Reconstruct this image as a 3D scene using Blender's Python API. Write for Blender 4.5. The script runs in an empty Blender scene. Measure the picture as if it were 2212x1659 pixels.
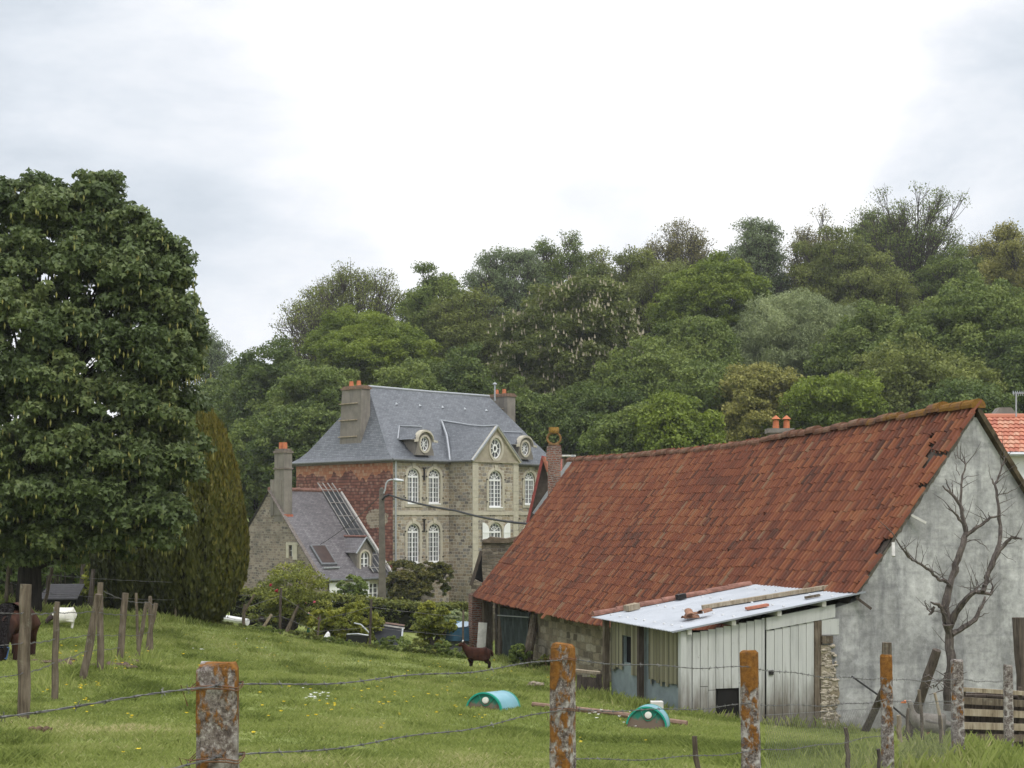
import bpy, math, random
import numpy as np
from mathutils import Vector, Matrix
from mathutils.geometry import tessellate_polygon

random.seed(7)
RNG = np.random.default_rng(11)
scene = bpy.context.scene
COL = scene.collection

# ------------------------------------------------------------------ camera frame
# eye at the world origin height 0, looking along +Y; photo measured on a 2212 x 1659 grid
F, CX, HY = 3200.0, 1106.0, 1120.0
def P(px, py, Y):
    return Vector(((px - CX) / F * Y, Y, (HY - py) / F * Y))

# ------------------------------------------------------------------ noise helpers
_HT = np.random.default_rng(5).random((256, 256))
def vnoise(x, y):
    x = np.asarray(x, float); y = np.asarray(y, float)
    xi = np.floor(x).astype(int); yi = np.floor(y).astype(int)
    fx = x - xi; fy = y - yi
    fx = fx * fx * (3 - 2 * fx); fy = fy * fy * (3 - 2 * fy)
    a = _HT[xi % 256, yi % 256]; b = _HT[(xi + 1) % 256, yi % 256]
    c = _HT[xi % 256, (yi + 1) % 256]; d = _HT[(xi + 1) % 256, (yi + 1) % 256]
    return (a * (1 - fx) + b * fx) * (1 - fy) + (c * (1 - fx) + d * fx) * fy

# ------------------------------------------------------------------ ground height
_cp = []
for px, py, Y in [(50,1550,15),(118,1522,19),(178,1484,22),(216,1461,23),(259,1440,26),(295,1430,29),(327,1412,31),
                  (100,1325,38),(10,1300,36),(8,1442,25),(140,1347,34),(380,1348,44),(450,1352,47),(520,1366,50),
                  (605,1378,51),(685,1395,51),(800,1412,51),(930,1425,51),(1030,1445,45),(1060,1432,52),(1177,1449,46.5),
                  (1309,1507,33),(1458,1548,28.9),(1658,1574,29.5),(1763,1577,29.9),(2000,1582,30.7),(2150,1588,31),
                  (2000,1603,25),(1043,1538,22),(1395,1572,21),(0,1659,10.6),(600,1659,10.4),(600,1350,62),(840,1392,58),
                  (760,1352,70),(700,1500,24),(600,1430,36)]:
    p = P(px, py, Y); _cp.append((p.x, p.y, p.z))
_cp += [(-.88,4.4,-1.6),(.26,7.3,-1.78),(1.6,9.9,-2.03),(3.2,12.6,-2.25),(4.5,15,-2.5),(6,17.9,-2.85),(0,0,-1.6),(-5,5,-1.5),
        (5,5,-1.75),(10,12,-2.5),(-12,20,-2.1),(-20,35,-2.0),(15,31,-4.7),(-7.4,92,-5.3),(-11,88,-5.3),(5,100,-5.4),
        (-25,80,-4.4),(20,60,-5.3),(30,90,-5),(-25,55,-2.9),(-40,40,-1.8),(40,40,-5),(-40,95,-4.6),(45,95,-5)]
_cp = np.array(_cp)
def _solve():
    n = len(_cp)
    d = np.linalg.norm(_cp[:, None, :2] - _cp[None, :, :2], axis=2)
    A = np.zeros((n + 3, n + 3)); A[:n, :n] = d - np.eye(n) * 0.25
    A[:n, n] = 1; A[:n, n + 1:] = _cp[:, :2]; A[n, :n] = 1; A[n + 1:, :n] = _cp[:, :2].T
    b = np.zeros(n + 3); b[:n] = _cp[:, 2]
    return np.linalg.solve(A, b)
_w = _solve()
def ground_np(x, y, bumps=True):
    x = np.asarray(x, float); y = np.asarray(y, float)
    xs = np.clip(x, -60, 60); ys = np.clip(y, -8, 110)
    n = len(_cp)
    z = _w[n] + _w[n + 1] * xs + _w[n + 2] * ys
    for i in range(n):
        z = z + _w[i] * np.hypot(xs - _cp[i, 0], ys - _cp[i, 1])
    b = np.clip((y - 80) / 28, 0, 1); b = b * b * (3 - 2 * b)
    sl = 0.09 + 0.20 * np.clip((x + 30) / 75, 0, 1)
    hill = -5.4 + sl * np.clip(y - 104, 0, 130)
    z = z * (1 - b) + hill * b
    if bumps:
        k = np.clip((70 - y) / 15, 0, 1)
        z = z + k * (0.07 * (vnoise(x * 1.1, y * .8) - .5) + 0.06 * (vnoise(x * 2.7 + 9, y * 2.0) - .5) + .25 * (vnoise(x * .22, y * .16 + 5) - .5) * np.clip((y - 8) / 12, 0, 1))
    return z
def gz(x, y):
    return float(ground_np(np.array([x]), np.array([y]))[0])

# ------------------------------------------------------------------ shader helpers
class NT:
    def __init__(s, nt): s.nt = nt
    def n(s, typ, ins=None, **props):
        nd = s.nt.nodes.new(typ)
        for k, v in props.items(): setattr(nd, k, v)
        for k, v in (ins or {}).items():
            sk = nd.inputs[k]
            if isinstance(v, bpy.types.NodeSocket): s.nt.links.new(v, sk)
            else: sk.default_value = v
        return nd
    def noise(s, vec, scale, detail=4, rough=.55, dist=0):
        ins = {'Scale': scale, 'Detail': detail, 'Roughness': rough, 'Distortion': dist}
        if vec is not None: ins['Vector'] = vec
        return s.n('ShaderNodeTexNoise', ins).outputs['Fac']
    def ramp(s, fac, stops, interp='LINEAR'):
        r = s.n('ShaderNodeValToRGB', {'Fac': fac}); cr = r.color_ramp; cr.interpolation = interp
        while len(cr.elements) < len(stops): cr.elements.new(.5)
        for e, (p, c) in zip(cr.elements, stops):
            e.position = p
            if not isinstance(c, (tuple, list)): c = (c, c, c)
            e.color = (c[0], c[1], c[2], 1)
        return r.outputs['Color']
    def mix(s, fac, a, b, mode='MIX'):
        nd = s.nt.nodes.new('ShaderNodeMix'); nd.data_type = 'RGBA'; nd.blend_type = mode
        for i, v in ((0, fac), (6, a), (7, b)):
            if isinstance(v, bpy.types.NodeSocket): s.nt.links.new(v, nd.inputs[i])
            elif i == 0: nd.inputs[0].default_value = v
            else: nd.inputs[i].default_value = (v[0], v[1], v[2], 1)
        return nd.outputs[2]
    def math(s, op, a, b=0.0, c=None, clamp=False):
        ins = {0: a, 1: b}
        if c is not None: ins[2] = c
        return s.n('ShaderNodeMath', ins, operation=op, use_clamp=clamp).outputs[0]
    def mapr(s, v, a, b, c=0.0, d=1.0):
        return s.n('ShaderNodeMapRange', {0: v, 1: a, 2: b, 3: c, 4: d}).outputs[0]
    def uv(s): return s.n('ShaderNodeUVMap').outputs[0]
    def obj(s): return s.n('ShaderNodeTexCoord').outputs['Object']
    def scale(s, vec, sc, loc=(0, 0, 0)):
        return s.n('ShaderNodeMapping', {'Vector': vec, 'Scale': sc, 'Location': loc}).outputs[0]
    def sep(s, vec): return s.n('ShaderNodeSeparateXYZ', {0: vec}).outputs
    def attr(s, name): return s.n('ShaderNodeAttribute', attribute_name=name).outputs['Fac']
    def bump(s, h, strength=.5, dist=.02):
        return s.n('ShaderNodeBump', {'Height': h, 'Strength': strength, 'Distance': dist}).outputs[0]
    def out(s, col, rough=.85, metal=0.0, normal=None, spec=.3, transl=None):
        ins = {'Base Color': col if isinstance(col, bpy.types.NodeSocket) else (col[0], col[1], col[2], 1),
               'Roughness': rough, 'Metallic': metal, 'Specular IOR Level': spec}
        b = s.n('ShaderNodeBsdfPrincipled', ins)
        if normal is not None: s.nt.links.new(normal, b.inputs['Normal'])
        sh = b.outputs[0]
        if transl:
            t = s.n('ShaderNodeBsdfTranslucent', {})
            if isinstance(col, bpy.types.NodeSocket): s.nt.links.new(col, t.inputs[0])
            else: t.inputs[0].default_value = (*col, 1)
            sh = s.n('ShaderNodeMixShader', {0: transl, 1: sh, 2: t.outputs[0]}).outputs[0]
        s.n('ShaderNodeOutputMaterial', {0: sh})
_mats = {}
def material(name):
    m = bpy.data.materials.new(name); m.use_nodes = True; m.node_tree.nodes.clear()
    _mats[name] = m
    return m, NT(m.node_tree)
def plain(name, col, rough=.7, metal=0.0, var=.25, sc=6.0, spec=.3, bump=0.0):
    m, t = material(name)
    o = t.obj(); nz = t.noise(o, sc, 6, .6)
    c = t.mix(t.mapr(nz, .3, .7), tuple(x * (1 - var) for x in col), tuple(min(1, x * (1 + var)) for x in col))
    t.out(c, rough, metal, t.bump(nz, bump, .02) if bump else None, spec)
    return m
def leafmat(name, c1, c2, c3, transl=.3, rough=.55):
    c1, c2, c3 = [(x[0]*1.42, x[1]*1.34, x[2]*1.12) for x in (c1, c2, c3)]
    m, t = material(name)
    tone = t.attr('tone'); o = t.obj()
    nz = t.noise(o, .45, 3)
    f = t.math('ADD', t.math('MULTIPLY', tone, .75), t.math('MULTIPLY', nz, .28))
    c = t.ramp(f, [(.05, c1), (.5, c2), (.97, c3)])
    t.out(c, rough, 0, None, .25, transl)
    return m

# stone rubble walls in courses
def stonemat(name, stops, mortar, bw=.34, bh=.17, stain=(.12,.11,.1), stain_amt=.5, bstr=.7):
    m, t = material(name)
    uv = t.uv(); o = t.obj()
    dn = t.n('ShaderNodeTexNoise', {'Vector': uv, 'Scale': 3.5, 'Detail': 3}).outputs['Color']
    wv = t.n('ShaderNodeVectorMath', {0: dn, 1: (.5, .5, .5)}, operation='SUBTRACT').outputs[0]
    wv = t.n('ShaderNodeVectorMath', {0: wv, 1: (.26, .16, 0)}, operation='MULTIPLY').outputs[0]
    v = t.n('ShaderNodeVectorMath', {0: uv, 1: wv}, operation='ADD').outputs[0]
    br = t.n('ShaderNodeTexBrick', {'Vector': v, 'Color1': (0, 0, 0, 1), 'Color2': (1, 1, 1, 1), 'Mortar': (.5, .5, .5, 1), 'Scale': 1.0,
             'Mortar Size': .02, 'Mortar Smooth': .5, 'Bias': 0.0, 'Brick Width': bw, 'Row Height': bh}, offset=.5, squash=.75, squash_frequency=3)
    col = t.ramp(br.outputs['Color'], stops)
    fine = t.noise(uv, 14, 6, .65)
    col = t.mix(.55, col, t.ramp(fine, [(.25, .25), (.75, .85)]), 'OVERLAY')
    col = t.mix(br.outputs['Fac'], col, mortar)
    st = t.noise(o, .55, 6, .65)
    col = t.mix(t.mapr(st, .5, .72, 0, stain_amt), col, stain)
    h = t.math('ADD', t.math('MULTIPLY', br.outputs['Fac'], -1.0), t.math('MULTIPLY', fine, .6))
    t.out(col, .9, 0, t.bump(h, bstr, .03), .2)
    return m
STONE_A = stonemat('chateau_rubble', [(0,(.13,.122,.115)),(.2,(.28,.22,.155)),(.4,(.38,.325,.235)),(.55,(.22,.207,.192)),(.75,(.34,.275,.19)),(1,(.45,.405,.33))], (.52,.48,.40), .36, .2, bstr=.9)
STONE_B = stonemat('cottage_rubble', [(0,(.12,.105,.095)),(.3,(.2,.165,.13)),(.6,(.25,.2,.155)),(1,(.31,.27,.22))], (.3,.27,.23), .3, .15, (.085,.08,.07), .75)
STONE_C = stonemat('barn_rubble', [(0,(.1,.085,.065)),(.3,(.2,.165,.115)),(.6,(.29,.245,.17)),(1,(.36,.32,.25))], (.27,.235,.175), .42, .22, (.07,.065,.045), .8, 1.0)
STONE_D = stonemat('ruin_rubble', [(0,(.09,.075,.06)),(.35,(.15,.12,.09)),(.7,(.2,.165,.125)),(1,(.26,.22,.17))], (.17,.15,.12), .3, .14, (.05,.055,.035), .8, 1.0)
BRICK = stonemat('old_brick', [(0,(.13,.05,.035)),(.4,(.2,.075,.05)),(.8,(.27,.1,.065)),(1,(.3,.17,.12))], (.25,.22,.19), .22, .075, (.08,.06,.05), .6)
LIMEST = plain('limestone', (.47,.43,.345), .85, 0, .14, 3.5, .2, .3)
def m_render():
    m, t = material('cement_render'); o = t.obj()
    n1 = t.noise(o, 1.2, 6, .65); n2 = t.noise(t.scale(o, (5, 5, .6)), 1.0, 5)
    c = t.ramp(n1, [(.25,(.15,.135,.115)),(.6,(.235,.21,.18)),(.8,(.3,.275,.24))])
    c = t.mix(t.mapr(n2, .5, .7, 0, .5), c, (.1,.095,.085))
    t.out(c, .9, 0, t.bump(n1, .3, .03), .2); return m
RENDER = m_render()
def m_slate(name, lo, hi, pale, pale_amt, bw=.24, bh=.13):
    m, t = material(name); uv = t.uv()
    br = t.n('ShaderNodeTexBrick', {'Vector': uv, 'Color1': (0,0,0,1), 'Color2': (1,1,1,1), 'Mortar': (.5,.5,.5,1), 'Scale': 1.0, 'Mortar Size': .009, 'Mortar Smooth': .2, 'Brick Width': bw, 'Row Height': bh})
    f = t.math('ADD', t.math('MULTIPLY', br.outputs['Color'], .65), t.math('MULTIPLY', t.noise(uv, 1.3, 5), .4))
    c = t.ramp(f, [(.15, lo), (.85, hi)])
    st = t.noise(t.scale(uv, (2.2, .35, 1)), 1.0, 6, .7)
    c = t.mix(t.mapr(st, .55, .78, 0, pale_amt), c, pale)
    c = t.mix(t.mapr(t.noise(uv, .5, 4), .5, .75, 0, .35), c, tuple(x * .6 for x in lo))
    c = t.mix(br.outputs['Fac'], c, tuple(x * .45 for x in lo))
    v = t.math('FRACT', t.math('DIVIDE', t.sep(uv)[1], bh))
    h = t.math('SUBTRACT', t.math('SUBTRACT', 1.0, v), t.math('MULTIPLY', br.outputs['Fac'], .6))
    t.out(c, .5, 0, t.bump(h, .55, .02), .45); return m
SLATE = m_slate('blue_slate', (.088,.096,.109), (.158,.168,.184), (.25,.258,.27), .45)
SLATE2 = m_slate('purple_slate', (.098,.09,.095), (.178,.165,.17), (.36,.35,.34), .55)
def m_tilehung():
    m, t = material('hung_wall_tiles'); uv = t.uv(); o = t.obj()
    wob = t.n('ShaderNodeCombineXYZ', {0: 0.0, 1: t.math('MULTIPLY', t.math('SUBTRACT', t.noise(uv, .8, 3), .5), .25)}).outputs[0]
    uv2 = t.n('ShaderNodeVectorMath', {0: uv, 1: wob}, operation='ADD').outputs[0]
    br = t.n('ShaderNodeTexBrick', {'Vector': uv2, 'Color1': (0,0,0,1), 'Color2': (1,1,1,1), 'Mortar': (.5,.5,.5,1), 'Scale': 1.0, 'Mortar Size': .007, 'Mortar Smooth': .6, 'Brick Width': .2, 'Row Height': .2})
    c = t.ramp(br.outputs['Color'], [(0,(.1,.046,.034)),(.4,(.165,.07,.049)),(.75,(.22,.094,.064)),(1,(.27,.15,.105))])
    c = t.mix(t.mapr(t.noise(uv, .9, 5, .7), .56, .68, 0, .55), c, (.36,.27,.22))
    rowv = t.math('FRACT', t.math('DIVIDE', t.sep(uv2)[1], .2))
    c = t.mix(t.mapr(rowv, .0, .34, .9, 0), c, (.035,.022,.018))  # shadow line of each tile course painted into the colour
    # renewed paler orange band under the eave, scalloped lower edge, and a bare stone patch where the tiles have gone
    z = t.sep(o)[2]; y = t.sep(o)[1]
    edge = t.math('ADD', z, t.math('ADD', t.math('MULTIPLY', t.noise(t.n('ShaderNodeCombineXYZ', {0: y}).outputs[0], .55, 2), 3.2), t.math('MULTIPLY', t.noise(o, 2.6, 3), .5)))
    new = t.math('MULTIPLY', t.math('GREATER_THAN', edge, 9.95), .85)
    newc = t.ramp(br.outputs['Color'], [(0,(.33,.125,.06)),(.5,(.4,.19,.1)),(1,(.42,.26,.16))])
    newc = t.mix(br.outputs['Fac'], newc, (.2,.1,.06))
    c = t.mix(new, c, newc)
    dy = t.math('DIVIDE', t.math('SUBTRACT', y, 1.7), 1.75); dz = t.math('DIVIDE', t.math('SUBTRACT', z, 5.25), .8)
    r = t.math('ADD', t.math('ADD', t.math('MULTIPLY', dy, dy), t.math('MULTIPLY', dz, dz)), t.math('MULTIPLY', t.noise(o, 1.3, 6, .7), 2.2))
    br2 = t.n('ShaderNodeTexBrick', {'Vector': uv2, 'Color1': (.2,.16,.11,1), 'Color2': (.38,.32,.23,1), 'Mortar': (.42,.38,.3,1), 'Scale': 1.0, 'Mortar Size': .015, 'Brick Width': .33, 'Row Height': .17})
    bare = t.math('LESS_THAN', r, 1.55)
    c = t.mix(bare, c, br2.outputs['Color'])
    v = t.math('FRACT', t.math('DIVIDE', t.sep(uv2)[1], .2))
    h = t.math('MULTIPLY', t.math('SUBTRACT', 1.0, v), t.math('SUBTRACT', 1.0, bare))
    t.out(c, .85, 0, t.bump(h, .9, .05), .25); return m
TILEHUNG = m_tilehung()
def m_pantile():
    m, t = material('pantile_clay'); tone = t.attr('tone'); o = t.obj()
    big = t.noise(o, .45, 5, .6)
    f = t.math('ADD', t.math('MULTIPLY', tone, .72), t.math('MULTIPLY', big, .42))
    f = t.math('ADD', t.math('MULTIPLY', f, .98), .02)
    c = t.ramp(f, [(.14,(.05,.032,.025)),(.36,(.108,.044,.03)),(.56,(.172,.06,.035)),(.76,(.235,.092,.045)),(.94,(.2,.125,.078))])
    li = t.noise(o, 7, 6, .7)
    c = t.mix(t.mapr(li, .56, .74, 0, .55), c, (.17,.14,.1))
    c = t.mix(t.mapr(t.noise(o, 2.2, 5, .7), .55, .75, 0, .5), c, (.075,.055,.045))
    t.out(c, .85, 0, t.bump(li, .25, .02), .2); return m
PANTILE = m_pantile()
def m_ridge():
    m, t = material('mossy_ridge'); o = t.obj()
    n1 = t.noise(o, 2.5, 6, .7); yy = t.sep(o)[1]
    c = t.ramp(n1, [(.3,(.075,.055,.045)),(.5,(.17,.085,.055)),(.65,(.2,.13,.09)),(.8,(.24,.2,.14))])
    k = t.math('ADD', t.mapr(yy, 0.0, 6.0, .30, 0), t.math('MULTIPLY', t.noise(o, 3.3, 5, .7), .9))
    c = t.mix(t.mapr(k, .58, .72, 0, .95), c, (.2,.105,.024))
    t.out(c, .95, 0, t.bump(t.noise(o, 12, 5), .7, .04), .1); return m
RIDGE = m_ridge()
REDTILE = plain('new_red_tile', (.42,.16,.1), .8, 0, .25, 5)
def m_gable():
    m, t = material('cement_block_gable'); uv = t.uv(); o = t.obj()
    br = t.n('ShaderNodeTexBrick', {'Vector': uv, 'Color1': (0,0,0,1), 'Color2': (1,1,1,1), 'Mortar': (.5,.5,.5,1), 'Scale': 1.0, 'Mortar Size': .02, 'Mortar Smooth': 1.0, 'Brick Width': .52, 'Row Height': .26})
    n1 = t.noise(uv, .75, 6, .65); n2 = t.noise(t.scale(uv, (1.9, .28, 1)), 1.0, 6, .68); n3 = t.noise(uv, 7, 6, .7); n4 = t.noise(t.scale(uv, (.6, 4.2, 1)), 1.0, 5, .6)
    wv = t.n('ShaderNodeTexNoise', {'Vector': uv, 'Scale': 1.1, 'Detail': 5, 'Roughness': .7}).outputs['Color']
    wuv = t.mix(.55, uv, wv, 'ADD')
    m1 = t.noise(wuv, .9, 8, .66, .6)
    c = t.ramp(t.math('ADD', t.math('MULTIPLY', n1, .4), t.math('MULTIPLY', m1, .62)), [(.34,(.17,.168,.166)),(.45,(.30,.298,.292)),(.53,(.385,.382,.375)),(.63,(.52,.517,.505))])
    c = t.mix(t.mapr(n2, .48, .66, 0, .75), c, (.13,.13,.138))
    c = t.mix(t.mapr(n4, .55, .72, 0, .5), c, (.13,.13,.14))
    c = t.mix(t.mapr(t.noise(wuv, 1.1, 8, .7), .54, .66, 0, .6), c, (.5,.5,.495))
    c = t.mix(.5, c, t.ramp(n3, [(.3,.25),(.7,.8)]), 'OVERLAY')
    vis = t.mapr(t.noise(uv, .6, 4), .4, .6)
    c = t.mix(t.math('MULTIPLY', t.math('MULTIPLY', br.outputs['Color'], vis), .24), c, (.17,.17,.18))
    c = t.mix(t.math('MULTIPLY', br.outputs['Fac'], t.math('MULTIPLY', vis, .12)), c, (.36,.36,.36))
    dz = t.math('ADD', t.mapr(t.sep(o)[2], -.2, 1.3, 1, 0), t.math('MULTIPLY', t.math('SUBTRACT', t.noise(o, 1.6, 6, .7), .5), 1.5))
    c = t.mix(t.mapr(dz, .35, 1.1, 0, .75), c, (.12,.115,.09))
    h = t.math('ADD', n3, t.math('MULTIPLY', br.outputs['Fac'], -.4))
    t.out(c, .92, 0, t.bump(n3, .35, .03), .2); return m
GABLE = m_gable()
def m_board(name, base, dirt, h0, h1):
    m, t = material(name); o = t.obj(); tone = t.attr('tone')
    g = t.noise(t.scale(o, (9, 9, .7)), 1.0, 6, .7)
    c = t.ramp(g, [(.25, tuple(x * .7 for x in base)), (.5, base), (.8, tuple(min(.9, x * 1.08) for x in base))])
    c = t.mix(t.math('MULTIPLY', tone, .18), c, (.3,.31,.31))
    c = t.mix(t.mapr(t.noise(o, 6, 5, .75), .64, .72, 0, .7), c, (.2,.18,.16))
    d = t.math('ADD', t.mapr(t.sep(o)[2], h0, h1, 1.0, 0), t.math('MULTIPLY', t.math('SUBTRACT', t.noise(t.scale(o, (6, 6, .8)), 1.0, 5, .7), .5), 1.6))
    c = t.mix(t.mapr(d, .25, 1.0, 0, .95), c, dirt)
    t.out(c, .75, 0, t.bump(g, .3, .01), .3); return m
WHITEBOARD = m_board('white_painted_board', (.52,.525,.50), (.13,.11,.085), .38, 1.5)
WHITE = plain('white_paint', (.8,.8,.79), .5, 0, .04, 4)
OFFW = plain('weathered_white', (.6,.58,.54), .7, 0, .2, 7)
def m_wood(name, lo, hi, lichen=0.0):
    m, t = material(name); o = t.obj()
    g = t.noise(t.scale(o, (22, 22, 1.6)), 1.0, 6, .7, .6); n = t.noise(o, 3.0, 5, .6)
    f = t.math('ADD', t.math('MULTIPLY', g, .7), t.math('MULTIPLY', n, .35))
    c = t.ramp(f, [(.34, tuple(x * .25 for x in lo)), (.45, lo), (.64, hi)])
    if lichen: c = t.mix(t.mapr(t.noise(o, 9, 5, .7), .58, .7, 0, lichen), c, (.33,.33,.26))
    t.out(c, .9, 0, t.bump(g, .6, .012), .15); return m
WOOD = m_wood('weathered_post_wood', (.085,.066,.048), (.205,.168,.125), .35)
WOOD_D = m_wood('dark_old_wood', (.06,.048,.04), (.13,.105,.085))
WOOD_P = m_wood('pale_plank_wood', (.24,.19,.13), (.42,.36,.27))
TWIG = m_wood('dead_bark', (.06,.05,.045), (.15,.125,.11), .25)
BARK = m_wood('tree_bark', (.05,.042,.035), (.12,.1,.085), .2)
def m_lichen():
    m, t = material('lichened_concrete'); o = t.obj()
    n1 = t.noise(o, 9, 8, .7); wob = t.n('ShaderNodeTexNoise', {'Vector': o, 'Scale': 14.0, 'Detail': 4}).outputs['Color']
    ov = t.mix(.06, o, wob, 'ADD')
    c = t.ramp(n1, [(.3,(.05,.04,.036)),(.44,(.125,.1,.088)),(.56,(.21,.18,.16)),(.7,(.36,.33,.3))])
    fl = t.noise(o, 60, 6, .75); c = t.mix(t.mapr(fl, .52, .6, 0, .7), c, (.42,.39,.36)); c = t.mix(t.mapr(fl, .47, .4, 0, .75), c, (.045,.036,.032))
    ag = t.n('ShaderNodeTexVoronoi', {'Vector': ov, 'Scale': 55.0}).outputs['Distance']
    c = t.mix(t.mapr(ag, .0, .35, .45, 0), c, (.3,.27,.25))
    vo = t.n('ShaderNodeTexVoronoi', {'Vector': ov, 'Scale': 9.0}).outputs['Distance']
    ring = t.math('MULTIPLY', t.mapr(vo, .3, .38), t.mapr(vo, .55, .42))
    sel = t.mapr(t.noise(o, 5.0, 4), .42, .58)
    c = t.mix(t.math('MULTIPLY', ring, t.math('MULTIPLY', sel, .85)), c, (.5,.48,.45))
    c = t.mix(t.math('MULTIPLY', t.mapr(vo, .33, .2), t.math('MULTIPLY', sel, .5)), c, (.12,.1,.1))
    lz = t.attr('lich')
    k = t.math('ADD', t.noise(t.scale(o, (1, 1, .55)), 11, 6, .68), t.math('MULTIPLY', lz, .32))
    oc = t.ramp(t.noise(o, 30, 5, .7), [(.3,(.1,.05,.02)),(.55,(.23,.1,.022)),(.8,(.32,.165,.045))])
    c = t.mix(t.mapr(k, .6, .66, 0, .97), c, oc)
    t.out(c, .95, 0, t.bump(t.math('ADD', n1, t.math('MULTIPLY', t.mapr(k, .58, .68), .5)), .9, .012), .1); return m
LICHEN = m_lichen()
def m_tin():
    m, t = material('galvanised_sheet'); o = t.obj()
    n = t.noise(o, 1.6, 5, .6); n2 = t.noise(t.scale(o, (.4, 6, 1)), 1, 5, .6)
    c = t.ramp(n, [(.3,(.36,.38,.41)),(.7,(.455,.475,.505))])
    c = t.mix(t.mapr(n2, .6, .75, 0, .25), c, (.3,.3,.3))
    t.out(c, .55, .2, None, .4); return m
TIN = m_tin()
def m_fibre():
    m, t = material('yellowed_fibreglass'); o = t.obj(); tone = t.attr('tone')
    c = t.ramp(t.math('ADD', t.math('MULTIPLY', tone, .6), t.math('MULTIPLY', t.noise(t.scale(o,(4,14,.7)),1,5,.7), .5)), [(.2,(.085,.085,.06)),(.5,(.2,.185,.115)),(.8,(.3,.28,.19))])
    t.out(c, .5); return m
FIBRE = m_fibre()
BLUESHEET = plain('blue_grey_sheet', (.22,.265,.27), .6, 0, .25, 3)
DARK = plain('dark_interior', (.012,.011,.01), .9, 0, .2)
GLASS = None
def m_glass():
    m, t = material('window_glass'); o = t.obj()
    n = t.noise(t.scale(o, (2.2, 2.2, 1.4)), 1, 3)
    c = t.ramp(n, [(.35,(.014,.016,.02)),(.52,(.11,.115,.125)),(.7,(.03,.03,.033))])  # paler middle stop: reflection painted into the pane colour
    rnd = t.n('ShaderNodeObjectInfo').outputs['Random']
    c = t.mix(t.math('MULTIPLY', t.math('POWER', rnd, 2.0), .55), c, (.2,.2,.2))
    t.out(c, .08, 0, None, .8); return m
GLASS = m_glass()
ZINC = plain('zinc', (.37,.385,.4), .4, .3, .12)
DZINC = plain('dark_gutter', (.16,.165,.17), .4, .3, .2)
POT = plain('terracotta_pot', (.48,.16,.07), .8, 0, .15)
CONC = plain('pole_concrete', (.14,.125,.105), .95, 0, .3, 3, .2, .3)
IRON = plain('dark_iron', (.03,.028,.027), .6, .3, .2)
RUST = plain('rusty_wire', (.16,.085,.05), .8, .3, .35, 30)
WIRE = plain('grey_barbed_wire', (.17,.165,.16), .55, .6, .4, 20)
GREY = plain('grey_metal_pipe', (.4,.42,.43), .4, .4, .1)
BLACKP = plain('black_plastic', (.02,.02,.024), .5, 0, .3)
TARP = plain('blue_tarpaulin', (.03,.1,.16), .4, 0, .3, 4)
TEAL = plain('teal_plastic', (.005,.27,.185), .35, 0, .12, 3)
PALEBLUE = plain('pale_blue_plastic', (.2,.41,.48), .32, 0, .08, 2, .5)
CAPW = plain('white_cap', (.75,.74,.68), .5, 0, .05)
def m_drumend():
    m, t = material('muddy_drum_end'); o = t.obj()
    n = t.noise(o, 5, 5, .6)
    z = t.sep(o)[2]
    k = t.math('ADD', t.mapr(z, .02, .26, .85, .05), t.math('MULTIPLY', t.math('SUBTRACT', n, .5), 1.5))
    c = t.mix(t.mapr(k, .32, .5), (.012,.17,.115), (.17,.125,.095))
    t.out(c, .6, 0, None, .3); return m
DRUMEND = m_drumend()
# ------------------------------------------------------------------ mesh builder
def link(ob, parent=None):
    COL.objects.link(ob)
    if parent is not None: ob.parent = parent
    return ob
def tag(o, label=None, cat=None, group=None, kind=None):
    if label: o['label'] = label
    if cat: o['category'] = cat
    if group: o['group'] = group
    if kind: o['kind'] = kind
    return o
def thing(name, label, cat, loc=(0, 0, 0), rz=0.0, group=None):
    o = bpy.data.objects.new(name, None); COL.objects.link(o)
    o.location = loc; o.rotation_euler = (0, 0, rz); o.empty_display_size = .3
    return tag(o, label, cat, group)

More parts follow.
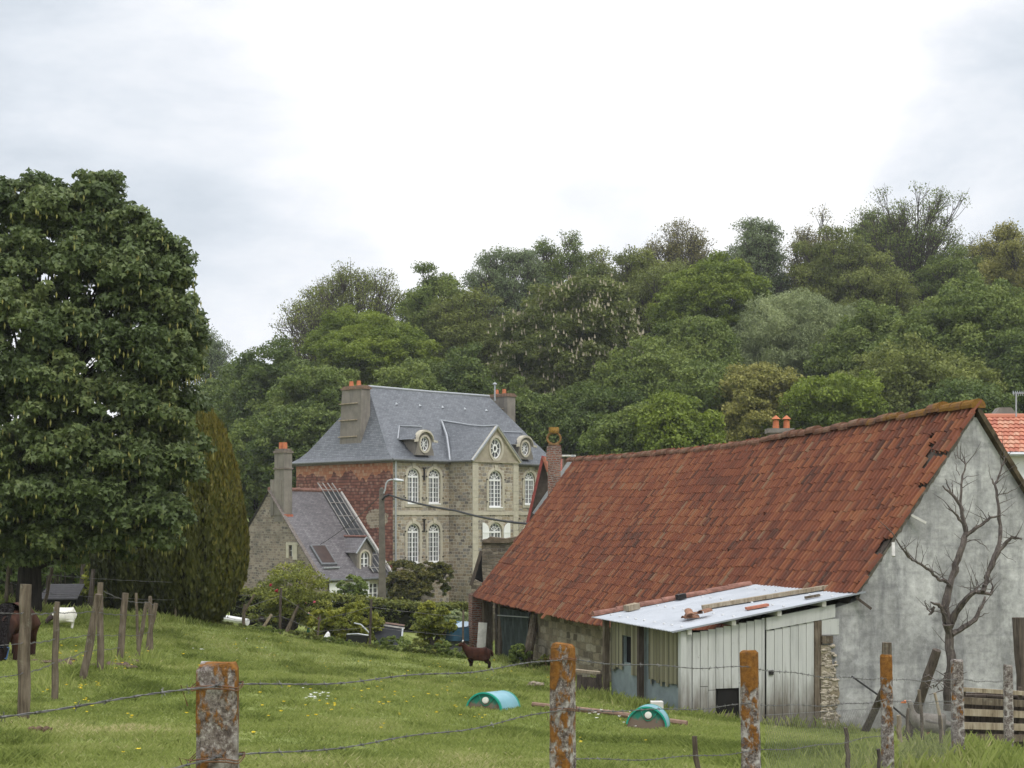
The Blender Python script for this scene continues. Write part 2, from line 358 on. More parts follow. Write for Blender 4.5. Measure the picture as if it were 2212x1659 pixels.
class MB:
    def __init__(s): s.v = []; s.f = []; s.t = []; s.c = []; s.tone = 0.5
    def add(s, vs, fs, tone=None):
        b = len(s.v); s.c.append((b, len(s.f))); s.v += [tuple(p) for p in vs]
        for f in fs: s.f.append([b + i for i in f]); s.t.append(s.tone if tone is None else tone)
        return s
    def quad(s, a, b, c, d, tone=None): return s.add([a, b, c, d], [(0, 1, 2, 3)], tone)
    def box(s, x0, x1, y0, y1, z0, z1, tone=None):
        vs = [(x0,y0,z0),(x1,y0,z0),(x1,y1,z0),(x0,y1,z0),(x0,y0,z1),(x1,y0,z1),(x1,y1,z1),(x0,y1,z1)]
        return s.add(vs, [(3,2,1,0),(4,5,6,7),(0,1,5,4),(1,2,6,5),(2,3,7,6),(3,0,4,7)], tone)
    def hexa(s, p, tone=None):   # 4 bottom ccw, 4 top ccw
        return s.add(p, [(3,2,1,0),(4,5,6,7),(0,1,5,4),(1,2,6,5),(2,3,7,6),(3,0,4,7)], tone)
    def beam(s, a, b, w, h=None, up=(0, 0, 1), tone=None):
        a = Vector(a); b = Vector(b); h = h or w
        d = (b - a).normalized(); u = Vector(up)
        if abs(d.dot(u)) > .98: u = Vector((0, 1, 0))
        sx = d.cross(u).normalized() * w / 2; sz = sx.cross(d).normalized() * h / 2
        p = [a - sx - sz, a + sx - sz, a + sx + sz, a - sx + sz, b - sx - sz, b + sx - sz, b + sx + sz, b - sx + sz]
        return s.add(p, [(0,1,2,3),(7,6,5,4),(1,0,4,5),(2,1,5,6),(3,2,6,7),(0,3,7,4)], tone)
    def tube(s, pts, rad, n=8, cap=True, tone=None):
        pts = [Vector(p) for p in pts]
        if not isinstance(rad, (list, tuple)): rad = [rad] * len(pts)
        ref = None; base = len(s.v); m = len(pts); s.c.append((base, len(s.f)))
        for i, p in enumerate(pts):
            d = (pts[min(i + 1, m - 1)] - pts[max(i - 1, 0)])
            d = d.normalized() if d.length > 1e-9 else Vector((0, 0, 1))
            if ref is None: ref = Vector((0, 0, 1)) if abs(d.z) < .9 else Vector((1, 0, 0))
            u = d.cross(ref)
            if u.length < 1e-6: u = d.cross(Vector((0, 1, 0)))
            u.normalize(); w = d.cross(u).normalized(); ref = u.cross(d).normalized() if False else ref
            for k in range(n):
                a = 2 * math.pi * k / n
                s.v.append(tuple(p + (u * math.cos(a) + w * math.sin(a)) * rad[i]))
        tn = s.tone if tone is None else tone
        for i in range(m - 1):
            for k in range(n):
                k2 = (k + 1) % n
                s.f.append([base + i*n + k, base + (i+1)*n + k, base + (i+1)*n + k2, base + i*n + k2]); s.t.append(tn)
        if cap:
            s.f.append([base + k for k in range(n)]); s.t.append(tn)
            s.f.append([base + (m-1)*n + n - 1 - k for k in range(n)]); s.t.append(tn)
        return s
    def prism(s, poly, fn, d0, d1, tone=None):   # poly 2D, fn(u,v,d)->xyz
        n = len(poly)
        vs = [fn(u, v, d0) for u, v in poly] + [fn(u, v, d1) for u, v in poly]
        return s.add(vs, [list(range(n)), list(range(2*n - 1, n - 1, -1))] + [(i, n + i, n + (i+1) % n, (i+1) % n) for i in range(n)], tone)
    def holed(s, outer, holes, fn, d, reveal=0.0):   # face with holes + reveals going to depth d+reveal
        loops = [[Vector((u, v, 0)) for u, v in lp] for lp in [outer] + holes]
        flat = [p for lp in loops for p in lp]
        tris = tessellate_polygon(loops)
        vs = [fn(p.x, p.y, d) for p in flat]
        s.add(vs, [tuple(t) for t in tris])
        if reveal:
            for h in holes:
                n = len(h)
                vs = [fn(u, v, d) for u, v in h] + [fn(u, v, d + reveal) for u, v in h]
                s.add(vs, [(i, (i+1) % n, n + (i+1) % n, n + i) for i in range(n)])
        return s
    def each(s, name, mat, parent=None, k=1, **kw):   # k consecutive shapes make one object
        cs = s.c[::k] + [(len(s.v), len(s.f))]; out = []
        for (v0, f0), (v1, f1) in zip(cs[:-1], cs[1:]):
            m = MB(); m.v = s.v[v0:v1]; m.f = [[i - v0 for i in f] for f in s.f[f0:f1]]; m.t = s.t[f0:f1]; out.append(m.build(name, mat, parent, **kw))
        return out
    def build(s, name, mat, parent=None, smooth=False, origin=None, uv=True, bevel=0.0):
        V = np.array(s.v, float).reshape(-1, 3)
        if parent is None:
            if origin is None: origin = Vector((float((V[:,0].min()+V[:,0].max())/2), float((V[:,1].min()+V[:,1].max())/2), float(V[:,2].min())))
            V = V - np.array(origin)
        me = bpy.data.meshes.new(name)
        me.from_pydata([tuple(p) for p in V], [], s.f)
        me.materials.append(mat)
        if uv:
            ul = me.uv_layers.new(name='UVMap'); nl = len(me.loops)
            buf = np.zeros((nl, 2))
            for p in me.polygons:
                nrm = p.normal
                if abs(nrm.z) > .985: h = Vector((1, 0, 0)); w = Vector((0, 1, 0))
                else:
                    h = Vector((0, 0, 1)).cross(nrm).normalized(); w = nrm.cross(h)
                for li in p.loop_indices:
                    co = me.vertices[me.loops[li].vertex_index].co
                    buf[li] = (co.dot(h), co.dot(w))
            ul.data.foreach_set('uv', buf.ravel())
        at = me.attributes.new('tone', 'FLOAT', 'FACE'); at.data.foreach_set('value', np.array(s.t, np.float32))
        if smooth: me.polygons.foreach_set('use_smooth', np.ones(len(me.polygons), bool))
        me.update()
        ob = bpy.data.objects.new(name, me); link(ob, parent)
        if parent is None: ob.location = origin
        if bevel:
            b = ob.modifiers.new('bevel', 'BEVEL'); b.width = bevel; b.segments = 2; b.limit_method = 'ANGLE'
        return ob

def np_mesh(name, V, k, tone, mat, parent=None, loc=None):
    """V (n*k,3) : n faces with k own verts each"""
    n = len(V) // k
    me = bpy.data.meshes.new(name)
    me.vertices.add(len(V)); me.vertices.foreach_set('co', np.ascontiguousarray(V, np.float32).ravel())
    me.loops.add(len(V)); me.loops.foreach_set('vertex_index', np.arange(len(V), dtype=np.int32))
    me.polygons.add(n); me.polygons.foreach_set('loop_start', np.arange(n, dtype=np.int32) * k)
    me.update(calc_edges=True)
    at = me.attributes.new('tone', 'FLOAT', 'FACE'); at.data.foreach_set('value', np.asarray(tone, np.float32))
    me.materials.append(mat)
    ob = bpy.data.objects.new(name, me); link(ob, parent)
    if loc is not None: ob.location = loc
    return ob

def arch(cx, w, z0, z1, n=12):   # closed outline, ccw, round top
    r = w / 2; zs = z1 - r
    pts = [(cx - r, z0), (cx + r, z0)]
    for i in range(n + 1):
        a = math.pi * i / n
        pts.append((cx + r * math.cos(a), zs + r * math.sin(a)))
    return pts
def ellipse(cx, cz, rx, rz, n=24): return [(cx + rx*math.cos(2*math.pi*i/n), cz + rz*math.sin(2*math.pi*i/n)) for i in range(n)]

# ================================================================== CHATEAU
CB = -5.3                                  # local z 0
A45 = math.radians(45)
ch = thing('chateau', 'tall stone manor house with steep blue slate hipped roof and arched white windows', 'manor house', (-7.4, 92, CB), A45)
W = lambda w: w - CB                       # world height -> local
EZ = W(3.70); RZ = W(8.62); LX, LY = 15.2, 9.93; BX0, BX1, BP = 4.74, 8.79, 2.2
front = lambda y0: (lambda u, v, d: (u, y0 + d, v))
wins = []   # (cx, w, z0, z1, y)
for cx in (1.69, 3.45, 12.16):
    wins.append((cx, 1.02, W(.95), W(3.16), 0.0)); wins.append((cx, 1.02, W(-2.8), W(-.32), 0.0))
wins.append((13.95, 1.02, W(.95), W(3.16), 0.0))
bay = [(6.76, 1.2, W(.72), W(3.08), -BP), (6.76, 1.2, W(-3.3), W(-.25), -BP)]
mb = MB()
hl = [arch(c, w, z0, z1) for c, w, z0, z1, y in wins]
L1 = [h for h, wn in zip(hl, wins) if wn[0] < BX0]; L2 = [h for h, wn in zip(hl, wins) if wn[0] > BX1]
mb.holed([(0,-1),(BX0,-1),(BX0,EZ),(0,EZ)], L1, front(0), 0, .24)
mb.holed([(BX1,-1),(LX,-1),(LX,EZ),(BX1,EZ)], L2, front(0), 0, .24)
mb.quad((LX,0,-1),(LX,LY,-1),(LX,LY,EZ),(LX,0,EZ)); mb.quad((LX,LY,-1),(0,LY,-1),(0,LY,EZ),(LX,LY,EZ))
mb.quad((BX0,-BP,-1),(BX0,-BP,EZ),(BX0,0,EZ),(BX0,0,-1)); mb.quad((BX1,-BP,-1),(BX1,0,-1),(BX1,0,EZ),(BX1,-BP,EZ))
mb.holed([(BX0,-1),(BX1,-1),(BX1,EZ),(BX0,EZ)], [arch(c,w,z0,z1) for c,w,z0,z1,y in bay], front(-BP), 0, .24)
mb.build('wall', STONE_A, ch)
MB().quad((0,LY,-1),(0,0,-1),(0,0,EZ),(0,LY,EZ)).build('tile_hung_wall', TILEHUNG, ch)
# dark rooms behind the glass
mb = MB(); mb.box(.4, LX-.4, .55, LY-.4, 0, EZ-.1); mb.box(BX0+.3, BX1-.3, -BP+.5, .5, 0, EZ-.1); mb.each('room_interior', DARK, ch)

def window(cx, w, z0, z1, y, shutters=False, simple=False):
    r = w / 2; zs = z1 - r
    g = MB(); g.prism(arch(cx, w, z0, z1), front(y), .16, .2); pane = g.build('window', GLASS, ch)
    f = MB(); t = .075; yf = y + .10; yb = y + .155
    fr = front(y)
    out = arch(cx, w - .01, z0 + .004, z1 - .004, 16); inn = arch(cx, w - 2*t, z0 + t + .03, z1 - t, 16)
    n = len(out)
    vs = [fr(u, v, .10) for u, v in out] + [fr(u, v, .10) for u, v in inn] + [fr(u, v, .155) for u, v in inn]
    f.add(vs, [(i, (i+1) % n, n + (i+1) % n, n + i) for i in range(n)] + [(n + i, n + (i+1) % n, 2*n + (i+1) % n, 2*n + i) for i in range(n)])
    zt = zs - .02
    f.box(cx - r + .02, cx + r - .02, yf - .004, yb, zt - .06, zt + .06)           # transom
    f.box(cx - .045, cx + .045, yf - .002, yb, z0 + .05, zt - .06)                 # meeting stiles
    for k in (-1, 1): f.box(cx + k*r*.5 - .017, cx + k*r*.5 + .017, yf + .004, yb, z0 + .05, zt - .06)
    rows = 6 if z1 - z0 > 2.3 else 5
    for i in range(1, rows):
        zz = z0 + .1 + (zt - .06 - z0 - .1) * i / rows
        f.box(cx - r + .05, cx + r - .05, yf + .007, yb - .004, zz - .017, zz + .017)
    for a in (36, 72, 108, 144) if not simple else ():
        a = math.radians(a); f.beam((cx, yf + .03, zt + .05), (cx + math.cos(a)*(r-.06), yf + .03, zs + math.sin(a)*(r-.06)), .034, .04, (0, 1, 0))
    pts = [(cx + math.cos(math.pi*i/10)*r*.48, yf + .026, zt + .05 + math.sin(math.pi*i/10)*r*.48) for i in range(11)]
    f.tube(pts, .022, 5)
    f.build('frame', WHITE, pane)
    s = MB(); b = .2
    o = arch(cx, w + 2*b, z0 - .22, z1 + b, 16); i_ = arch(cx, w + .004, z0 + .002, z1 + .002, 16); n = len(o)
    vs = [fr(u, v, -.05) for u, v in o] + [fr(u, v, -.05) for u, v in i_] + [fr(u, v, .03) for u, v in o] + [fr(u, v, .16) for u, v in i_]
    s.add(vs, [(i, (i+1) % n, n + (i+1) % n, n + i) for i in range(n)] + [(2*n + i, 2*n + (i+1) % n, (i+1) % n, i) for i in range(n)] + [(n + i, n + (i+1) % n, 3*n + (i+1) % n, 3*n + i) for i in range(n)])
    s.hexa([(cx-.1,y-.09,z1-.0),(cx+.1,y-.09,z1-.0),(cx+.1,y,z1-.0),(cx-.1,y,z1-.0),(cx-.16,y-.09,z1+.33),(cx+.16,y-.09,z1+.33),(cx+.16,y,z1+.33),(cx-.16,y,z1+.33)])
    s.build('surround', LIMEST, pane)
    d = MB(); d.box(cx - r - .02, cx + r + .02, y - .08, y + .15, z0 - .06, z0 + .015); d.build('sill', WHITE if not simple else LIMEST, pane)
    h = MB()
    for sd in (-1, 1):
        for hz in (z0 + .35, zs + .02): h.box(cx + sd*(r + .2) - .04, cx + sd*(r + .2) + .04, y - .1, y - .05, hz - .04, hz + .04)
    h.each('shutter_hinge', IRON, pane)
    return pane
for wn in wins + bay: window(*wn)
# white shutters of the lower bay window, open beside it
for sd in (-1, 1):
    c, w, z0, z1, y = bay[1]; r = w/2
    hw = .58; x0 = c + sd*(r + .06)
    pts = []
    zs = z1 - r
    outl = [(0, z0), (hw, z0), (hw, zs - .1 + 0*r)]
    outl = [(0, z0), (hw, z0)] + [(hw*math.cos(a) , zs + .02 + (r*.95)*math.sin(a)) for a in [math.pi/2*i/8 for i in range(9)]]
    poly = [(x0 + sd*(hw - u), v) for u, v in outl]
    if sd < 0: poly = poly[::-1]
    m_ = MB(); m_.prism(poly, front(y), -.12, -.075)
    for zz in (z0 + .5, zs - .05): m_.box(x0 + (0 if sd > 0 else -hw) + .03, x0 + (hw if sd > 0 else 0) - .03, y - .14, y - .121, zz - .05, zz + .05)
    m_.build('shutter', WHITE, ch)
# string course, quoins, cornice
mb = MB(); zc0, zc1 = W(.22), W(.46)
mb.box(.0, BX0 - .0, -.06, .0, zc0, zc1); mb.box(BX1, LX, -.06, .0, zc0, zc1); mb.box(BX0 + .45, BX1 - .45, -BP-.06, -BP, zc0, zc1); mb.box(BX0-.06, BX0, -BP, -.06, zc0, zc1)
mb.each('string_course', LIMEST, ch)
mb = MB()
for x0, x1 in ((BX0 - .03, BX0 + .45), (BX1 - .45, BX1 + .03)):
    z = -.5; k = 0; mb = MB()
    while z < EZ - .05:
        h = min(.42, EZ - z); mb.box(x0, x1, -BP - .05 - .008*(k % 2), -BP + (.25 if x0 > BX0 else 0.0), z, z + h - .018); z += h; k += 1
    mb.build('quoins', LIMEST, ch)
z = -.5; mb = MB()
while z < EZ - .05:
    h = min(.42, EZ - z); mb.box(BX1 + .03, BX1 + .42, -.055, .0, z, z + h - .018); z += h
mb.build('quoins', LIMEST, ch)
mb = MB()
for x, zz in ((2.57, W(2.95)), (2.57, W(-.3)), (10.6, W(2.95)), (10.6, W(-.3)), (11.0, W(-.25))):
    mb.box(x - .035, x + .035, -.09, -.0, zz - .55, zz + .25); mb.box(x - .12, x + .12, -.1, -.0, zz + .2, zz + .27)
mb.each('wall_anchor', IRON, ch, 2)
# main roof, bell-cast hipped
prof = [(0,0),(.045,.1),(.14,.225),(.33,.4),(.62,.66),(1,1)]
def ring(fh, fi):
    z = EZ + .02 + (RZ - EZ) * fh; o = .28
    hx0 = 2.12 + o; hx1 = LX + o - 13.1; hy = LY/2 + o
    return [(-o + hx0*fi, -o + hy*fi, z), (LX + o - hx1*fi, -o + hy*fi, z), (LX + o - hx1*fi, LY + o - hy*fi, z), (-o + hx0*fi, LY + o - hy*fi, z)]
mb = MB(); rs = [ring(*p) for p in prof]
for a, b in zip(rs[:-1], rs[1:]):
    for i in range(4):
        j = (i + 1) % 4; mb.quad(a[i], a[j], b[j], b[i])
o = .28; mb.quad((-o,-o,EZ),( -o,LY+o,EZ),(LX+o,LY+o,EZ),(LX+o,-o,EZ))
roof = mb.build('roof', SLATE, ch)
MB().tube([(2.1,LY/2,RZ+.03),(7.6,LY/2,RZ+.0),(13.15,LY/2,RZ+.03)], .09, 8).build('ridge_cap', ZINC, roof)
def roof_y(zl):   # front slope y at local height zl
    fh = (zl - EZ) / (RZ - EZ)
    for (h0, i0), (h1, i1) in zip(prof[:-1], prof[1:]):
        if h0 <= fh <= h1: return -.28 + (LY/2 + .28) * (i0 + (i1 - i0) * (fh - h0) / (h1 - h0))
for i in range(5):
    x = 3.6 + i * 2.05; zl = RZ - 1.15; y = roof_y(zl)
    m_ = MB(); m_.add([(x-.11,y-.02,zl),(x+.11,y-.02,zl),(x,y-.16,zl+.02),(x,y+.05,zl+.18)], [(0,1,2),(1,3,2),(3,0,2)]); m_.build('roof_vent', GREY, roof)
mb = MB()
for a, b in (((-o,-o),(BX0-.3,-o)),((BX1+.2,-o),(LX+o,-o)),((-o,-o),(-o,LY+o)),((LX+o,-o),(LX+o,LY+o)),((BX0-.22,-BP-.05),(BX0-.22,-.2))):
    mb.tube([(a[0],a[1]-.03,EZ-.05),(b[0],b[1]-.03,EZ-.05)], .085, 8)
mb.each('gutter', DZINC, ch)
MB().box(-.14,LX+.14,-.14,LY+.14,EZ-.22,EZ-.004).build('cornice', RENDER, ch)
MB().tube([(.12,-.14,EZ-.1),(.12,-.14,.0)], .06, 8).build('downpipe', GREY, ch)
MB().tube([(BX1+.5,-.12,EZ-.1),(BX1+.5,-.12,.0)], .05, 8).build('downpipe', DZINC, ch)
# gabled bay: pediment + its roof
ax = (BX0 + BX1)/2; az = W(5.95); hw = (BX1-BX0)/2
mb = MB()
tri = [(BX0-.05,EZ+.0),(BX1+.05,EZ+.0),(ax,az-.1)]
oc = ellipse(ax, W(4.5), .5, .66)
mb.holed(tri, [oc], front(-BP-.04), 0, .25)
mb.box(BX0-.12, BX1+.12, -BP-.12, -BP+.05, EZ-.12, EZ+.02)
ped = mb.build('pediment', plain('pale_render', (.335,.295,.225), .9, 0, .18, 2.5, .2, .2), ch)
for side in (-1, 1):
    e0 = Vector((ax + side*(hw+.12), -BP-.1, EZ-.06)); e1 = Vector((ax, -BP-.1, az - .05))
    MB().beam(e0, e1, .14, .2, (0,1,0)).build('raking_cornice', LIMEST, ped)
def oculus(parent, cx, cz, rx, rz, y, hub):
    g = MB(); g.prism(ellipse(cx, cz, rx*1.02, rz*1.02), front(y), .14, .18); pane = g.build('oculus_window', GLASS, parent)
    f = MB()
    ro = ellipse(cx, cz, rx, rz, 28); ri = ellipse(cx, cz, rx*.86, rz*.88, 28)
    n = 28; fr = front(y)
    vs = [fr(u, v, .08) for u, v in ro] + [fr(u, v, .08) for u, v in ri] + [fr(u, v, .14) for u, v in ri]
    f.add(vs, [(i, (i+1)%n, n+(i+1)%n, n+i) for i in range(n)] + [(n+i, n+(i+1)%n, 2*n+(i+1)%n, 2*n+i) for i in range(n)])
    for k in range(8):
        a = 2*math.pi*k/8; q = .36 if hub else 0
        f.beam((cx+math.cos(a)*rx*q, y+.11, cz+math.sin(a)*rz*q), (cx+math.cos(a)*rx*.92, y+.11, cz+math.sin(a)*rz*.92), .04, .04, (0,1,0))
    if hub:
        ro = ellipse(cx, cz, rx*.42, rz*.42, 20); ri = ellipse(cx, cz, rx*.24, rz*.26, 20); n = 20
        vs = [fr(u, v, .07) for u, v in ro] + [fr(u, v, .07) for u, v in ri] + [fr(u, v, .13) for u, v in ri] + [fr(u, v, .13) for u, v in ro]
        f.add(vs, [(i,(i+1)%n,n+(i+1)%n,n+i) for i in range(n)] + [(n+i,n+(i+1)%n,2*n+(i+1)%n,2*n+i) for i in range(n)] + [(3*n+i,3*n+(i+1)%n,(i+1)%n,i) for i in range(n)])
    f.build('oculus_frame', WHITE, parent)
    s = MB()
    o_ = ellipse(cx, cz, rx*1.32, rz*1.28, 28); i_ = ellipse(cx, cz, rx*1.02, rz*1.02, 28); n = 28
    vs = [fr(u, v, -.06) for u, v in o_] + [fr(u, v, -.06) for u, v in i_] + [fr(u, v, .02) for u, v in o_] + [fr(u, v, .12) for u, v in i_]
    s.add(vs, [(i,(i+1)%n,n+(i+1)%n,n+i) for i in range(n)] + [(2*n+i,2*n+(i+1)%n,(i+1)%n,i) for i in range(n)] + [(n+i,n+(i+1)%n,3*n+(i+1)%n,3*n+i) for i in range(n)])
    s.build('oculus_surround', LIMEST, parent)
oculus(ped, ax, W(4.5), .5, .66, -BP-.04, True)
mb = MB(); yb = roof_y(W(6.5)) + .25
for side in (-1, 1):
    ex = ax + side*(hw + .18)
    pts = []
    yv = [(-BP-.2), -BP*.5, .1, 1.2, yb]
    rzv = [az, az+.02, az+.12, az+.3, W(6.52)]
    for i in range(4):
        a = (ex, yv[i], EZ-.02); b = (ex, yv[i+1], EZ-.02); c = (ax, yv[i+1], rzv[i+1]); d = (ax, yv[i], rzv[i])
        mid1 = (ax+side*(hw+.18)*.45, yv[i], EZ+.02+(rzv[i]-EZ)*.53); mid2 = (ax+side*(hw+.18)*.45, yv[i+1], EZ+.02+(rzv[i+1]-EZ)*.53)
        if side < 0:
            mb.quad(b, a, mid1, mid2); mb.quad(mid2, mid1, d, c)
        else:
            mb.quad(a, b, mid2, mid1); mb.quad(mid1, mid2, c, d)
br = mb.build('bay_roof', SLATE, ch)
MB().tube([(ax,-BP-.15,az+.03),(ax,-BP*.5,az+.04),(ax,.1,az+.15),(ax,1.2,az+.33),(ax,yb-.2,W(6.55))], .06, 6).build('ridge_cap', ZINC, br)
MB().tube([(BX0-.18,-.27,EZ+.02),(BX0+.3,.35,W(4.42)),(ax-1.0,1.35,W(5.45)),(ax,yb-.25,W(6.52))], .075, 6).build('valley_flashing', ZINC, br)
MB().beam((ax-hw-.2,-BP-.21,EZ-.04),(ax,-BP-.21,az+.01),.1,.12,(0,1,0)).build('verge_flashing', ZINC, br)
MB().beam((ax+hw+.2,-BP-.21,EZ-.04),(ax,-BP-.212,az+.01),.06,.08,(0,1,0)).build('verge_flashing', ZINC, br)
# stone dormers with round windows
for dx in (2.62, 11.7):
    zc = W(4.72); y0 = -.02
    outl = [(dx-.8,W(4.0)),(dx+.8,W(4.0)),(dx+.74,W(4.3)),(dx+.6,W(4.6)),(dx+.62,W(4.95))] + [(dx+.62*math.cos(a),W(4.95)+.58*math.sin(a)) for a in [math.pi*i/10 for i in range(1,10)]] + [(dx-.62,W(4.95)),(dx-.6,W(4.6)),(dx-.74,W(4.3))]
    mb = MB(); mb.holed(outl, [ellipse(dx, zc, .36, .46)], front(y0), 0, .3)
    yb2 = roof_y(W(5.2)) + .3
    for sd in (-1, 1):
        x = dx + sd*.58; mb.quad((x,y0,W(4.0)),(x,yb2,W(4.0)),(x,yb2,W(5.15)),(x,y0,W(5.15)))
    dm = mb.build('dormer', RENDER, ch)
    oculus(dm, dx, zc, .36, .46, y0, False)
    mb = MB()
    hood = [(dx+.92*math.cos(a), W(4.98)+.66*math.sin(a)) for a in [math.pi*i/12 for i in range(13)]]
    hood = [(dx+1.0,W(4.92))] + [(dx+.66*math.cos(a), W(4.95)+.63*math.sin(a)) for a in [math.pi*i/12 for i in range(13)]] + [(dx-1.0,W(4.92))]
    n = len(hood)
    vs = [(u, y0-.16, v+.03) for u, v in hood] + [(u, y0-.16, v-.1) for u, v in hood] + [(u, y0+.02, v-.1) for u, v in hood] + [(u, y0+.25, v+.05) for u, v in hood]
    mb.add(vs, [(i,i+1,n+i+1,n+i) for i in range(n-1)] + [(n+i,n+i+1,2*n+i+1,2*n+i) for i in range(n-1)] + [(3*n+i,3*n+i+1,i+1,i) for i in range(n-1)])
    mb.build('arched_hood', LIMEST, dm)
    mb = MB(); yr = roof_y(W(5.98)) + .1
    for sd in (-1, 1):
        a, b = (dx+sd*.92,y0+.1,W(5.0)),(dx+sd*.92,yb2,W(5.0)); c, d = (dx,yr,W(5.95)),(dx,y0+.3,W(5.8))
        mb.quad(*( (b,a,d,c) if sd < 0 else (a,b,c,d) ))
    mb.quad((dx-.92,y0+.1,W(5.0)),(dx+.92,y0+.1,W(5.0)),(dx,y0+.3,W(5.8)),(dx,y0+.3,W(5.8)))
    mb.build('dormer_roof', SLATE, dm)
    MB().tube([(dx,y0+.3,W(5.83)),(dx,yr-.1,W(5.98))],.05,6).build('ridge_cap', ZINC, dm)
    MB().tube([(dx-.93,roof_y(W(5.02))-.02,W(5.06)),(dx,yr-.12,W(5.98))],.05,6).build('valley_flashing', ZINC, dm)
# chimneys
def chimney(x0, x1, y0, y1, z0, z1, flare=.12):
    m_ = MB(); zm = z0 + (z1-z0)*.55
    m_.hexa([(x0-flare,y0-flare*.4,z0),(x1+flare*3,y0-flare*.4,z0),(x1+flare*3,y1+flare*1.4,z0),(x0-flare,y1+flare*1.4,z0),(x0-flare*.5,y0,zm),(x1,y0,zm),(x1,y1+flare*.8,zm),(x0-flare*.5,y1+flare*.8,zm)])
    m_.hexa([(x0-flare*.5,y0,zm+.001),(x1,y0,zm+.001),(x1,y1+flare*.8,zm+.001),(x0-flare*.5,y1+flare*.8,zm+.001),(x0,y0,z1),(x1,y0,z1),(x1,y1,z1),(x0,y1,z1)])
    c = m_.build('chimney', RENDER, ch)
    m_ = MB()
    for k in (.32,.55,.78):
        zz = z0 + (z1-z0)*k; q = flare*(1-k)
        m_.box(x0-.12-q*.6, x0+.2, y0+.35, y1+.14+q*1.4, zz-.03, zz+.04)
    m_.each('ledge', WOOD_P, c)
    m_ = MB(); m_.box(x0-.07,x1+.07,y0-.07,y1+.07,z1-.12,z1+.02); m_.box(x0+.02,x1-.02,y0+.02,y1-.02,z1+.02,z1+.12); m_.build('chimney_cap', plain('chimney_cap', (.2,.13,.09), .9, 0, .35), c)
    for k in (.36,.74):
        yy = y0 + (y1-y0)*k; xx = (x0+x1)/2
        MB().tube([(xx,yy,z1+.1),(xx,yy,z1+.22),(xx,yy,z1+.46)],[.17,.15,.13],12).build('chimney_pot', POT, c)
chimney(.55, 1.25, 3.72, 5.72, EZ+.1, W(8.45))
chimney(13.95, 14.75, 3.95, 5.95, EZ+.6, W(8.75), .08)
MB().tube([(13.35,4.6,RZ-.3),(13.35,4.6,RZ+.85)],.06,8).tube([(13.35,4.6,RZ+.85),(13.35,4.6,RZ+.92),(13.35,4.6,RZ+1.0)],[.17,.15,.02],10).build('flue_pipe', ZINC, ch)

# ================================================================== COTTAGE against the tile-hung wall
ct = thing('stone_cottage', 'low rubble-stone cottage with worn purple slate roof leaning against the tile-hung wall', 'cottage', (-7.4, 92, CB), A45)
cx0, cy1 = -5.6, 10.2; ze = W(-3.48); zr = W(1.62)
mb = MB()
gy = lambda x0: (lambda u, v, d: (x0 + d, u, v))
hole = [(2.75,W(-2.3)),(3.15,W(-2.3)),(3.15,W(-1.62)),(2.75,W(-1.62))]
mb.holed([(0,-1.2),(cy1,-1.2),(cy1,ze),(5.1,zr+.12),(0,ze-.1)], [hole], gy(cx0), 0, .25)
cwin = [(-1.9,-1.15,W(-4.9),W(-3.95)),(-4.2,-3.5,W(-4.9),W(-3.95))]
mb.holed([(cx0,-1.2),(-.03,-1.2),(-.03,ze-.1),(cx0,ze-.1)], [[(a,c),(b,c),(b,d),(a,d)] for a,b,c,d in cwin], front(0), 0, .2)
mb.quad((cx0,cy1,-1.2),(-.03,cy1,-1.2),(-.03,cy1,ze),(cx0,cy1,ze))
mb.build('wall', STONE_B, ct)
MB().box(cx0+.3,-.3,.4,cy1-.4,-1,ze-.3).build('room_interior', DARK, ct)
mb = MB()
for yy, z in ((2.75-.22, W(-2.45)),):
    mb.box(cx0-.04,cx0+.02,2.3,2.75,W(-2.5),W(-1.5)); mb.box(cx0-.05,cx0+.02,2.2,3.4,W(-1.62),W(-1.45)); mb.box(cx0-.04,cx0+.02,3.15,3.4,W(-2.4),W(-1.62)); 
mb.each('window_surround', LIMEST, ct)
w_ = MB().box(cx0+.12,cx0+.15,2.75,3.15,W(-2.3),W(-1.62)).build('window', GLASS, ct)
MB().box(cx0+.09,cx0+.119,2.92,2.98,W(-2.3),W(-1.62)).box(cx0+.09,cx0+.119,2.75,2.8,W(-2.3),W(-1.62)).box(cx0+.088,cx0+.119,2.75,3.15,W(-1.98),W(-1.94)).build('frame', OFFW, w_)
for a,b,c,d in cwin:
    w_ = MB().box(a,b,.14,.17,c,d).build('window', GLASS, ct)
    m_ = MB().box(a,b,.1,.139,c,c+.06).box(a,b,.1,.139,d-.06,d).box(a,a+.05,.098,.139,c,d).box(b-.05,b,.098,.139,c,d).box((a+b)/2-.04,(a+b)/2+.04,.096,.139,c,d)
    for k in (1,2): m_.box(a,b,.102,.139,c+(d-c)*k/3-.02,c+(d-c)*k/3+.02)
    m_.build('frame', WHITE, w_)
    MB().box(a-.2,a,-.03,.02,c-.15,d+.22).box(b,b+.2,-.03,.02,c-.15,d+.22).box(a,b,-.032,.02,d,d+.24).box(a,b,-.03,.02,c-.16,c).build('surround', LIMEST, w_)
    for s0, s1 in ((a-.82,a-.04),(b+.04,b+.82)):
        m_ = MB(); 
        for k in range(4): xx = s0 + (s1-s0)*k/4; m_.box(xx,xx+(s1-s0)/4-.008,-.09,-.06,c-.1,d+.12)
        m_.box(s0,s1,-.11,-.091,c+.1,c+.18); m_.box(s0,s1,-.11,-.091,d-.12,d-.04); m_.build('shutter', WHITE, w_)
mb = MB()
ys = [-.25, 1.0, 2.6, 5.1]; zsl = [W(-3.62), W(-2.42), W(-.83), zr+.16]
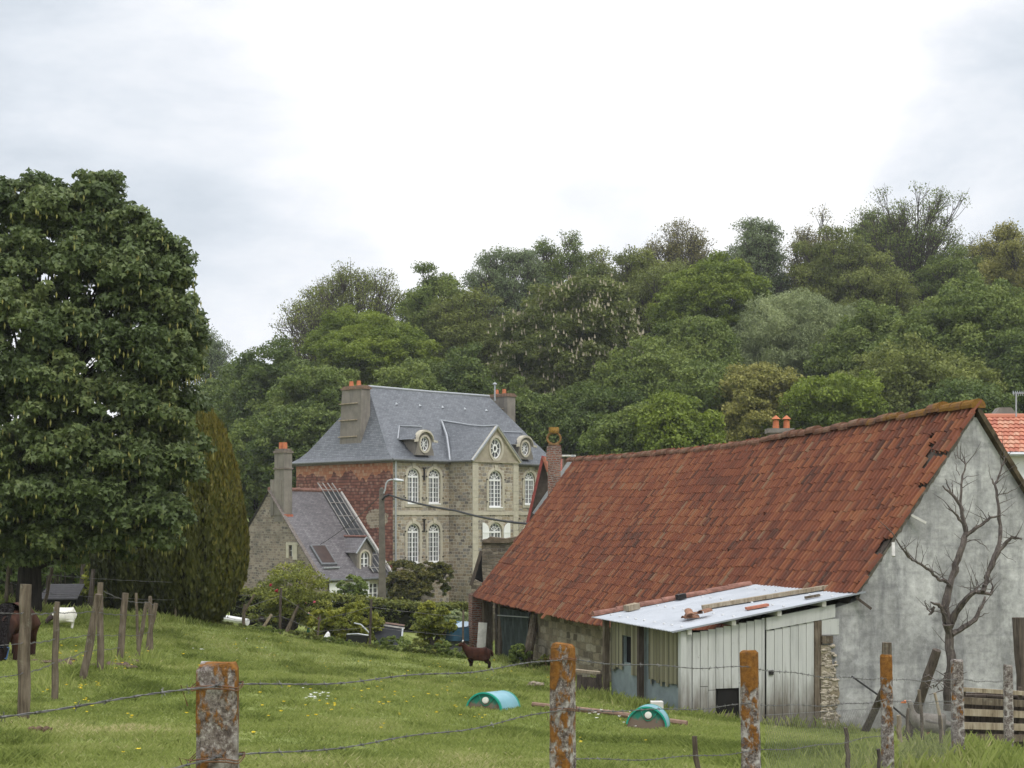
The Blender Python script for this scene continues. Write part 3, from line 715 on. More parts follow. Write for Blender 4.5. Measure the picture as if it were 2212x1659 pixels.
for i in range(3):
    mb.quad((cx0-.12,ys[i],zsl[i]),(-.03,ys[i],zsl[i]),(-.03,ys[i+1],zsl[i+1]),(cx0-.12,ys[i+1],zsl[i+1]))
mb.quad((cx0-.12,5.1,zr+.16),(-.03,5.1,zr+.16),(-.03,cy1+.3,ze-.1),(cx0-.12,cy1+.3,ze-.1))
crf = mb.build('roof', SLATE2, ct)
csl = lambda y: np.interp(y, ys, zsl)
# verge tiles, ridge, gutter, flashing
mb = MB()
for k in range(24):
    y = 5.0 - k*.22; z = float(csl(max(y,-.2)))
    mb.beam((cx0-.1,y,z+.05),(cx0-.1,y-.22,z-.2),.24+.04*random.random(),.07)
mb.build('verge_tiles', plain('verge_tile', (.17,.145,.13), .9, 0, .6, 14), crf)
MB().tube([(cx0-.1,5.1,zr+.2),(-.05,5.1,zr+.14)],.13,8).build('ridge_tiles', plain('cottage_ridge', (.2,.105,.08), .9, 0, .5, 5), crf)
MB().beam((-.1,5.2,zr+.28),(-.1,-.28,W(-3.58)),.13,.1).build('wall_flashing', OFFW, crf)
MB().tube([(cx0-.1,-.3,W(-3.68)),(-.1,-.3,W(-3.66))],.075,8).build('gutter', DZINC, crf)
# glazed strip with bars lying on the slates
mb = MB()
for x in (-1.62,-1.22,-.82,-.45):
    mb.tube([(x,5.5,float(csl(5.1))+.5),(x,5.1,float(csl(5.1))+.14),(x,2.6,float(csl(2.6))+.13),(x,1.0,float(csl(1.0))+.13),(x,-.1,W(-3.3))],.035,5)
for k in range(7):
    y = .2 + k*.8; mb.tube([(-1.7,y,float(csl(y))+.16),(-.4,y,float(csl(y))+.16)],.03,5)
MB().quad((-1.62,.0,W(-3.26)),(-.45,.0,W(-3.26)),(-.45,5.1,float(csl(5.1))+.06),(-1.62,5.1,float(csl(5.1))+.06)).build('roof_glazing', plain('dirty_glazing', (.05,.055,.06), .35, 0, .4, 3, .5), crf)
mb.build('glazing_bars', plain('bar_metal', (.3,.29,.27), .6, .2, .2), crf)
# skylight
yy0, yy1 = .55, 1.72
sk = MB().hexa([(-5.15,yy0,float(csl(yy0))+.02),(-3.95,yy0,float(csl(yy0))+.02),(-3.95,yy1,float(csl(yy1))+.02),(-5.15,yy1,float(csl(yy1))+.02),(-5.15,yy0-.06,float(csl(yy0))+.12),(-3.95,yy0-.06,float(csl(yy0))+.12),(-3.95,yy1-.06,float(csl(yy1))+.12),(-5.15,yy1-.06,float(csl(yy1))+.12)]).build('skylight', DZINC, crf)
MB().quad((-5.03,yy0+.02,float(csl(yy0))+.21),(-4.07,yy0+.02,float(csl(yy0))+.21),(-4.07,yy1-.14,float(csl(yy1-.14))+.21),(-5.03,yy1-.14,float(csl(yy1-.14))+.21)).build('skylight_pane', plain('reflecting_pane', (.05,.03,.024), .35, 0, .4, 2, .4), crf)
MB().box(-5.15,-3.95,yy0-.28,yy0-.08,float(csl(yy0))-.14,float(csl(yy0))-.06).build('skylight_flashing', ZINC, crf)
# dormer
dx = -1.95; dy = .35
mb = MB()
hol = arch(dx, .66, W(-3.2), W(-2.02))
outl = [(dx-.6,W(-3.45)),(dx+.6,W(-3.45)),(dx+.6,W(-1.95)),(dx,W(-1.25)),(dx-.6,W(-1.95))]
mb.holed(outl, [hol], front(dy), 0, .2)
for sd in (-1,1): mb.quad((dx+sd*.6,dy,W(-3.4)),(dx+sd*.6,2.3,W(-3.4)),(dx+sd*.6,2.3,W(-1.85)),(dx+sd*.6,dy,W(-1.85)))
dm = mb.build('dormer', RENDER, ct)
m_ = MB(); m_.prism(hol, front(dy), .14, .17); w_ = m_.build('dormer_window', GLASS, dm)
f = MB(); fr = front(dy); out = hol; inn = arch(dx, .54, W(-3.12), W(-2.08)); n = len(out)
f.add([fr(u,v,.08) for u,v in out]+[fr(u,v,.08) for u,v in inn]+[fr(u,v,.14) for u,v in inn], [(i,(i+1)%n,n+(i+1)%n,n+i) for i in range(n)]+[(n+i,n+(i+1)%n,2*n+(i+1)%n,2*n+i) for i in range(n)])
f.box(dx-.045,dx+.045,dy+.075,dy+.135,W(-3.15),W(-2.05))
for k in (1,2): zz = W(-3.15)+1.05*k/3; f.box(dx-.3,dx+.3,dy+.085,dy+.135,zz-.025,zz+.025)
f.box(dx-.42,dx+.42,dy-.06,dy+.1,W(-3.27),W(-3.19)); f.build('dormer_window_frame', WHITE, dm)
s = MB(); o_ = arch(dx,.9,W(-3.2),W(-1.9)); i_ = arch(dx,.665,W(-3.2),W(-2.02)); n = len(o_)
s.add([fr(u,v,-.05) for u,v in o_]+[fr(u,v,-.05) for u,v in i_]+[fr(u,v,.02) for u,v in o_], [(i,(i+1)%n,n+(i+1)%n,n+i) for i in range(1,n)]+[(2*n+i,2*n+(i+1)%n,(i+1)%n,i) for i in range(1,n)])
s.build('dormer_surround', LIMEST, dm)
mb = MB()
for sd in (-1,1):
    a,b,c,d = (dx+sd*.78,dy-.15,W(-2.1)),(dx+sd*.78,2.0,W(-2.1)),(dx,2.75,W(-1.14)),(dx,dy-.15,W(-1.14))
    mb.quad(*((b,a,d,c) if sd<0 else (a,b,c,d)))
dr = mb.build('dormer_roof', SLATE2, dm)
m_ = MB()
for sd in (-1,1): m_.beam((dx+sd*.8,dy-.17,W(-2.13)),(dx,dy-.17,W(-1.13)),.05,.09,(0,1,0))
m_.beam((dx-.8,1.85,W(-2.05)),(dx-.35,2.15,W(-1.5)),.16,.06); m_.each('dormer_flashing', ZINC, dm)
MB().tube([(dx,dy-.15,W(-1.1)),(dx,2.7,W(-1.1))],.07,8).build('dormer_ridge', plain('dormer_ridge', (.2,.1,.08), .9, 0, .4), dm)
# cottage chimney
m_ = MB(); m_.box(-5.62,-5.02,3.62,4.62,W(-.2),W(4.15)); m_.box(-5.7,-5.02,4.62,4.95,W(.2),W(2.4)); m_.box(-5.66,-5.62,3.85,4.62,W(.2),W(2.38))
c = m_.build('chimney', RENDER, ct)
MB().box(-5.68,-4.96,3.56,4.68,W(3.02),W(3.12)).box(-5.68,-4.96,3.56,4.68,W(4.02),W(4.15)).box(-5.6,-5.04,3.64,4.6,W(4.151),W(4.28)).build('chimney_cap', plain('cottage_chimney_cap', (.17,.14,.115), .9, 0, .35), c)
for yy in (3.95,4.32): MB().tube([(-5.32,yy,W(4.2)),(-5.32,yy,W(4.68))],[.16,.14],12).build('chimney_pot', POT, c)
MB().beam((-5.02,3.55,W(.1)),(-5.7,3.55,W(.1)),.1,.3).build('chimney_flashing', plain('brick_fillet', (.38,.12,.07), .9, 0, .3), c)
# ================================================================== BARN
BA = math.radians(17.5); BZ = -4.3; BL = 24.6
barn = thing('barn', 'long old barn with sagging red-brown pantile roof and grey cement-block gable', 'barn', (9.68, 31, BZ), BA)
wz = lambda w: w - BZ
RH = lambda y: wz(2.33 + (2.13 - 2.33) * y / BL - .20 * math.sin(math.pi * y / BL))
EH = lambda y: wz(-2.80 - .16 * math.sin(math.pi * min(1, y / BL)))
HW = 3.86
def barn_pt(y, v, nrm=0.0):          # v 0 at eave .. 1 at ridge (west slope); slight belly
    ze, zr_ = EH(y), RH(y)
    x = -HW * (1 - v); z = ze + (zr_ - ze) * v - .10 * math.sin(math.pi * v) * (.6 + .4 * math.sin(y * .9))
    sl = math.hypot(HW, zr_ - ze); nx, nz = -(zr_ - ze) / sl, HW / sl
    return Vector((x + nx * nrm, y, z + nz * nrm))
def barn_to_local(p):
    c, s = math.cos(BA), math.sin(BA); dx, dy = p.x - 9.68, p.y - 31
    return Vector((dx * c + dy * s, -dx * s + dy * c, p.z - BZ))
# walls
_g = lambda v: (lambda p: (p.x, p.z))(barn_pt(0, v, -.09))
gp = [(-3.62,-.9),(3.6,-.9),(3.6,_g(.07)[1])] + [(-_g(v)[0], _g(v)[1]) for v in (.3,.6,.85,.97)] + [_g(v) for v in (.97,.85,.6,.45,.30)] + [(-2.75,wz(2.33)-2.75*1.34-.3),(-2.95,wz(-1.72)),(-3.62,wz(-1.9))]
MB().prism(gp, lambda u,v,d:(u,d,v), 0.0, .35).build('gable_wall', GABLE, barn)
mb = MB(); mb.box(-3.45,-3.1,.36,19.0,-1.6,wz(-2.55)); mb.box(3.2,3.5,.36,24.4,-1.6,wz(-2.4)); mb.box(-3.1,3.2,24.1,24.4,-1.6,wz(-2.4))
mb.prism([(-3.5,wz(-2.4)),(3.5,wz(-2.4)),(0,wz(1.85))], lambda u,v,d:(u,d,v), 24.1, 24.4)
mb.build('stone_wall', STONE_C, barn)
MB().box(-3.1,-.2,19.0,19.25,-1.6,wz(-2.2)).build('inner_wall', STONE_D, barn)
# open bay: posts, lintel, net
mb = MB()
mb.beam((-3.45,24.2,-1.4),(-3.45,24.2,wz(-2.6)),.32,.3).build('timber_post', WOOD, barn)
MB().beam((-3.42,22.6,-1.4),(-3.42,22.6,wz(-2.6)),.16,.16).build('timber_post', WOOD, barn)
MB().beam((-3.4,20.6,-1.4),(-3.4,20.6,wz(-2.6)),.1,.1).build('timber_post', WOOD, barn)
MB().beam((-3.42,18.9,wz(-2.83)),(-3.42,24.5,wz(-2.83)),.25,.24).build('lintel', WOOD_D, barn)
mb = MB(); rr = random.Random(3)
for i in range(14):
    for j in range(6):
        f_ = lambda a,b:( -3.5+.05*math.sin(a*1.7+b), 19.2+a*.225, -1.3+b*.42)
        mb.quad(f_(i,j),f_(i+1,j),f_(i+1,j+1),f_(i,j+1),rr.random())
mb.build('netting_screen', plain('dark_green_net', (.03,.042,.04), .8, 0, .4, 5), barn)
m_ = MB(); m_.tube([(-3.62,18.9,wz(-3.2)),(-3.62,22.4,wz(-3.35))],.02,5); m_.build('screen_rail', GREY, barn)
MB().box(-3.95,-3.5,24.42,24.9,-1.6,wz(-2.72)).build('brick_pier', BRICK, barn)
# tiles: every pantile modelled
mb = MB(); cols = 152; tw = BL / cols; rows = 23; R2 = random.Random(21)
prof_s = [(0,-.012),(.14,.04),(.3,.06),(.46,.036),(.6,-.014),(.82,-.034),(1,-.012)]
for r in range(rows):
    v0 = r / rows; v1 = (r + 1) / rows
    for c in range(cols):
        y0 = c * tw - .13 - .05*float(vnoise(r*3.7, 2.0))*(c == 0)
        if y0 < 4.15 and v0 < .245: continue                       # cut short above the lean-to
        if c in (0, 1) and r in (9, 10, 15, 18): continue
        if (c, r) in ((3,19),(4,19),(2,18),(3,18),(4,18),(5,19),(3,17),(6,20)): continue       # slipped tiles near the gable
        tn = min(1, max(0, 0.5 + R2.gauss(0, .17) + .34*(float(vnoise(c*2.3+3, r*.13+7))-.5) + .22*(float(vnoise(c*.07, r*.3))-.5))); jn = R2.uniform(0, .014); jy = R2.uniform(-.008, .008); jv = R2.uniform(-.10, .10)/rows
        if R2.random() < .012: jv -= .03; jn += .02
        vs = []
        for (k, h) in prof_s:
            y = y0 + tw * k * 1.02 + jy
            vs.append(barn_pt(y, v0 + jv - .008, h + .042 + jn)); 
        for (k, h) in prof_s: vs.append(barn_pt(y0 + tw * k * 1.02 + jy, v1 + .02 + jv, h + .012 + jn))
        for (k, h) in prof_s: vs.append(barn_pt(y0 + tw * k * 1.02 + jy, v0 + jv - .008, h + .018 + jn))
        n = len(prof_s)
        mb.add(vs, [(i+1, i, n+i, n+i+1) for i in range(n-1)] + [(i, i+1, 2*n+i+1, 2*n+i) for i in range(n-1)], tn)
roofb = mb.build('roof_tiles', PANTILE, barn, smooth=False)
# battens and boarding below the tiles, tiled back slope, ridge
mb = MB()
N = 24
for i in range(N):
    ya, yb_ = BL*i/N, BL*(i+1)/N
    for j in range(6):
        va, vb = j/6, (j+1)/6
        if yb_ < 4.2 and vb <= .17: continue
        mb.quad(barn_pt(yb_,va,-.03),barn_pt(ya,va,-.03),barn_pt(ya,vb,-.03),barn_pt(yb_,vb,-.03))
mb.build('roof_boarding', WOOD_D, barn)
mb = MB()
for i in range(N):
    ya, yb_ = -.12 + (BL+.12)*i/N, -.12 + (BL+.12)*(i+1)/N
    for j in range(8):
        va, vb = 1-j/8, 1-(j+1)/8
        q = lambda y, v, h: Vector((HW*(1-v), y, EH(max(y,0))+(RH(max(y,0))-EH(max(y,0)))*v - .1*math.sin(math.pi*v) + h))
        mb.quad(q(ya,va,.06),q(ya,vb,.09),q(yb_,vb,.09),q(yb_,va,.06))
        if i == 0: mb.quad(q(ya,va,-.09),q(ya,vb,-.09),q(ya,vb,.09),q(ya,va,.06)); mb.quad(q(ya,vb,-.09),q(ya,va,-.09),q(ya+.3,va,-.09),q(ya+.3,vb,-.09))
mb.build('back_slope', plain('mossy_tile_edge', (.085,.066,.042), .95, 0, .6, 5, .1, .6), barn)
mb = MB(); y = -.14; R3 = random.Random(4)
while y < BL + .05:
    l = .42; rr_ = (.165 if y < 1.5 else .135) + R3.uniform(-.018, .02); dz = R3.uniform(-.03, .035) + (.05 if y < 9.2 else 0)
    pts = []
    for q in (0, 1):
        yy = y + l*1.06*q; rad = rr_*(1.07 if q == 0 else .96)
        for k in range(9):
            a = math.radians(-15 + 210*k/8)
            pts.append((rad*math.cos(a)*1.05, yy, RH(max(0,min(yy,BL))) + .0 + dz + rad*math.sin(a)*.95 - .01))
    mb.add(pts, [(k+1,k,9+k,9+k+1) for k in range(8)] + [(0,1,2,3,4,5,6,7,8)])
    y += l
mb.build('ridge_tiles', RIDGE, barn)
# verge: end rafters, ragged dark strip, stray sticks
m_ = MB(); R4 = random.Random(8); pv = None
for k in range(61):
    v = .26 + .73*k/60; p = barn_pt(0, v, -.02); q = p - Vector((0,0,.10+.07*R4.random())); 
    if pv: m_.quad((pv[1].x,-.03,pv[1].z),(q.x,-.03,q.z),(p.x,-.05,p.z),(pv[0].x,-.05,pv[0].z))
    pv = (p, q)
m_.build('verge_shade_strip', plain('verge_shade_strip', (.13,.115,.1), .95, 0, .5, 9), barn)  # dark strip paints the shadow below the overhanging verge tiles
for v, dx_, l in ((.58,-.05,.26),(.47,-.02,.42),(.25,.0,.35)):
    p = barn_pt(-.06, v, -.05); MB().beam(p+Vector((.0,-.04,-.02)), p+Vector((.28 if l<.4 else -.05,-.14,-l*.7)), .06,.05).build('loose_batten', OFFW if l != .35 else WOOD_D, barn)
# crumbling stone at the gable's lower left corner
R5 = random.Random(12); mb = MB()
def rock(mb, c, rx, ry, rz, R_, tone=None):
    n1, n2 = 5, 7; vs = []; ph = R_.random()*6
    for i in range(n1):
        th = math.pi*(i+.5)/n1
        for j in range(n2):
            a = 2*math.pi*j/n2+ph; k = R_.uniform(.8,1.15)
            vs.append((c[0]+rx*math.sin(th)*math.cos(a)*k, c[1]+ry*math.sin(th)*math.sin(a)*k, c[2]+rz*math.cos(th)*k))
    fs = [(i*n2+j,(i+1)*n2+j,(i+1)*n2+(j+1)%n2,i*n2+(j+1)%n2) for i in range(n1-1) for j in range(n2)]
    fs += [tuple(range(n2)), tuple(range((n1-1)*n2+n2-1,(n1-1)*n2-1,-1))]
    mb.add(vs, fs, tone)
bk = MB(); edge = [(-3.62,-.6),(-3.3,-.6),(-3.26,-.1),(-3.16,.1),(-3.3,.45),(-3.2,.75),(-3.24,1.0),(-3.36,1.3),(-3.4,1.6),(-3.48,1.75),(-3.62,1.75)]
bk.prism(edge, lambda u,v,d:(u,d,v), -.035, .0); bk.build('bared_masonry', STONE_C, barn)
for k in range(190):
    z = R5.uniform(-.5, 1.75); x = -3.58 + R5.random()**1.4*.36*(1.1-.2*z)
    rock(mb, (x,-.025,z), R5.uniform(.03,.085), .035, R5.uniform(.02,.045), R5, R5.random())
mb.build('crumbled_stone', plain('crumbled_stone', (.36,.315,.25), .95, 0, .4, 9), barn)
MB().box(-3.62,-3.38,-.08,.0,1.78,1.93).build('timber_lintel', WOOD, barn)

# ================================================================== LEAN-TO against the barn
lt = thing('lean_to_shed', 'white boarded lean-to shed with shiny corrugated metal roof against the barn', 'shed', (9.68, 31, BZ), BA)
TZ = lambda x: wz(-2.18) + (x + 6.79) * .167
mb = MB(); per = .076; ny = int((4.2 + .28) / per * 6)
xs_ = [-6.92, -5.6, -4.2, -2.7]
for i in range(ny):
    ya = -.16 + 4.5*i/ny; yb_ = -.16 + 4.5*(i+1)/ny
    za = .013*math.sin(2*math.pi*ya/per); zb = .013*math.sin(2*math.pi*yb_/per)
    for xa, xb in zip(xs_[:-1], xs_[1:]):
        mb.quad((xb,ya,TZ(xb)+za),(xa,ya,TZ(xa)+za),(xa,yb_,TZ(xa)+zb),(xb,yb_,TZ(xb)+zb))
tr = mb.build('metal_roof', TIN, lt, smooth=False)
mb = MB(); mb.hexa([(-6.95,-.19,TZ(-6.95)-.012),(-2.7,-.19,TZ(-2.7)-.012),(-2.7,-.16,TZ(-2.7)-.012),(-6.95,-.16,TZ(-6.95)-.012),(-6.95,-.19,TZ(-6.95)+.02),(-2.7,-.19,TZ(-2.7)+.02),(-2.7,-.16,TZ(-2.7)+.02),(-6.95,-.16,TZ(-6.95)+.02)])
mb.build('roof_trim', plain('trim_metal', (.3,.32,.35), .5, .3, .1), lt)
mb = MB(); R6 = random.Random(2)
for x in (-6.6,-5.5,-4.4,-3.3):
    for k in range(9):
        y = .1 + k*.48 + R6.uniform(-.05,.05); mb.box(x-.022,x+.022,y-.022,y+.022,TZ(x)+.012,TZ(x)+.035)
mb.build('roof_screws', WHITE, lt)
# purlins + rafters under the sheet
mb = MB()
for x in (-6.55,-5.6,-4.6,-3.6): mb.beam((x,-.12,TZ(x)-.075),(x,4.2,TZ(x)-.075),.09,.1)
mb.each('purlin', OFFW, lt)
# boarded end wall (faces the camera)
hx0, hx1, hz0, hz1 = -5.87, -5.55, wz(-3.86), wz(-3.38)
mb = MB(); x = -6.6; R7 = random.Random(6); bw = .168
while x < -4.86:
    x2 = min(x + bw, -4.85); tn = R7.random(); d = R7.uniform(0,.012)
    zt = TZ(x) - .12
    segs = [(-.3, zt)]
    if x2 > hx0+.03 and x < hx1-.03: segs = [(hz1+.02, zt)]
    elif R7.random() < .35: zz = R7.uniform(.75, 1.05); segs = [(-.3, zz-.006), (zz+.006, zt)]
    for a, b in segs: mb.box(x+.006, x2-.006, .02-d, .045-d, a, b, min(1,max(0,tn+R7.uniform(-.2,.2))))
    x = x2
mb.build('boarded_wall', WHITEBOARD, lt)
MB().box(-6.6,-3.3,.06,.1,-.3,wz(-2.2)).build('backing_wall', DARK, lt)
MB().box(hx0-.03,hx1+.03,-.0,.05,-.5,hz0).build('hatch_board', WOOD, lt)
MB().box(hx0,hx1,.048,.058,hz0,hz1).build('hatch_opening', DARK, lt)
mb = MB(); x = -4.83
while x < -3.77:
    x2 = min(x+.178,-3.76); mb.box(x+.005,x2-.005,.0,.028,-.25,TZ(x)-.38,R7.random()); x = x2
door = mb.build('door', WHITEBOARD, lt)
MB().hexa([(-4.84,-.03,TZ(-4.84)-.37),(-3.3,-.03,TZ(-3.3)-.40),(-3.3,.03,TZ(-3.3)-.40),(-4.84,.03,TZ(-4.84)-.37),(-4.84,-.03,TZ(-4.84)-.13),(-3.3,-.03,TZ(-3.3)-.14),(-3.3,.03,TZ(-3.3)-.14),(-4.84,.03,TZ(-4.84)-.13)]).build('header_board', WHITEBOARD, lt)
MB().box(-3.76,-3.6,-.02,.05,-.6,TZ(-3.7)-.4).build('door_jamb', WOOD, lt)
MB().box(-3.6,-3.2,-.012,.055,1.95,TZ(-3.4)-.42).build('side_board', WHITEBOARD, lt)
MB().box(-4.78,-4.68,-.03,.0,1.18,1.27).build('door_latch', IRON, door)
# front (eave side) wall: sheet, hanging corrugated panels, posts
mb = MB()
hole1 = [(2.82,wz(-3.12)),(3.33,wz(-3.12)),(3.33,wz(-2.55)),(2.82,wz(-2.55))]; hole2 = [(1.86,wz(-3.2)),(2.0,wz(-3.2)),(2.0,wz(-2.62)),(1.86,wz(-2.62))]
mb.holed([(.05,-.4),(4.1,-.4),(4.1,TZ(-6.6)-.1),(.05,TZ(-6.6)-.1)], [hole1, hole2], lambda u,v,d:(-6.54+d,u,v), 0, .06)
mb.build('blue_sheet_wall', BLUESHEET, lt)
MB().quad((-6.45,0,-.4),(-6.45,4.1,-.4),(-6.45,4.1,1.98),(-6.45,0,1.98)).build('wall_lining', DARK, lt)
def fibre(y0, y1, zt, zb0, zb1, rag, R_):
    m_ = MB(); n = int((y1-y0)/.038); zb = zb0
    for i in range(n):
        ya = y0+(y1-y0)*i/n; yb_ = y0+(y1-y0)*(i+1)/n
        if i % 3 == 0: zb = zb0 + (zb1-zb0)*i/n + R_.uniform(-rag, rag)
        xa = -6.585 - .02*math.sin(ya/.076*2*math.pi*.5); xb = -6.585 - .02*math.sin(yb_/.076*2*math.pi*.5)
        m_.quad((xa,yb_ if False else ya,zb),(xb,yb_,zb),(xb,yb_,zt),(xa,ya,zt), R_.random())
    m_.build('fibreglass_panel', FIBRE, lt)
R8 = random.Random(5)
fibre(3.34,4.02,TZ(-6.6)-.08,wz(-3.30),wz(-3.33),.05,R8); fibre(2.34,2.82,TZ(-6.6)-.08,wz(-3.36),wz(-3.36),.03,R8)
fibre(2.82,3.34,TZ(-6.6)-.08,wz(-2.53),wz(-2.53),.0,R8); fibre(.08,1.84,TZ(-6.6)-.08,wz(-3.36),wz(-3.38),.07,R8)
for y, w, mt in ((-.01,.12,WHITEBOARD),(2.12,.11,WOOD_D),(4.12,.13,WOOD)): MB().box(-6.72,-6.6,y-w/2,y+w/2,-.6,TZ(-6.65)-.05).build('corner_post', mt, lt)
# loose things lying on the metal roof (separate things)
def b2w(x, y, z): c, s = math.cos(BA), math.sin(BA); return Vector((9.68 + x*c - y*s, 31 + x*s + y*c, z + BZ))
def lt_beam(a, b, w, h, off=.03): return MB().beam(b2w(a[0],a[1],TZ(a[0])+off+h/2), b2w(b[0],b[1],TZ(b[0])+off+h/2), w, h)
tag(lt_beam((-5.35,1.9),(-2.75,1.15),.2,.08).build('timber_plank', WOOD_P), 'long pale timber plank lying on the corrugated metal roof', 'plank')
tag(lt_beam((-5.0,.55),(-4.55,.48),.16,.05).build('roof_tile', REDTILE), 'flat pinkish red tile lying near the roof edge above the white boards', 'tile')
tag(lt_beam((-3.75,.4),(-3.45,.34),.08,.05).build('wood_offcut', WOOD), 'small grey wood offcut at the upper end of the metal roof', 'offcut')
tag(lt_beam((-6.25,3.95),(-5.95,4.02),.2,.13).build('stone_block', WOOD_P), 'mossy tan stone block weighing down the far edge of the metal roof', 'stone')
tag(lt_beam((-4.95,4.1),(-4.75,4.14),.14,.12).build('stone_block', IRON), 'small dark stone on the metal roof edge below the tiles', 'stone')
mb = MB()
for k, (dx_, dy_, ang, tilt) in enumerate(((0,0,.3,.1),(.12,.1,-.5,.35),(.3,-.05,.9,.2),(-.05,-.08,1.6,.5))):
    c = b2w(-6.1+dx_, .85+dy_, TZ(-6.1+dx_)+.05+.035*k)
    d = Vector((math.cos(ang),math.sin(ang),math.sin(tilt)*.5)); s_ = Vector((-math.sin(ang),math.cos(ang),0)); pts = []
    for q in (-.17,.17):
        for j in range(7):
            a = math.pi*j/6; pts.append(c + d*q + s_*math.cos(a)*.085 + Vector((0,0,math.sin(a)*.06)))
    mb.add(pts,[(j,j+1,7+j+1,7+j) for j in range(6)])
tag(mb.build('broken_tiles', plain('brown_tile', (.26,.14,.09), .9, 0, .4, 9)), 'heap of broken brown curved tiles on the metal roof corner', 'tiles')
mb = MB()
for k in range(7):
    x = -6.9 + k*.55; pts = []
    for q in (0,.58):
        for j in range(7): a = math.pi*j/6; pts.append(b2w(x+q, 4.32+.11*math.cos(a), TZ(x+q)+.02+.09*math.sin(a)+(.0 if q else .02)))
    mb.add(pts,[(j,j+1,7+j+1,7+j) for j in range(6)]+[(0,1,2,3,4,5,6)], random.random())
tag(mb.build('verge_tile_row', plain('verge_red', (.24,.12,.09), .9, 0, .5, 5)), 'row of loose red tiles bedded along the far verge of the metal roof', 'tiles')

# ================================================================== RUIN behind the barn
ru = thing('ruined_outbuilding', 'ruined mossy stone outbuilding with a black gap under its broken roof', 'ruin', P(1085, 1300, 62), 0)
L = lambda px, py, Y=62: P(px, py, Y) - P(1085, 1300, 62)
def pprism(pxs, Y0, Y1, name, mat, par, org):
    m_ = MB(); a = [P(x, y, Y0) - org for x, y in pxs]; b = [Vector((p.x, p.y + (Y1 - Y0), p.z)) for p in a]; n = len(a)
    m_.add(a + b, [tuple(range(n-1,-1,-1)), tuple(range(n, 2*n))] + [(i, (i+1)%n, n+(i+1)%n, n+i) for i in range(n)])
    return m_.build(name, mat, par)
og = P(1085, 1300, 62)
pprism([(1046,1290),(1041,1225),(1042,1166),(1060,1163),(1090,1166),(1130,1159),(1200,1160),(1200,1420),(1046,1420)], 62, 64, 'stone_wall', STONE_D, ru, og)
pprism([(1040,1172),(1058,1160),(1092,1164),(1128,1157),(1200,1158),(1200,1167),(1130,1168),(1092,1173)], 61.85, 64.2, 'wall_coping', plain('mossy_coping', (.13,.1,.07), .95, 0, .45, 5), ru, og)
pprism([(1018,1262),(1026,1252),(1036,1257),(1048,1262),(1050,1420),(1018,1420)], 61.5, 62.0, 'broken_pier', STONE_D, ru, og)
pprism([(1019,1262),(1027,1236),(1036,1206),(1040,1192),(1043,1215),(1048,1240),(1050,1262)], 62.6, 62.9, 'roof_gap', DARK, ru, og)
MB().beam(L(1017,1265,61.4),L(1040,1190,61.4),.1,.14).build('rafter', WOOD_D, ru)
MB().beam(L(1020,1420,60),L(1020,1285,60),.1,.1).build('pier_post', WOOD, ru)

# ================================================================== HOUSE with brick chimney behind the barn (left end)
h2 = thing('red_tiled_house', 'red tiled house with dark gable and white verge mostly hidden behind the barn ridge', 'house', P(1200, 1300, 70), 0)
og = P(1200, 1300, 70)
pprism([(1140,1420),(1140,1128),(1172,992),(1206,1100),(1300,1130),(1300,1420)], 70, 71, 'gable_wall', plain('dark_gable', (.07,.055,.045), .9, 0, .3), h2, og)
m_ = MB(); m_.beam(P(1139,1130,69.8)-og, P(1173,985,69.8)-og, .13, .2, (0,1,0)); m_.build('verge_tiles', plain('verge_dark_red', (.24,.06,.05), .85, 0, .3), h2)
m_ = MB(); a, b = P(1173,985,69.8)-og, P(1290,1170,69.8)-og; dp = Vector((2.5, 8, 0)); m_.quad(a, b, b+dp, a+dp); m_.build('roof', plain('dull_red_tile', (.27,.09,.065), .85, 0, .4, 5), h2)
m_ = MB(); m_.tube([P(1176,988,69.7)-og, P(1186,1018,69.7)-og], .12, 8); m_.build('ridge_end_tile', REDTILE, h2)
m_ = MB(); m_.beam(P(1240,984,66)-og, P(1153,1110,66)-og, .16, .28, (0,1,0)); m_.build('white_verge_board', ZINC, h2)
pprism([(1217,1020),(1217,990),(1232,988),(1243,1020)], 68, 69.5, 'dormer', plain('brown_dormer', (.2,.15,.12), .9, 0, .2), h2, og)
m_ = MB(); m_.beam(P(1212,985,67.6)-og, P(1243,985,67.6)-og, .9, .07); m_.build('dormer_roof', OFFW, h2)
cm = pprism([(1184,1130),(1184,995),(1181,995),(1180,984),(1182,963),(1212,962),(1214,984),(1211,996),(1211,1130)], 64, 64.55, 'chimney', BRICK, h2, og)
c0 = P(1196.5, 962, 64.25) - og
m_ = MB(); m_.tube([c0+Vector((0,0,-.0)), c0+Vector((0,0,.08))], .24, 12); m_.build('pot_base', plain('lichen_pot', (.2,.12,.05), .95, 0, .4, 12), h2)
m_ = MB(); pts = [c0 + Vector((.29*math.cos(a), 0, .30+.25*math.sin(a))) for a in [2*math.pi*k/20 for k in range(21)]]; m_.tube(pts, .055, 6, False); m_.build('pot_ring', plain('lichen_ring', (.22,.125,.045), .95, 0, .4, 12), h2)
m_ = MB(); m_.tube([c0+Vector((0,0,.53)), c0+Vector((0,0,.62)), c0+Vector((0,0,.78))], [.2,.23,.22], 12); m_.build('pot_cap', plain('lichen_cap', (.26,.15,.035), .95, 0, .4, 12), h2)
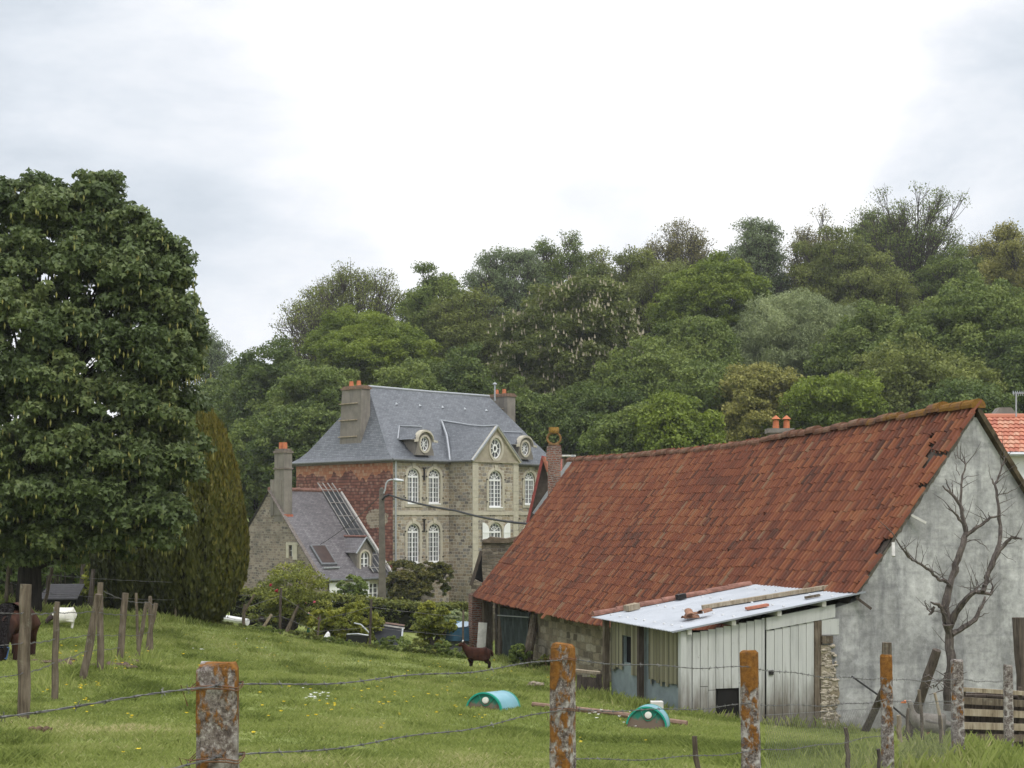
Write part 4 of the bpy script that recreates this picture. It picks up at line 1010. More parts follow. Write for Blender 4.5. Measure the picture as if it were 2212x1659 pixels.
# chimney of a house behind the ridge
h3 = thing('hidden_house', 'house behind the barn showing only a grey chimney with two orange capped pots', 'house', P(1688, 1200, 62), 0)
og = P(1688, 1200, 62)
pprism([(1600,1180),(1688,1010),(1790,1180),(1790,1400),(1600,1400)], 64, 72, 'house_body', RENDER, h3, og)
c_ = pprism([(1664,1020),(1664,934),(1712,934),(1712,1020)], 62, 62.7, 'chimney', RENDER, h3, og)
pprism([(1660,934.5),(1660,925),(1716,925),(1716,934.5)], 61.9, 62.8, 'chimney_cap', plain('h3_cap', (.2,.18,.16), .9, 0, .3), h3, og)
for px in (1676, 1699):
    c0 = P(px, 925, 62.35) - og
    MB().tube([c0, c0+Vector((0,0,.32))],[.14,.12],10).build('chimney_pot', POT, h3)
    MB().tube([c0+Vector((0,0,.38)), c0+Vector((0,0,.54))],[.2,.02],10).build('pot_hat', POT, h3)
    MB().tube([c0+Vector((0,0,.3)), c0+Vector((0,0,.39))],[.06,.06],8).build('pot_stem', POT, h3)
# right-hand house with bright red roof
h4 = thing('orange_roofed_house', 'house with bright orange red tiled roof and white wall at the right edge', 'house', P(2190, 1100, 55), 0)
og = P(2190, 1100, 55)
a, b, c, d = P(2120,978,55)-og, P(2420,978,55)-og, P(2420,902,59)-og, P(2120,902,59)-og
mb = MB(); R9 = random.Random(3)
nr, nc = 9, 26
for r in range(nr):
    for q in range(nc):
        def pt(u, v, h): 
            lo = a.lerp(b, u); hi = d.lerp(c, u); p = lo.lerp(hi, v); return p + Vector((0,-.7*h,.7*h))
        t_ = R9.random()
        for s_ in range(3):
            u0, u1 = (q+s_/3)/nc, (q+(s_+1)/3)/nc; hs = [0,.05,.03,0]
            mb.quad(pt(u0,r/nr,hs[s_]+.05),pt(u1,r/nr,hs[s_+1]+.05),pt(u1,(r+1)/nr+.01,hs[s_+1]),pt(u0,(r+1)/nr+.01,hs[s_]),t_)
            mb.quad(pt(u0,r/nr,hs[s_]),pt(u1,r/nr,hs[s_+1]),pt(u1,r/nr,hs[s_+1]+.05),pt(u0,r/nr,hs[s_]+.05),t_)
m4, t4 = material('orange_roof_tile'); t4.out(t4.ramp(t4.attr('tone'), [(0,(.36,.12,.075)),(.6,(.48,.19,.115)),(1,(.5,.27,.18))]), .8)
mb.build('roof', m4, h4)
MB().tube([P(2120,901,59)-og, P(2420,901,59)-og], .14, 8).build('ridge_tiles', m4, h4)
pprism([(2125,984),(2420,984),(2420,1250),(2125,1250)], 55.3, 62, 'wall', plain('white_house_wall', (.7,.7,.7), .8, 0, .05), h4, og)
MB().tube([P(2120,981,54.9)-og, P(2420,981,54.9)-og], .08, 8).build('gutter', ZINC, h4)
pprism([(2130,902),(2130,893),(2212,893),(2212,902)], 60, 61, 'chimney', RENDER, h4, og)
pprism([(2150,893),(2160,880),(2185,880),(2195,893)], 60.2, 60.8, 'chimney_cap', RENDER, h4, og)
m_ = MB(); q = P(2195,900,58)-og; m_.tube([q, q+Vector((0,0,.95))], .03, 6); m_.build('aerial_mast', GREY, h4)
m_ = MB(); t0 = q + Vector((0,0,.92)); m_.tube([t0+Vector((-.15,0,0)), t0+Vector((.75,.3,.02))], .018, 5)
for k in range(8): cc = t0 + Vector((-.1+.1*k, .04*k, 0)); m_.tube([cc+Vector((-.02,-.12,-.1)), cc+Vector((.02,.12,.1))], .01, 4)
m_.build('tv_aerial', ZINC, h4)
# ================================================================== GROUND
def axis(parts):
    out = []
    for a, b, st in parts: out += list(np.arange(a, b, st))
    return np.array(out + [parts[-1][1]])
gx = axis([(-700,-150,50),(-150,-36,6),(-36,-16,1),(-16,16,.4),(16,40,1),(40,150,6),(150,700,50)])
gy_ = axis([(-60,-4,8),(-4,5,1),(5,60,.4),(60,110,2),(110,260,6),(260,900,40)])
XX, YY = np.meshgrid(gx, gy_); ZZ = ground_np(XX, YY)
nx_, ny_ = len(gx), len(gy_)
me = bpy.data.meshes.new('meadow')
V = np.stack([XX, YY, ZZ], -1).reshape(-1, 3); idx = np.arange(nx_*ny_).reshape(ny_, nx_)
Q = np.stack([idx[:-1,:-1], idx[:-1,1:], idx[1:,1:], idx[1:,:-1]], -1).reshape(-1, 4)
me.vertices.add(len(V)); me.vertices.foreach_set('co', V.astype(np.float32).ravel())
me.loops.add(Q.size); me.loops.foreach_set('vertex_index', Q.astype(np.int32).ravel())
me.polygons.add(len(Q)); me.polygons.foreach_set('loop_start', np.arange(len(Q), dtype=np.int32)*4)
me.polygons.foreach_set('use_smooth', np.ones(len(Q), bool)); me.update(calc_edges=True)
mg, t = material('meadow_ground'); o = t.obj()
n1 = t.noise(o, .5, 6, .65); n2 = t.noise(o, 4.0, 6, .7)
c = t.ramp(n1, [(.3,(.17,.215,.06)),(.55,(.25,.285,.09)),(.75,(.29,.295,.11))])
c = t.mix(t.mapr(n2, .35, .7, .0, .6), c, (.09,.11,.035))
c = t.mix(t.mapr(t.noise(t.scale(o,(1,1,1),(7,3,0)), .9, 5, .7), .64, .74, 0, .7), c, (.26,.2,.1))
t.out(c, .95, 0, t.bump(n2, .8, .06), .1)
me.materials.append(mg)
tag(link(bpy.data.objects.new('meadow', me)), kind='structure')

# grass: many single blades, denser near the camera
def barn_mask(x, y):
    c, s = math.cos(BA), math.sin(BA); dx, dy = x-9.68, y-31
    u = dx*c + dy*s; v = -dx*s + dy*c
    return ((u > -3.7) & (u < 4) & (v > -.05) & (v < 25)) | ((u > -6.68) & (u < -3) & (v > -.03) & (v < 4.25))
def blades(name, xs, ys, h, w, tone, mat, lean=.5, **tags):
    n = len(xs); zs = ground_np(xs, ys) - .01
    a = RNG.uniform(0, 2*math.pi, n); la = RNG.uniform(0, 2*math.pi, n); ll = h * lean * RNG.uniform(.1, 1.2, n)
    bx, by = np.cos(a)*w/2, np.sin(a)*w/2
    V = np.empty((n, 4, 3))
    V[:,0] = np.stack([xs-bx, ys-by, zs], -1); V[:,1] = np.stack([xs+bx, ys+by, zs], -1)
    mx, my = np.cos(la)*ll*.35, np.sin(la)*ll*.35
    V[:,2] = np.stack([xs+bx*.7+mx, ys+by*.7+my, zs+h*.6], -1)
    V[:,3] = np.stack([xs+np.cos(la)*ll, ys+np.sin(la)*ll, zs+h], -1)
    ob = np_mesh(name, V.reshape(-1,3), 4, tone, mat)
    return tag(ob, **tags)
def grassmat(name, c1, c2, c3, dry):
    m, t = material(name); tone = t.attr('tone')
    t.out(t.ramp(tone, [(0,c1),(.45,c2),(.8,c3),(1,dry)]), .6, 0, None, .2, .48); return m
GRASS = grassmat('grass_blades', (.135,.175,.04), (.285,.335,.09), (.39,.415,.15), (.6,.53,.29))
xs_l, ys_l = [], []
for y0, y1, dens in ((8.5,13,3300),(13,18,2200),(18,25,1250),(25,34,640),(34,46,300),(46,62,110)):
    A = 0; n = int(dens * (y1-y0) * (y1+y0) * .5 * .76)
    y = np.sqrt(RNG.uniform(y0*y0, y1*y1, n)); x = (RNG.uniform(-1,1,n)*.375)*y
    xs_l.append(x); ys_l.append(y)
xs = np.concatenate(xs_l); ys = np.concatenate(ys_l)
k = ~barn_mask(xs, ys); xs, ys = xs[k], ys[k]
patch = .55*vnoise(xs*.55+3, ys*.35) + .45*vnoise(xs*1.9, ys*1.2+8)
tuft = np.clip((vnoise(xs*1.35+40, ys*1.0+11)-.66)/.2, 0, 1)
dryp = np.clip((vnoise(xs*.8+70, ys*.55+31)-.60)/.25, 0, 1) * np.clip((15 - ys)/8 + .3 - xs*.13, .06, 1)
tone = np.clip(.12 + patch*.62 + RNG.normal(0,.13,len(xs)) - tuft*.26 + dryp*.6*(RNG.random(len(xs))<.75) + .25*(RNG.random(len(xs))<.05), 0, 1)
h = (.03 + .03*patch + .05*tuft)*RNG.uniform(.6,1.35,len(xs)) * np.clip(.8+ys/60,.8,1.4)
w = (.0045 + ys*.00036)*RNG.uniform(.7,1.3,len(xs))
blades('grass', xs, ys, h, w, tone, GRASS, 1.0, kind='stuff')
# long rough grass and weeds along fences and wall feet
def along(pts, width, n):
    pts = np.array(pts); seg = RNG.integers(0, len(pts)-1, n); u = RNG.random(n)
    p = pts[seg]*(1-u)[:,None] + pts[seg+1]*u[:,None]
    return p[:,0]+RNG.normal(0,width,n), p[:,1]+RNG.normal(0,width,n)
X1, Y1 = [], []
w2 = lambda px, Y: ((px-CX)/F*Y, Y)
for pts, wd, n in (([w2(300,43),w2(430,46),w2(520,49.5),w2(605,50.5),w2(685,50.5),w2(800,51),w2(930,51.5),w2(1030,52)], .4, 2500),
                   ([b2w(-3.8,4.6,0)[:2], b2w(-3.8,24,0)[:2]], .35, 5000), ([b2w(-7.0,.2,0)[:2], b2w(-7.0,4.2,0)[:2]], .3, 3500),
                   ([b2w(-6.6,-.2,0)[:2], b2w(3.5,-.2,0)[:2]], .14, 1600), ([(3.0,12.1),(4.5,14.9),(6.2,18)], .5, 4500), ([(1.9,10.2),(3.2,12.4)], .3, 900),
                   ([(-6.2,20),(-6.9,26),(-7.4,30)], .3, 900), ([w2(-40,36),w2(100,38),w2(216,41),w2(330,43)], .7, 5000)):
    a, b = along(pts, wd, n); X1.append(a); Y1.append(b)
xs = np.concatenate(X1); ys = np.concatenate(Y1); k = ~barn_mask(xs, ys); xs, ys = xs[k], ys[k]
n = len(xs)
blades('tall_grass', xs, ys, RNG.uniform(.07,.25,n)*np.clip(vnoise(xs*1.5,ys*1.5)*1.7,.3,1.3), (.003+ys*.00035)*RNG.uniform(.7,1.4,n), np.clip(.35+.3*vnoise(xs*2,ys*2)+RNG.normal(0,.16,n),0,1), GRASS, .6, kind='stuff')
# buttercups and daisies
def flowers(name, spots, col, size, lift):
    m = plain(name+'_petal', col, .6, 0, .1); V = []
    for px, py, sp, n in spots:
        for _ in range(n):
            X, Yd = None, None
            qx, qy = px + RNG.normal(0, sp), py + RNG.normal(0, sp*.45)
            lo, hi = 6.0, 70.0
            for _i in range(24):
                mid = (lo+hi)/2; z = gz((qx-CX)/F*mid, mid)
                if (HY-qy)/F*mid > z: lo = mid
                else: hi = mid
            Yd = lo; X = (qx-CX)/F*Yd; z = gz(X, Yd) + lift*RNG.uniform(.7,1.4); s = size*RNG.uniform(.7,1.25)*(.8+Yd*.012)
            tl = RNG.uniform(-.5,.5,2)
            for k in range(5):
                a0 = 2*math.pi*k/5; a1 = a0+1.1
                V += [(X,Yd,z),(X+s*math.cos(a0),Yd+s*math.sin(a0)*.8,z+s*(.35+tl[0])),(X+s*1.15*math.cos(a0+.55),Yd+s*1.15*math.sin(a0+.55)*.8,z+s*(.45+tl[1])),(X+s*math.cos(a1),Yd+s*math.sin(a1)*.8,z+s*(.35+tl[0]))]
    V = np.array(V); return tag(np_mesh(name, V, 4, np.ones(len(V)//4)*.5, m), kind='stuff')
bs = [(170,1500,14,7),(270,1428,22,9),(150,1415,16,8),(265,1455,22,6),(285,1575,9,3),(290,1640,10,2),(260,1660,6,1)]
R10 = random.Random(31)
for _ in range(40): bs.append((R10.uniform(20,1450), R10.triangular(1385,1650,1440), 7, R10.choice([1,1,2,3])))
bs += [(860,1520,35,5),(960,1512,50,12),(880,1555,30,3),(1010,1555,25,4),(1060,1445,30,6),(620,1525,40,10),(740,1530,50,7),(180,1545,20,4),(1200,1460,25,4),(1050,1462,40,6),(500,1380,60,10),(620,1400,70,9),(820,1425,60,6)]
flowers('buttercups', bs, (.8,.58,.02), .0175, .10)
flowers('daisies', [(690,1515,18,14),(665,1517,10,4),(1300,1553,14,8),(1340,1558,24,8),(1365,1562,10,5),(560,1380,60,5),(470,1400,40,3)], (.85,.85,.8), .02, .07)

# ================================================================== FENCES
def conc_post(px, py_top, Y, wid, dep, yaw, lean, label, lich, ltop=.2, grp='lichened concrete fence posts'):
    top = P(px, py_top, Y); zb = gz(top.x, top.y) - .25; H = top.z - zb
    mb = MB(); rr = random.Random(int(px)); N = 26
    c, s = math.cos(yaw), math.sin(yaw); rows = []
    prof = [(-.5,-.36),(-.36,-.5),(.36,-.5),(.5,-.36),(.5,.36),(.36,.5),(-.36,.5),(-.5,.36)]
    vs = []
    for i in range(N+1):
        z = H*i/N; f = 1.06 - .12*i/N
        if i == N: f *= .86
        elif i == N-1: z = H - .018
        for u, v in prof:
            j = 1 + rr.uniform(-.03,.03)
            x, y = u*wid*f*j, v*dep*f*j
            vs.append((x*c - y*s + lean*z, x*s + y*c, z + (rr.uniform(-.012,.006) if i == N else 0)))
    fs = []; 
    for i in range(N):
        for k in range(8): fs.append((i*8+k, i*8+(k+1)%8, (i+1)*8+(k+1)%8, (i+1)*8+k))
    fs.append(tuple(range(N*8, N*8+8)))
    mb.add(vs, fs)
    base = Vector((top.x - lean*H, top.y, zb)); mb.v = [tuple(Vector(p)+base) for p in mb.v]
    ob = mb.build('concrete_post', LICHEN, origin=base)
    at = ob.data.attributes.new('lich', 'FLOAT', 'POINT'); L_ = np.array([lich + ltop*min(1, max(0,(v[2]-base.z)/H-.80)/.10) for v in mb.v], np.float32); at.data.foreach_set('value', L_)
    tag(ob, label, 'fence post', grp); return top
CPT = []
CPT.append(conc_post(470,1432,4.4,.125,.12,.12,.0,'thick grey lichened concrete post nearest the camera, with orange blotches',.2,.25))
CPT.append(conc_post(1216,1391,7.3,.112,.1,-.45,.002,'tall concrete post between the two half-drums, mottled grey and orange',.27,.3))
CPT.append(conc_post(1618,1404,9.6,.118,.09,-.3,-.018,'leaning concrete post with solid orange top before the white boarded wall',.24,1.0))
CPT.append(conc_post(1914,1413,12.5,.105,.09,-.25,-.016,'slim concrete post with small orange cap before the grey gable',.2,1.0))
CPT.append(conc_post(2067,1425,15.0,.125,.1,-.2,-.012,'white-flecked concrete post standing before the slatted gate',.08,.0))
CPT.append(conc_post(2177,1436,17.8,.105,.09,-.1,-.012,'plain brownish concrete post in front of the slatted gate, no orange lichen',-.2,.0))

def wood_post(a, b, r0, r1, label, mat=None, group=None, name='wooden_post', n=9, seed=0):
    """a: bottom point, b: top point"""
    rr = random.Random(seed); mb = MB(); pts, rad = [], []
    for i in range(8):
        f = i/7; p = a.lerp(b, f); j = Vector((rr.uniform(-.01,.01),rr.uniform(-.01,.01),0)) if 0 < i < 7 else Vector((0,0,0))
        pts.append(p + j); rad.append((r0*(1-f)+r1*f)*rr.uniform(.93,1.06))
    pts.insert(0, a - (b-a)*.12); rad.insert(0, r0)
    mb.tube(pts, rad, n)
    return tag(mb.build(name, mat or WOOD, origin=a), label, 'post' if name != 'leaning_log' else 'log', group)
def onG(px, py, Y):      # point on the ground near that distance
    p = P(px, py, Y); p.z = gz(p.x, p.y); return p
g1 = 'wooden posts of the left paddock fence'
LP = {}
for key, pb, pt, Y, r0, r1, lab in (
    ('a',(50,1550),(56,1262),15,.062,.06,'thick straight grey wooden post nearest in the left paddock fence'),
    ('b',(117,1522),(124,1300),19,.048,.036,'knobbly wooden post with swollen head in front of the white sheep'),
    ('c',(178,1484),(213,1284),22,.06,.055,'strongly leaning dark knotty wooden post with a broad head'),
    ('d',(217,1461),(217,1258),23,.055,.045,'upright wooden post just behind the leaning knotty post'),
    ('e',(259,1440),(271,1281),26,.062,.058,'dark wooden post leaning right, between the knotty post and the close trio'),
    ('g',(295,1430),(317,1302),29,.045,.04,'pale post leaning right, left one of the crossing trio'),
    ('h',(316,1425),(337,1303),30,.05,.045,'pale grey post leaning right, rightmost of the crossing trio'),
    ('f',(298,1405),(294,1281),31,.03,.03,'thin crooked post behind the crossing trio of posts'),
    ('i',(327,1412),(324,1288),31.5,.045,.042,'upright post half hidden behind the crossing trio')):
    a = onG(*pb, Y); b = P(*pt, Y); wood_post(a, b, r0, r1, lab, None, g1, seed=hash(key) % 97 if False else ord(key)); LP[key] = (a, b)
g2 = 'thin posts of the far garden fence'
FP = {}
for key, pb, pt, Y, r, lab in (
    ('j',(12,1298),(22,1198),36,.05,'grey post leaning right at the far left under the sycamore'),
    ('k',(92,1323),(113,1227),38,.045,'grey post leaning right in front of the small dark shed'),
    ('l',(377,1345),(387,1243),44,.035,'straight thin pale post in front of the dark yew'),
    ('n',(604,1375),(607,1270),51,.05,'dark post in front of the red flowering rose bush'),
    ('o',(684,1395),(691,1330),51,.04,'short thin grey post beside the yellow-green shrubs'),
    ('p',(798,1412),(802,1295),51,.045,'tall dark post in front of the black cold frame'),
    ('q',(999,1440),(1001,1318),52,.04,'tall thin post in front of the blue-roofed hutch')):
    a = onG(*pb, Y); b = P(*pt, Y); wood_post(a, b, r, r*.9, lab, WOOD if key in 'jklo' else WOOD_D if key!='q' else WOOD, g2, seed=ord(key)); FP[key] = (a, b)
# forked branch used as a post
a = onG(520,1366,50); m_ = MB(); f1 = P(527,1322,50)
m_.tube([a-Vector((0,0,.2)), a.lerp(f1,.5)+Vector((.04,0,0)), f1],[.07,.06,.06],7); m_.tube([f1,P(533,1312,50),P(545,1292,50),P(549,1284,50)],[.055,.05,.04,.03],7); m_.tube([f1,P(528,1305,50)],[.05,.04],7)
tag(m_.build('forked_branch', WOOD, origin=a), 'grey forked branch used as a fence post beside the white pipe', 'post'); FP['m'] = (a, P(527,1300,50))
# barbed wire
def strand(pts, label, r=.0021, sag=.02, barb=.11, mat=None, grp=None, brb=.013, seg=.03, lean_first=True):
    mb = MB(); rr = random.Random(len(label)); P_ = []
    for i in range(len(pts)-1):
        a, b = pts[i], pts[i+1]; n = max(8, int((b-a).length/seg))
        for k in range(n + (1 if i == len(pts)-2 else 0)):
            f = k/n; p = a.lerp(b, f); p = p - Vector((0,0,4*sag*f*(1-f)*(b-a).length/3 - .006*math.sin(k*seg*5.1+i))); P_.append(p)
    tot = 0; nxt = .03
    for w_ in range(2):
        q = []
        for k, p in enumerate(P_):
            ang = k*1.3 + w_*math.pi; q.append(p + Vector((0, math.cos(ang)*r*.9, math.sin(ang)*r*.9)))
        mb.tube(q, r*.75, 4, False)
    for k in range(1, len(P_)):
        tot += (P_[k]-P_[k-1]).length
        if tot > nxt:
            nxt = tot + barb*rr.uniform(.85,1.15); p = P_[k]; d = (P_[k]-P_[k-1]).normalized()
            for j in range(2):
                v = Vector((rr.uniform(-1,1),rr.uniform(-1,1),rr.uniform(-1,1))); v = (v - d*v.dot(d)).normalized()*brb + d*rr.uniform(-.4,.4)*brb
                mb.tube([p - v + d*.004*j, p + v + d*.004*j], r*.55, 3, False)
            mb.tube([p-d*.009, p+d*.009], r*1.9, 5, False)
    return tag(mb.build('barbed_wire', mat or WIRE, uv=False), label, 'barbed wire', grp)
gw = 'barbed wire strands between the concrete posts'
dP = lambda px, py, i, dx=0: P(px, py, CPT[i].y - .06)
strand([Vector((-2.0,1.5,-.33)), P(470,1484,4.33), P(1216,1423,7.23), P(1618,1441,9.53), P(1914,1466,12.43), P(2066,1466,14.9), P(2177,1470,17.7)], 'topmost barbed wire strand running along the concrete posts', grp=gw)
strand([Vector((-2.0,1.5,-.62)), P(470,1638,4.33), P(1216,1531,7.23), P(1621,1520,9.53), P(1914,1512,12.43), P(2066,1512,14.9)], 'second barbed wire strand, lower down on the concrete posts', grp=gw, sag=.025)
strand([P(1216,1641,7.23), P(1628,1622,9.53), P(1918,1585,12.43)], 'lowest barbed wire strand starting at the concrete post between the drums', grp=gw, sag=.02)
gw2 = 'barbed wire strands of the left paddock fence'
def on(key, f, D=None): a, b = (D or LP)[key]; return a.lerp(b, f) + Vector((0,-.06,0))
off = lambda dz: Vector((-5.6,12.4,-1.15+dz))
strand([P(-300,1322,13), on('a',.79), on('b',.9), on('c',.81), on('e',.69), on('g',.8), on('h',.78)], 'top barbed wire strand of the left paddock fence', r=.0035, grp=gw2, sag=.012)
strand([P(-300,1425,13), on('a',.57), on('b',.64), on('c',.55), on('e',.4), on('g',.45), on('h',.45)], 'middle barbed wire strand of the left paddock fence', r=.003, grp=gw2, sag=.012)
strand([P(-300,1510,13), on('a',.345), on('b',.41), on('c',.37), on('e',.22)], 'lowest barbed wire strand of the left paddock fence', r=.003, grp=gw2, sag=.012)
gw3 = 'wires of the far garden fence'
for f, nm in ((.85,'upper'),(.45,'lower')):
    strand([on(k_, f, FP) for k_ in 'jkl'] + [on('m', .8 if f > .5 else .4, FP)] + [on(k_, f, FP) for k_ in 'nopq'], nm + ' thin wire of the far garden fence', r=.005, grp=gw3, sag=.015, barb=9e9, seg=.25)
strand([on('d',.93), on('i',.9), on('h',.97)], 'barbed wire from the upright post to the crossing trio', r=.0035, grp=gw2, sag=.03)
# rusty tie wires round the two nearest posts
for (px, py, Y, w, nm) in ((470,1485,4.4,.068,'upper rusty wire tie round the thick nearest concrete post'),(470,1640,4.4,.072,'lower rusty wire tie round the thick nearest concrete post'),(1216,1424,7.3,.063,'upper wire tie round the concrete post between the drums'),(1217,1532,7.3,.064,'lower wire tie round the concrete post between the drums')):
    c = P(px, py, Y); m_ = MB()
    for q in range(2):
        m_.tube([c + Vector((math.copysign(abs(math.cos(a))**.4, math.cos(a))*w*1.03, math.copysign(abs(math.sin(a))**.4, math.sin(a))*w*1.0, .008*q+.004*math.sin(3*a))) for a in [2*math.pi*k/24 for k in range(25)]], .0022, 4, False)
    m_.tube([c+Vector((-w,-.03,0)), c+Vector((-w-.03,-.05,.012)), c+Vector((-w-.012,-.04,-.05))], .002, 4); tag(m_.build('wire_tie', RUST, uv=False), nm, 'wire tie')
# netting on the right part of the fence
def netting(a0, b0, a1, b1, cell, label):
    mb = MB(); nu = int((b0-a0).length/cell); nv = int((a1-a0).length/cell)
    f = lambda u, v: a0.lerp(b0,u/nu).lerp(a1.lerp(b1,u/nu), v/nv)
    for s in range(-nv, nu+1):
        for sg in (1,-1):
            u0, v0 = s, (0 if sg > 0 else nv); pts = []
            st = max(0, -s); en = min(nv, nu - s)
            if en - st < 1: continue
            mb.tube([f(s+st, st if sg>0 else nv-st), f(s+en, en if sg>0 else nv-en)], 0.0007, 3, False)
    mb.tube([f(0,nv),f(nu,nv)], .002, 3, False)
    return tag(mb.build('wire_netting', WIRE, uv=False), label, 'wire netting')
for (i, j, nm) in ((2,3,'wire netting from the orange-topped post to the slim post'),(3,4,'wire netting from the slim post to the white-flecked post')):
    A, B = CPT[i], CPT[j]; za, zb = gz(A.x,A.y), gz(B.x,B.y)
    netting(Vector((A.x+.1,A.y-.02,za)), Vector((B.x,B.y-.02,zb)), Vector((A.x+.1,A.y-.02,A.z-.42)), Vector((B.x,B.y-.02,B.z-.45)), .05, nm)
# stakes, props, leaning timbers on the right
for pb, pt, Y, r0, mt, lab in (
    ((1512,1690),(1500,1590),10.5,.022,WOOD,'short grey stake with pale top below the right half-drum'),
    ((1836,1680),(1826,1572),12.0,.022,WOOD,'pale stake between the orange-topped and slim posts'),
    ((1900,1668),(1897,1618),11.0,.017,TWIG,'stubby dark red-brown stake beside the slim concrete post'),
    ((1960,1650),(1962,1530),16.5,.02,WOOD,'upright twiggy stake just left of the goose tail stakes'),
    ((1995,1640),(1985,1490),17.0,.022,WOOD,'thin pale stake leaning left behind the goose'),
    ((2046,1640),(2019,1497),17.5,.022,WOOD_P,'slanting pale lath beside the white-flecked post'),
    ((2033,1655),(2030,1545),15.5,.02,WOOD,'short upright stake near the goose tail'),
    ((1944,1660),(1941,1545),16.0,.03,WOOD_P,'whitish split stake in front of the goose breast')):
    b = P(*pt, Y); a = P(*pb, Y); a.z = min(a.z, gz(a.x, a.y)); wood_post(a, b, r0, r0*.85, lab, mt, None, 'garden_stake', 7, seed=pb[0])
wood_post(onG(1866,1590,28), P(1921,1463,27), .075, .07, 'dark prop leaning right beside the slim concrete post', WOOD_D, None, 'leaning_log', seed=3)
wood_post(onG(1958,1560,27.5), P(2024,1404,27), .085, .085, 'dark round log leaning right against the dead tree', WOOD_D, None, 'leaning_log', seed=4)
wood_post(onG(2215,1560,25), P(2200,1334,25), .085, .1, 'big dark post at the right edge with a thick head', WOOD_D, None, 'wooden_post', seed=5)
wood_post(P(1920,1470,29), P(1918,1388,29), .07, .07, 'grey wooden post top showing behind the slim concrete post', WOOD, None, 'wooden_post', seed=6) if False else wood_post(onG(1919,1570,28.6), P(1916,1388,28.6), .1, .095, 'grey wooden post showing above the slim concrete post', WOOD, None, 'wooden_post', seed=6)
m_ = MB(); m_.tube([P(1840,1461,28), P(1905,1507,27.4), P(1968,1560,27)], .018, 6); tag(m_.build('iron_rod', IRON), 'thin dark iron rod slanting down before the grey gable', 'rod')
wood_post(onG(1136,1446,47.2), P(1157,1329,47.8), .15, .15, 'grey log leaning against the stone wall beside the netting', WOOD, None, 'leaning_log', seed=9)
wood_post(onG(1234,1450,43.8), P(1243,1343,44.2), .04, .04, 'thin dark stick upright against the barn stone wall', WOOD_D, None, 'stick', seed=10) if False else None
m_ = MB(); a = onG(1037,1428,51.6); m_.beam(a - Vector((0,0,.1)), P(1043,1345,51.6), .3, .06); tag(m_.build('white_board', OFFW), 'white board leaning against the brick pier behind the goat', 'board')
# slatted gate / pallet
sg = thing('slatted_gate', 'low grey wooden gate of horizontal slats behind the last concrete posts', 'gate', P(2150,1610,22), 0)
og = P(2150,1610,22)
for k, py in enumerate((1489,1513,1538,1567,1592)):
    m_ = MB(); m_.beam(P(2078,py,22)-og, P(2250,py+11-2*k,22)-og, .05, .10 if k else .06, (0,0,1)); m_.build('slat', WOOD_P if k in (0,2,3) else WOOD, sg)
for px in (2081, 2203): m_ = MB(); m_.beam(P(px,1628,22.06)-og, P(px,1484,22.06)-og, .05, .06); m_.build('upright', WOOD_D, sg)
m_ = MB(); m_.beam(P(2078,1500,22.3)-og, P(2250,1505,22.3)-og, .3, .03); m_.box(-.55,.8,.25,.3,-.1,.75); m_.build('back_board', WOOD_D, sg)
# white/brown short post stubs by the lean-to
m_ = MB(); a = onG(1417,1510,28.2); m_.box(a.x-.1,a.x+.13,a.y-.12,a.y+.12,a.z-.3,a.z+.24); tag(m_.build('gate_stub', OFFW, origin=a), 'short whitish square post stub before the blue sheet wall', 'post stub')
# wood stack and stones left of the lean-to
ws = onG(1268,1508,33.5); m_ = MB(); rr = random.Random(4)
for k in range(9):
    x = ws.x - .55 + k*.12; m_.beam((x,ws.y-.1,ws.z-.15),(x+rr.uniform(-.03,.03),ws.y+.05,ws.z+.42+rr.uniform(-.05,.05)),.11,.1)
tag(m_.build('log_edging', WOOD_D, origin=ws), 'row of dark upright logs edging the mound beside the lean-to', 'logs')
m_ = MB(); p = P(1268,1448,34.5); m_.beam(p+Vector((-.3,0,0)), p+Vector((.3,-.1,-.05)), .2, .06); tag(m_.build('ledge_board', WOOD_P), 'pale board ledge at the stone wall beside the lean-to corner', 'board')
m_ = MB()
for k in range(12): rock(m_, (rr.uniform(-.5,.5)+P(1185,1487,34).x, 34+rr.uniform(-.2,.3), gz(P(1185,1487,34).x,34)+rr.uniform(0,.16)), rr.uniform(.08,.18), .12, rr.uniform(.05,.11), rr)
tag(m_.build('rubble_heap', STONE_C), 'small heap of dark stones on the grass by the concrete post', 'rubble')
m_ = MB(); a = onG(1150,1529,23.4); b = onG(1484,1576,22.4); m_.tube([a+Vector((0,0,.05)), a.lerp(b,.5)+Vector((0,0,.07)), b+Vector((0,0,.05))], [.04,.045,.05], 8); tag(m_.build('wooden_pole', plain('reddish_pole', (.22,.145,.105), .9, 0, .25, 10)), 'long reddish wooden pole lying in the grass between the half-drums', 'pole')
m_ = MB(); p = onG(85,1568,13.6)
for k in range(14): rock(m_, (p.x+rr.uniform(-.08,.08), p.y+rr.uniform(-.06,.06), p.z+rr.uniform(0,.05)), rr.uniform(.02,.05), .03, .02, rr)
tag(m_.build('dung_pile', plain('dung_brown', (.13,.085,.055), .95, 0, .4, 20)), 'brown dung and dead leaf pile near the thick straight post', 'dung')
for q, nm in (((240,1461,24),'brown bare earth patch just right of the upright post'),((225,1447,26),'brown earth patch behind the leaning knotty post'),((120,1440,24.6),'brown earth patch left, beyond the knobbly post')):
    p = onG(*q); m_ = MB()
    for k in range(26): rock(m_, (p.x+rr.gauss(0,.2), p.y+rr.gauss(0,.16), p.z+rr.uniform(-.02,.04)), rr.uniform(.08,.15), .1, .035, rr)
    tag(m_.build('bare_earth', plain('earth', (.1,.07,.05), .95, 0, .4, 8)), nm, 'earth')

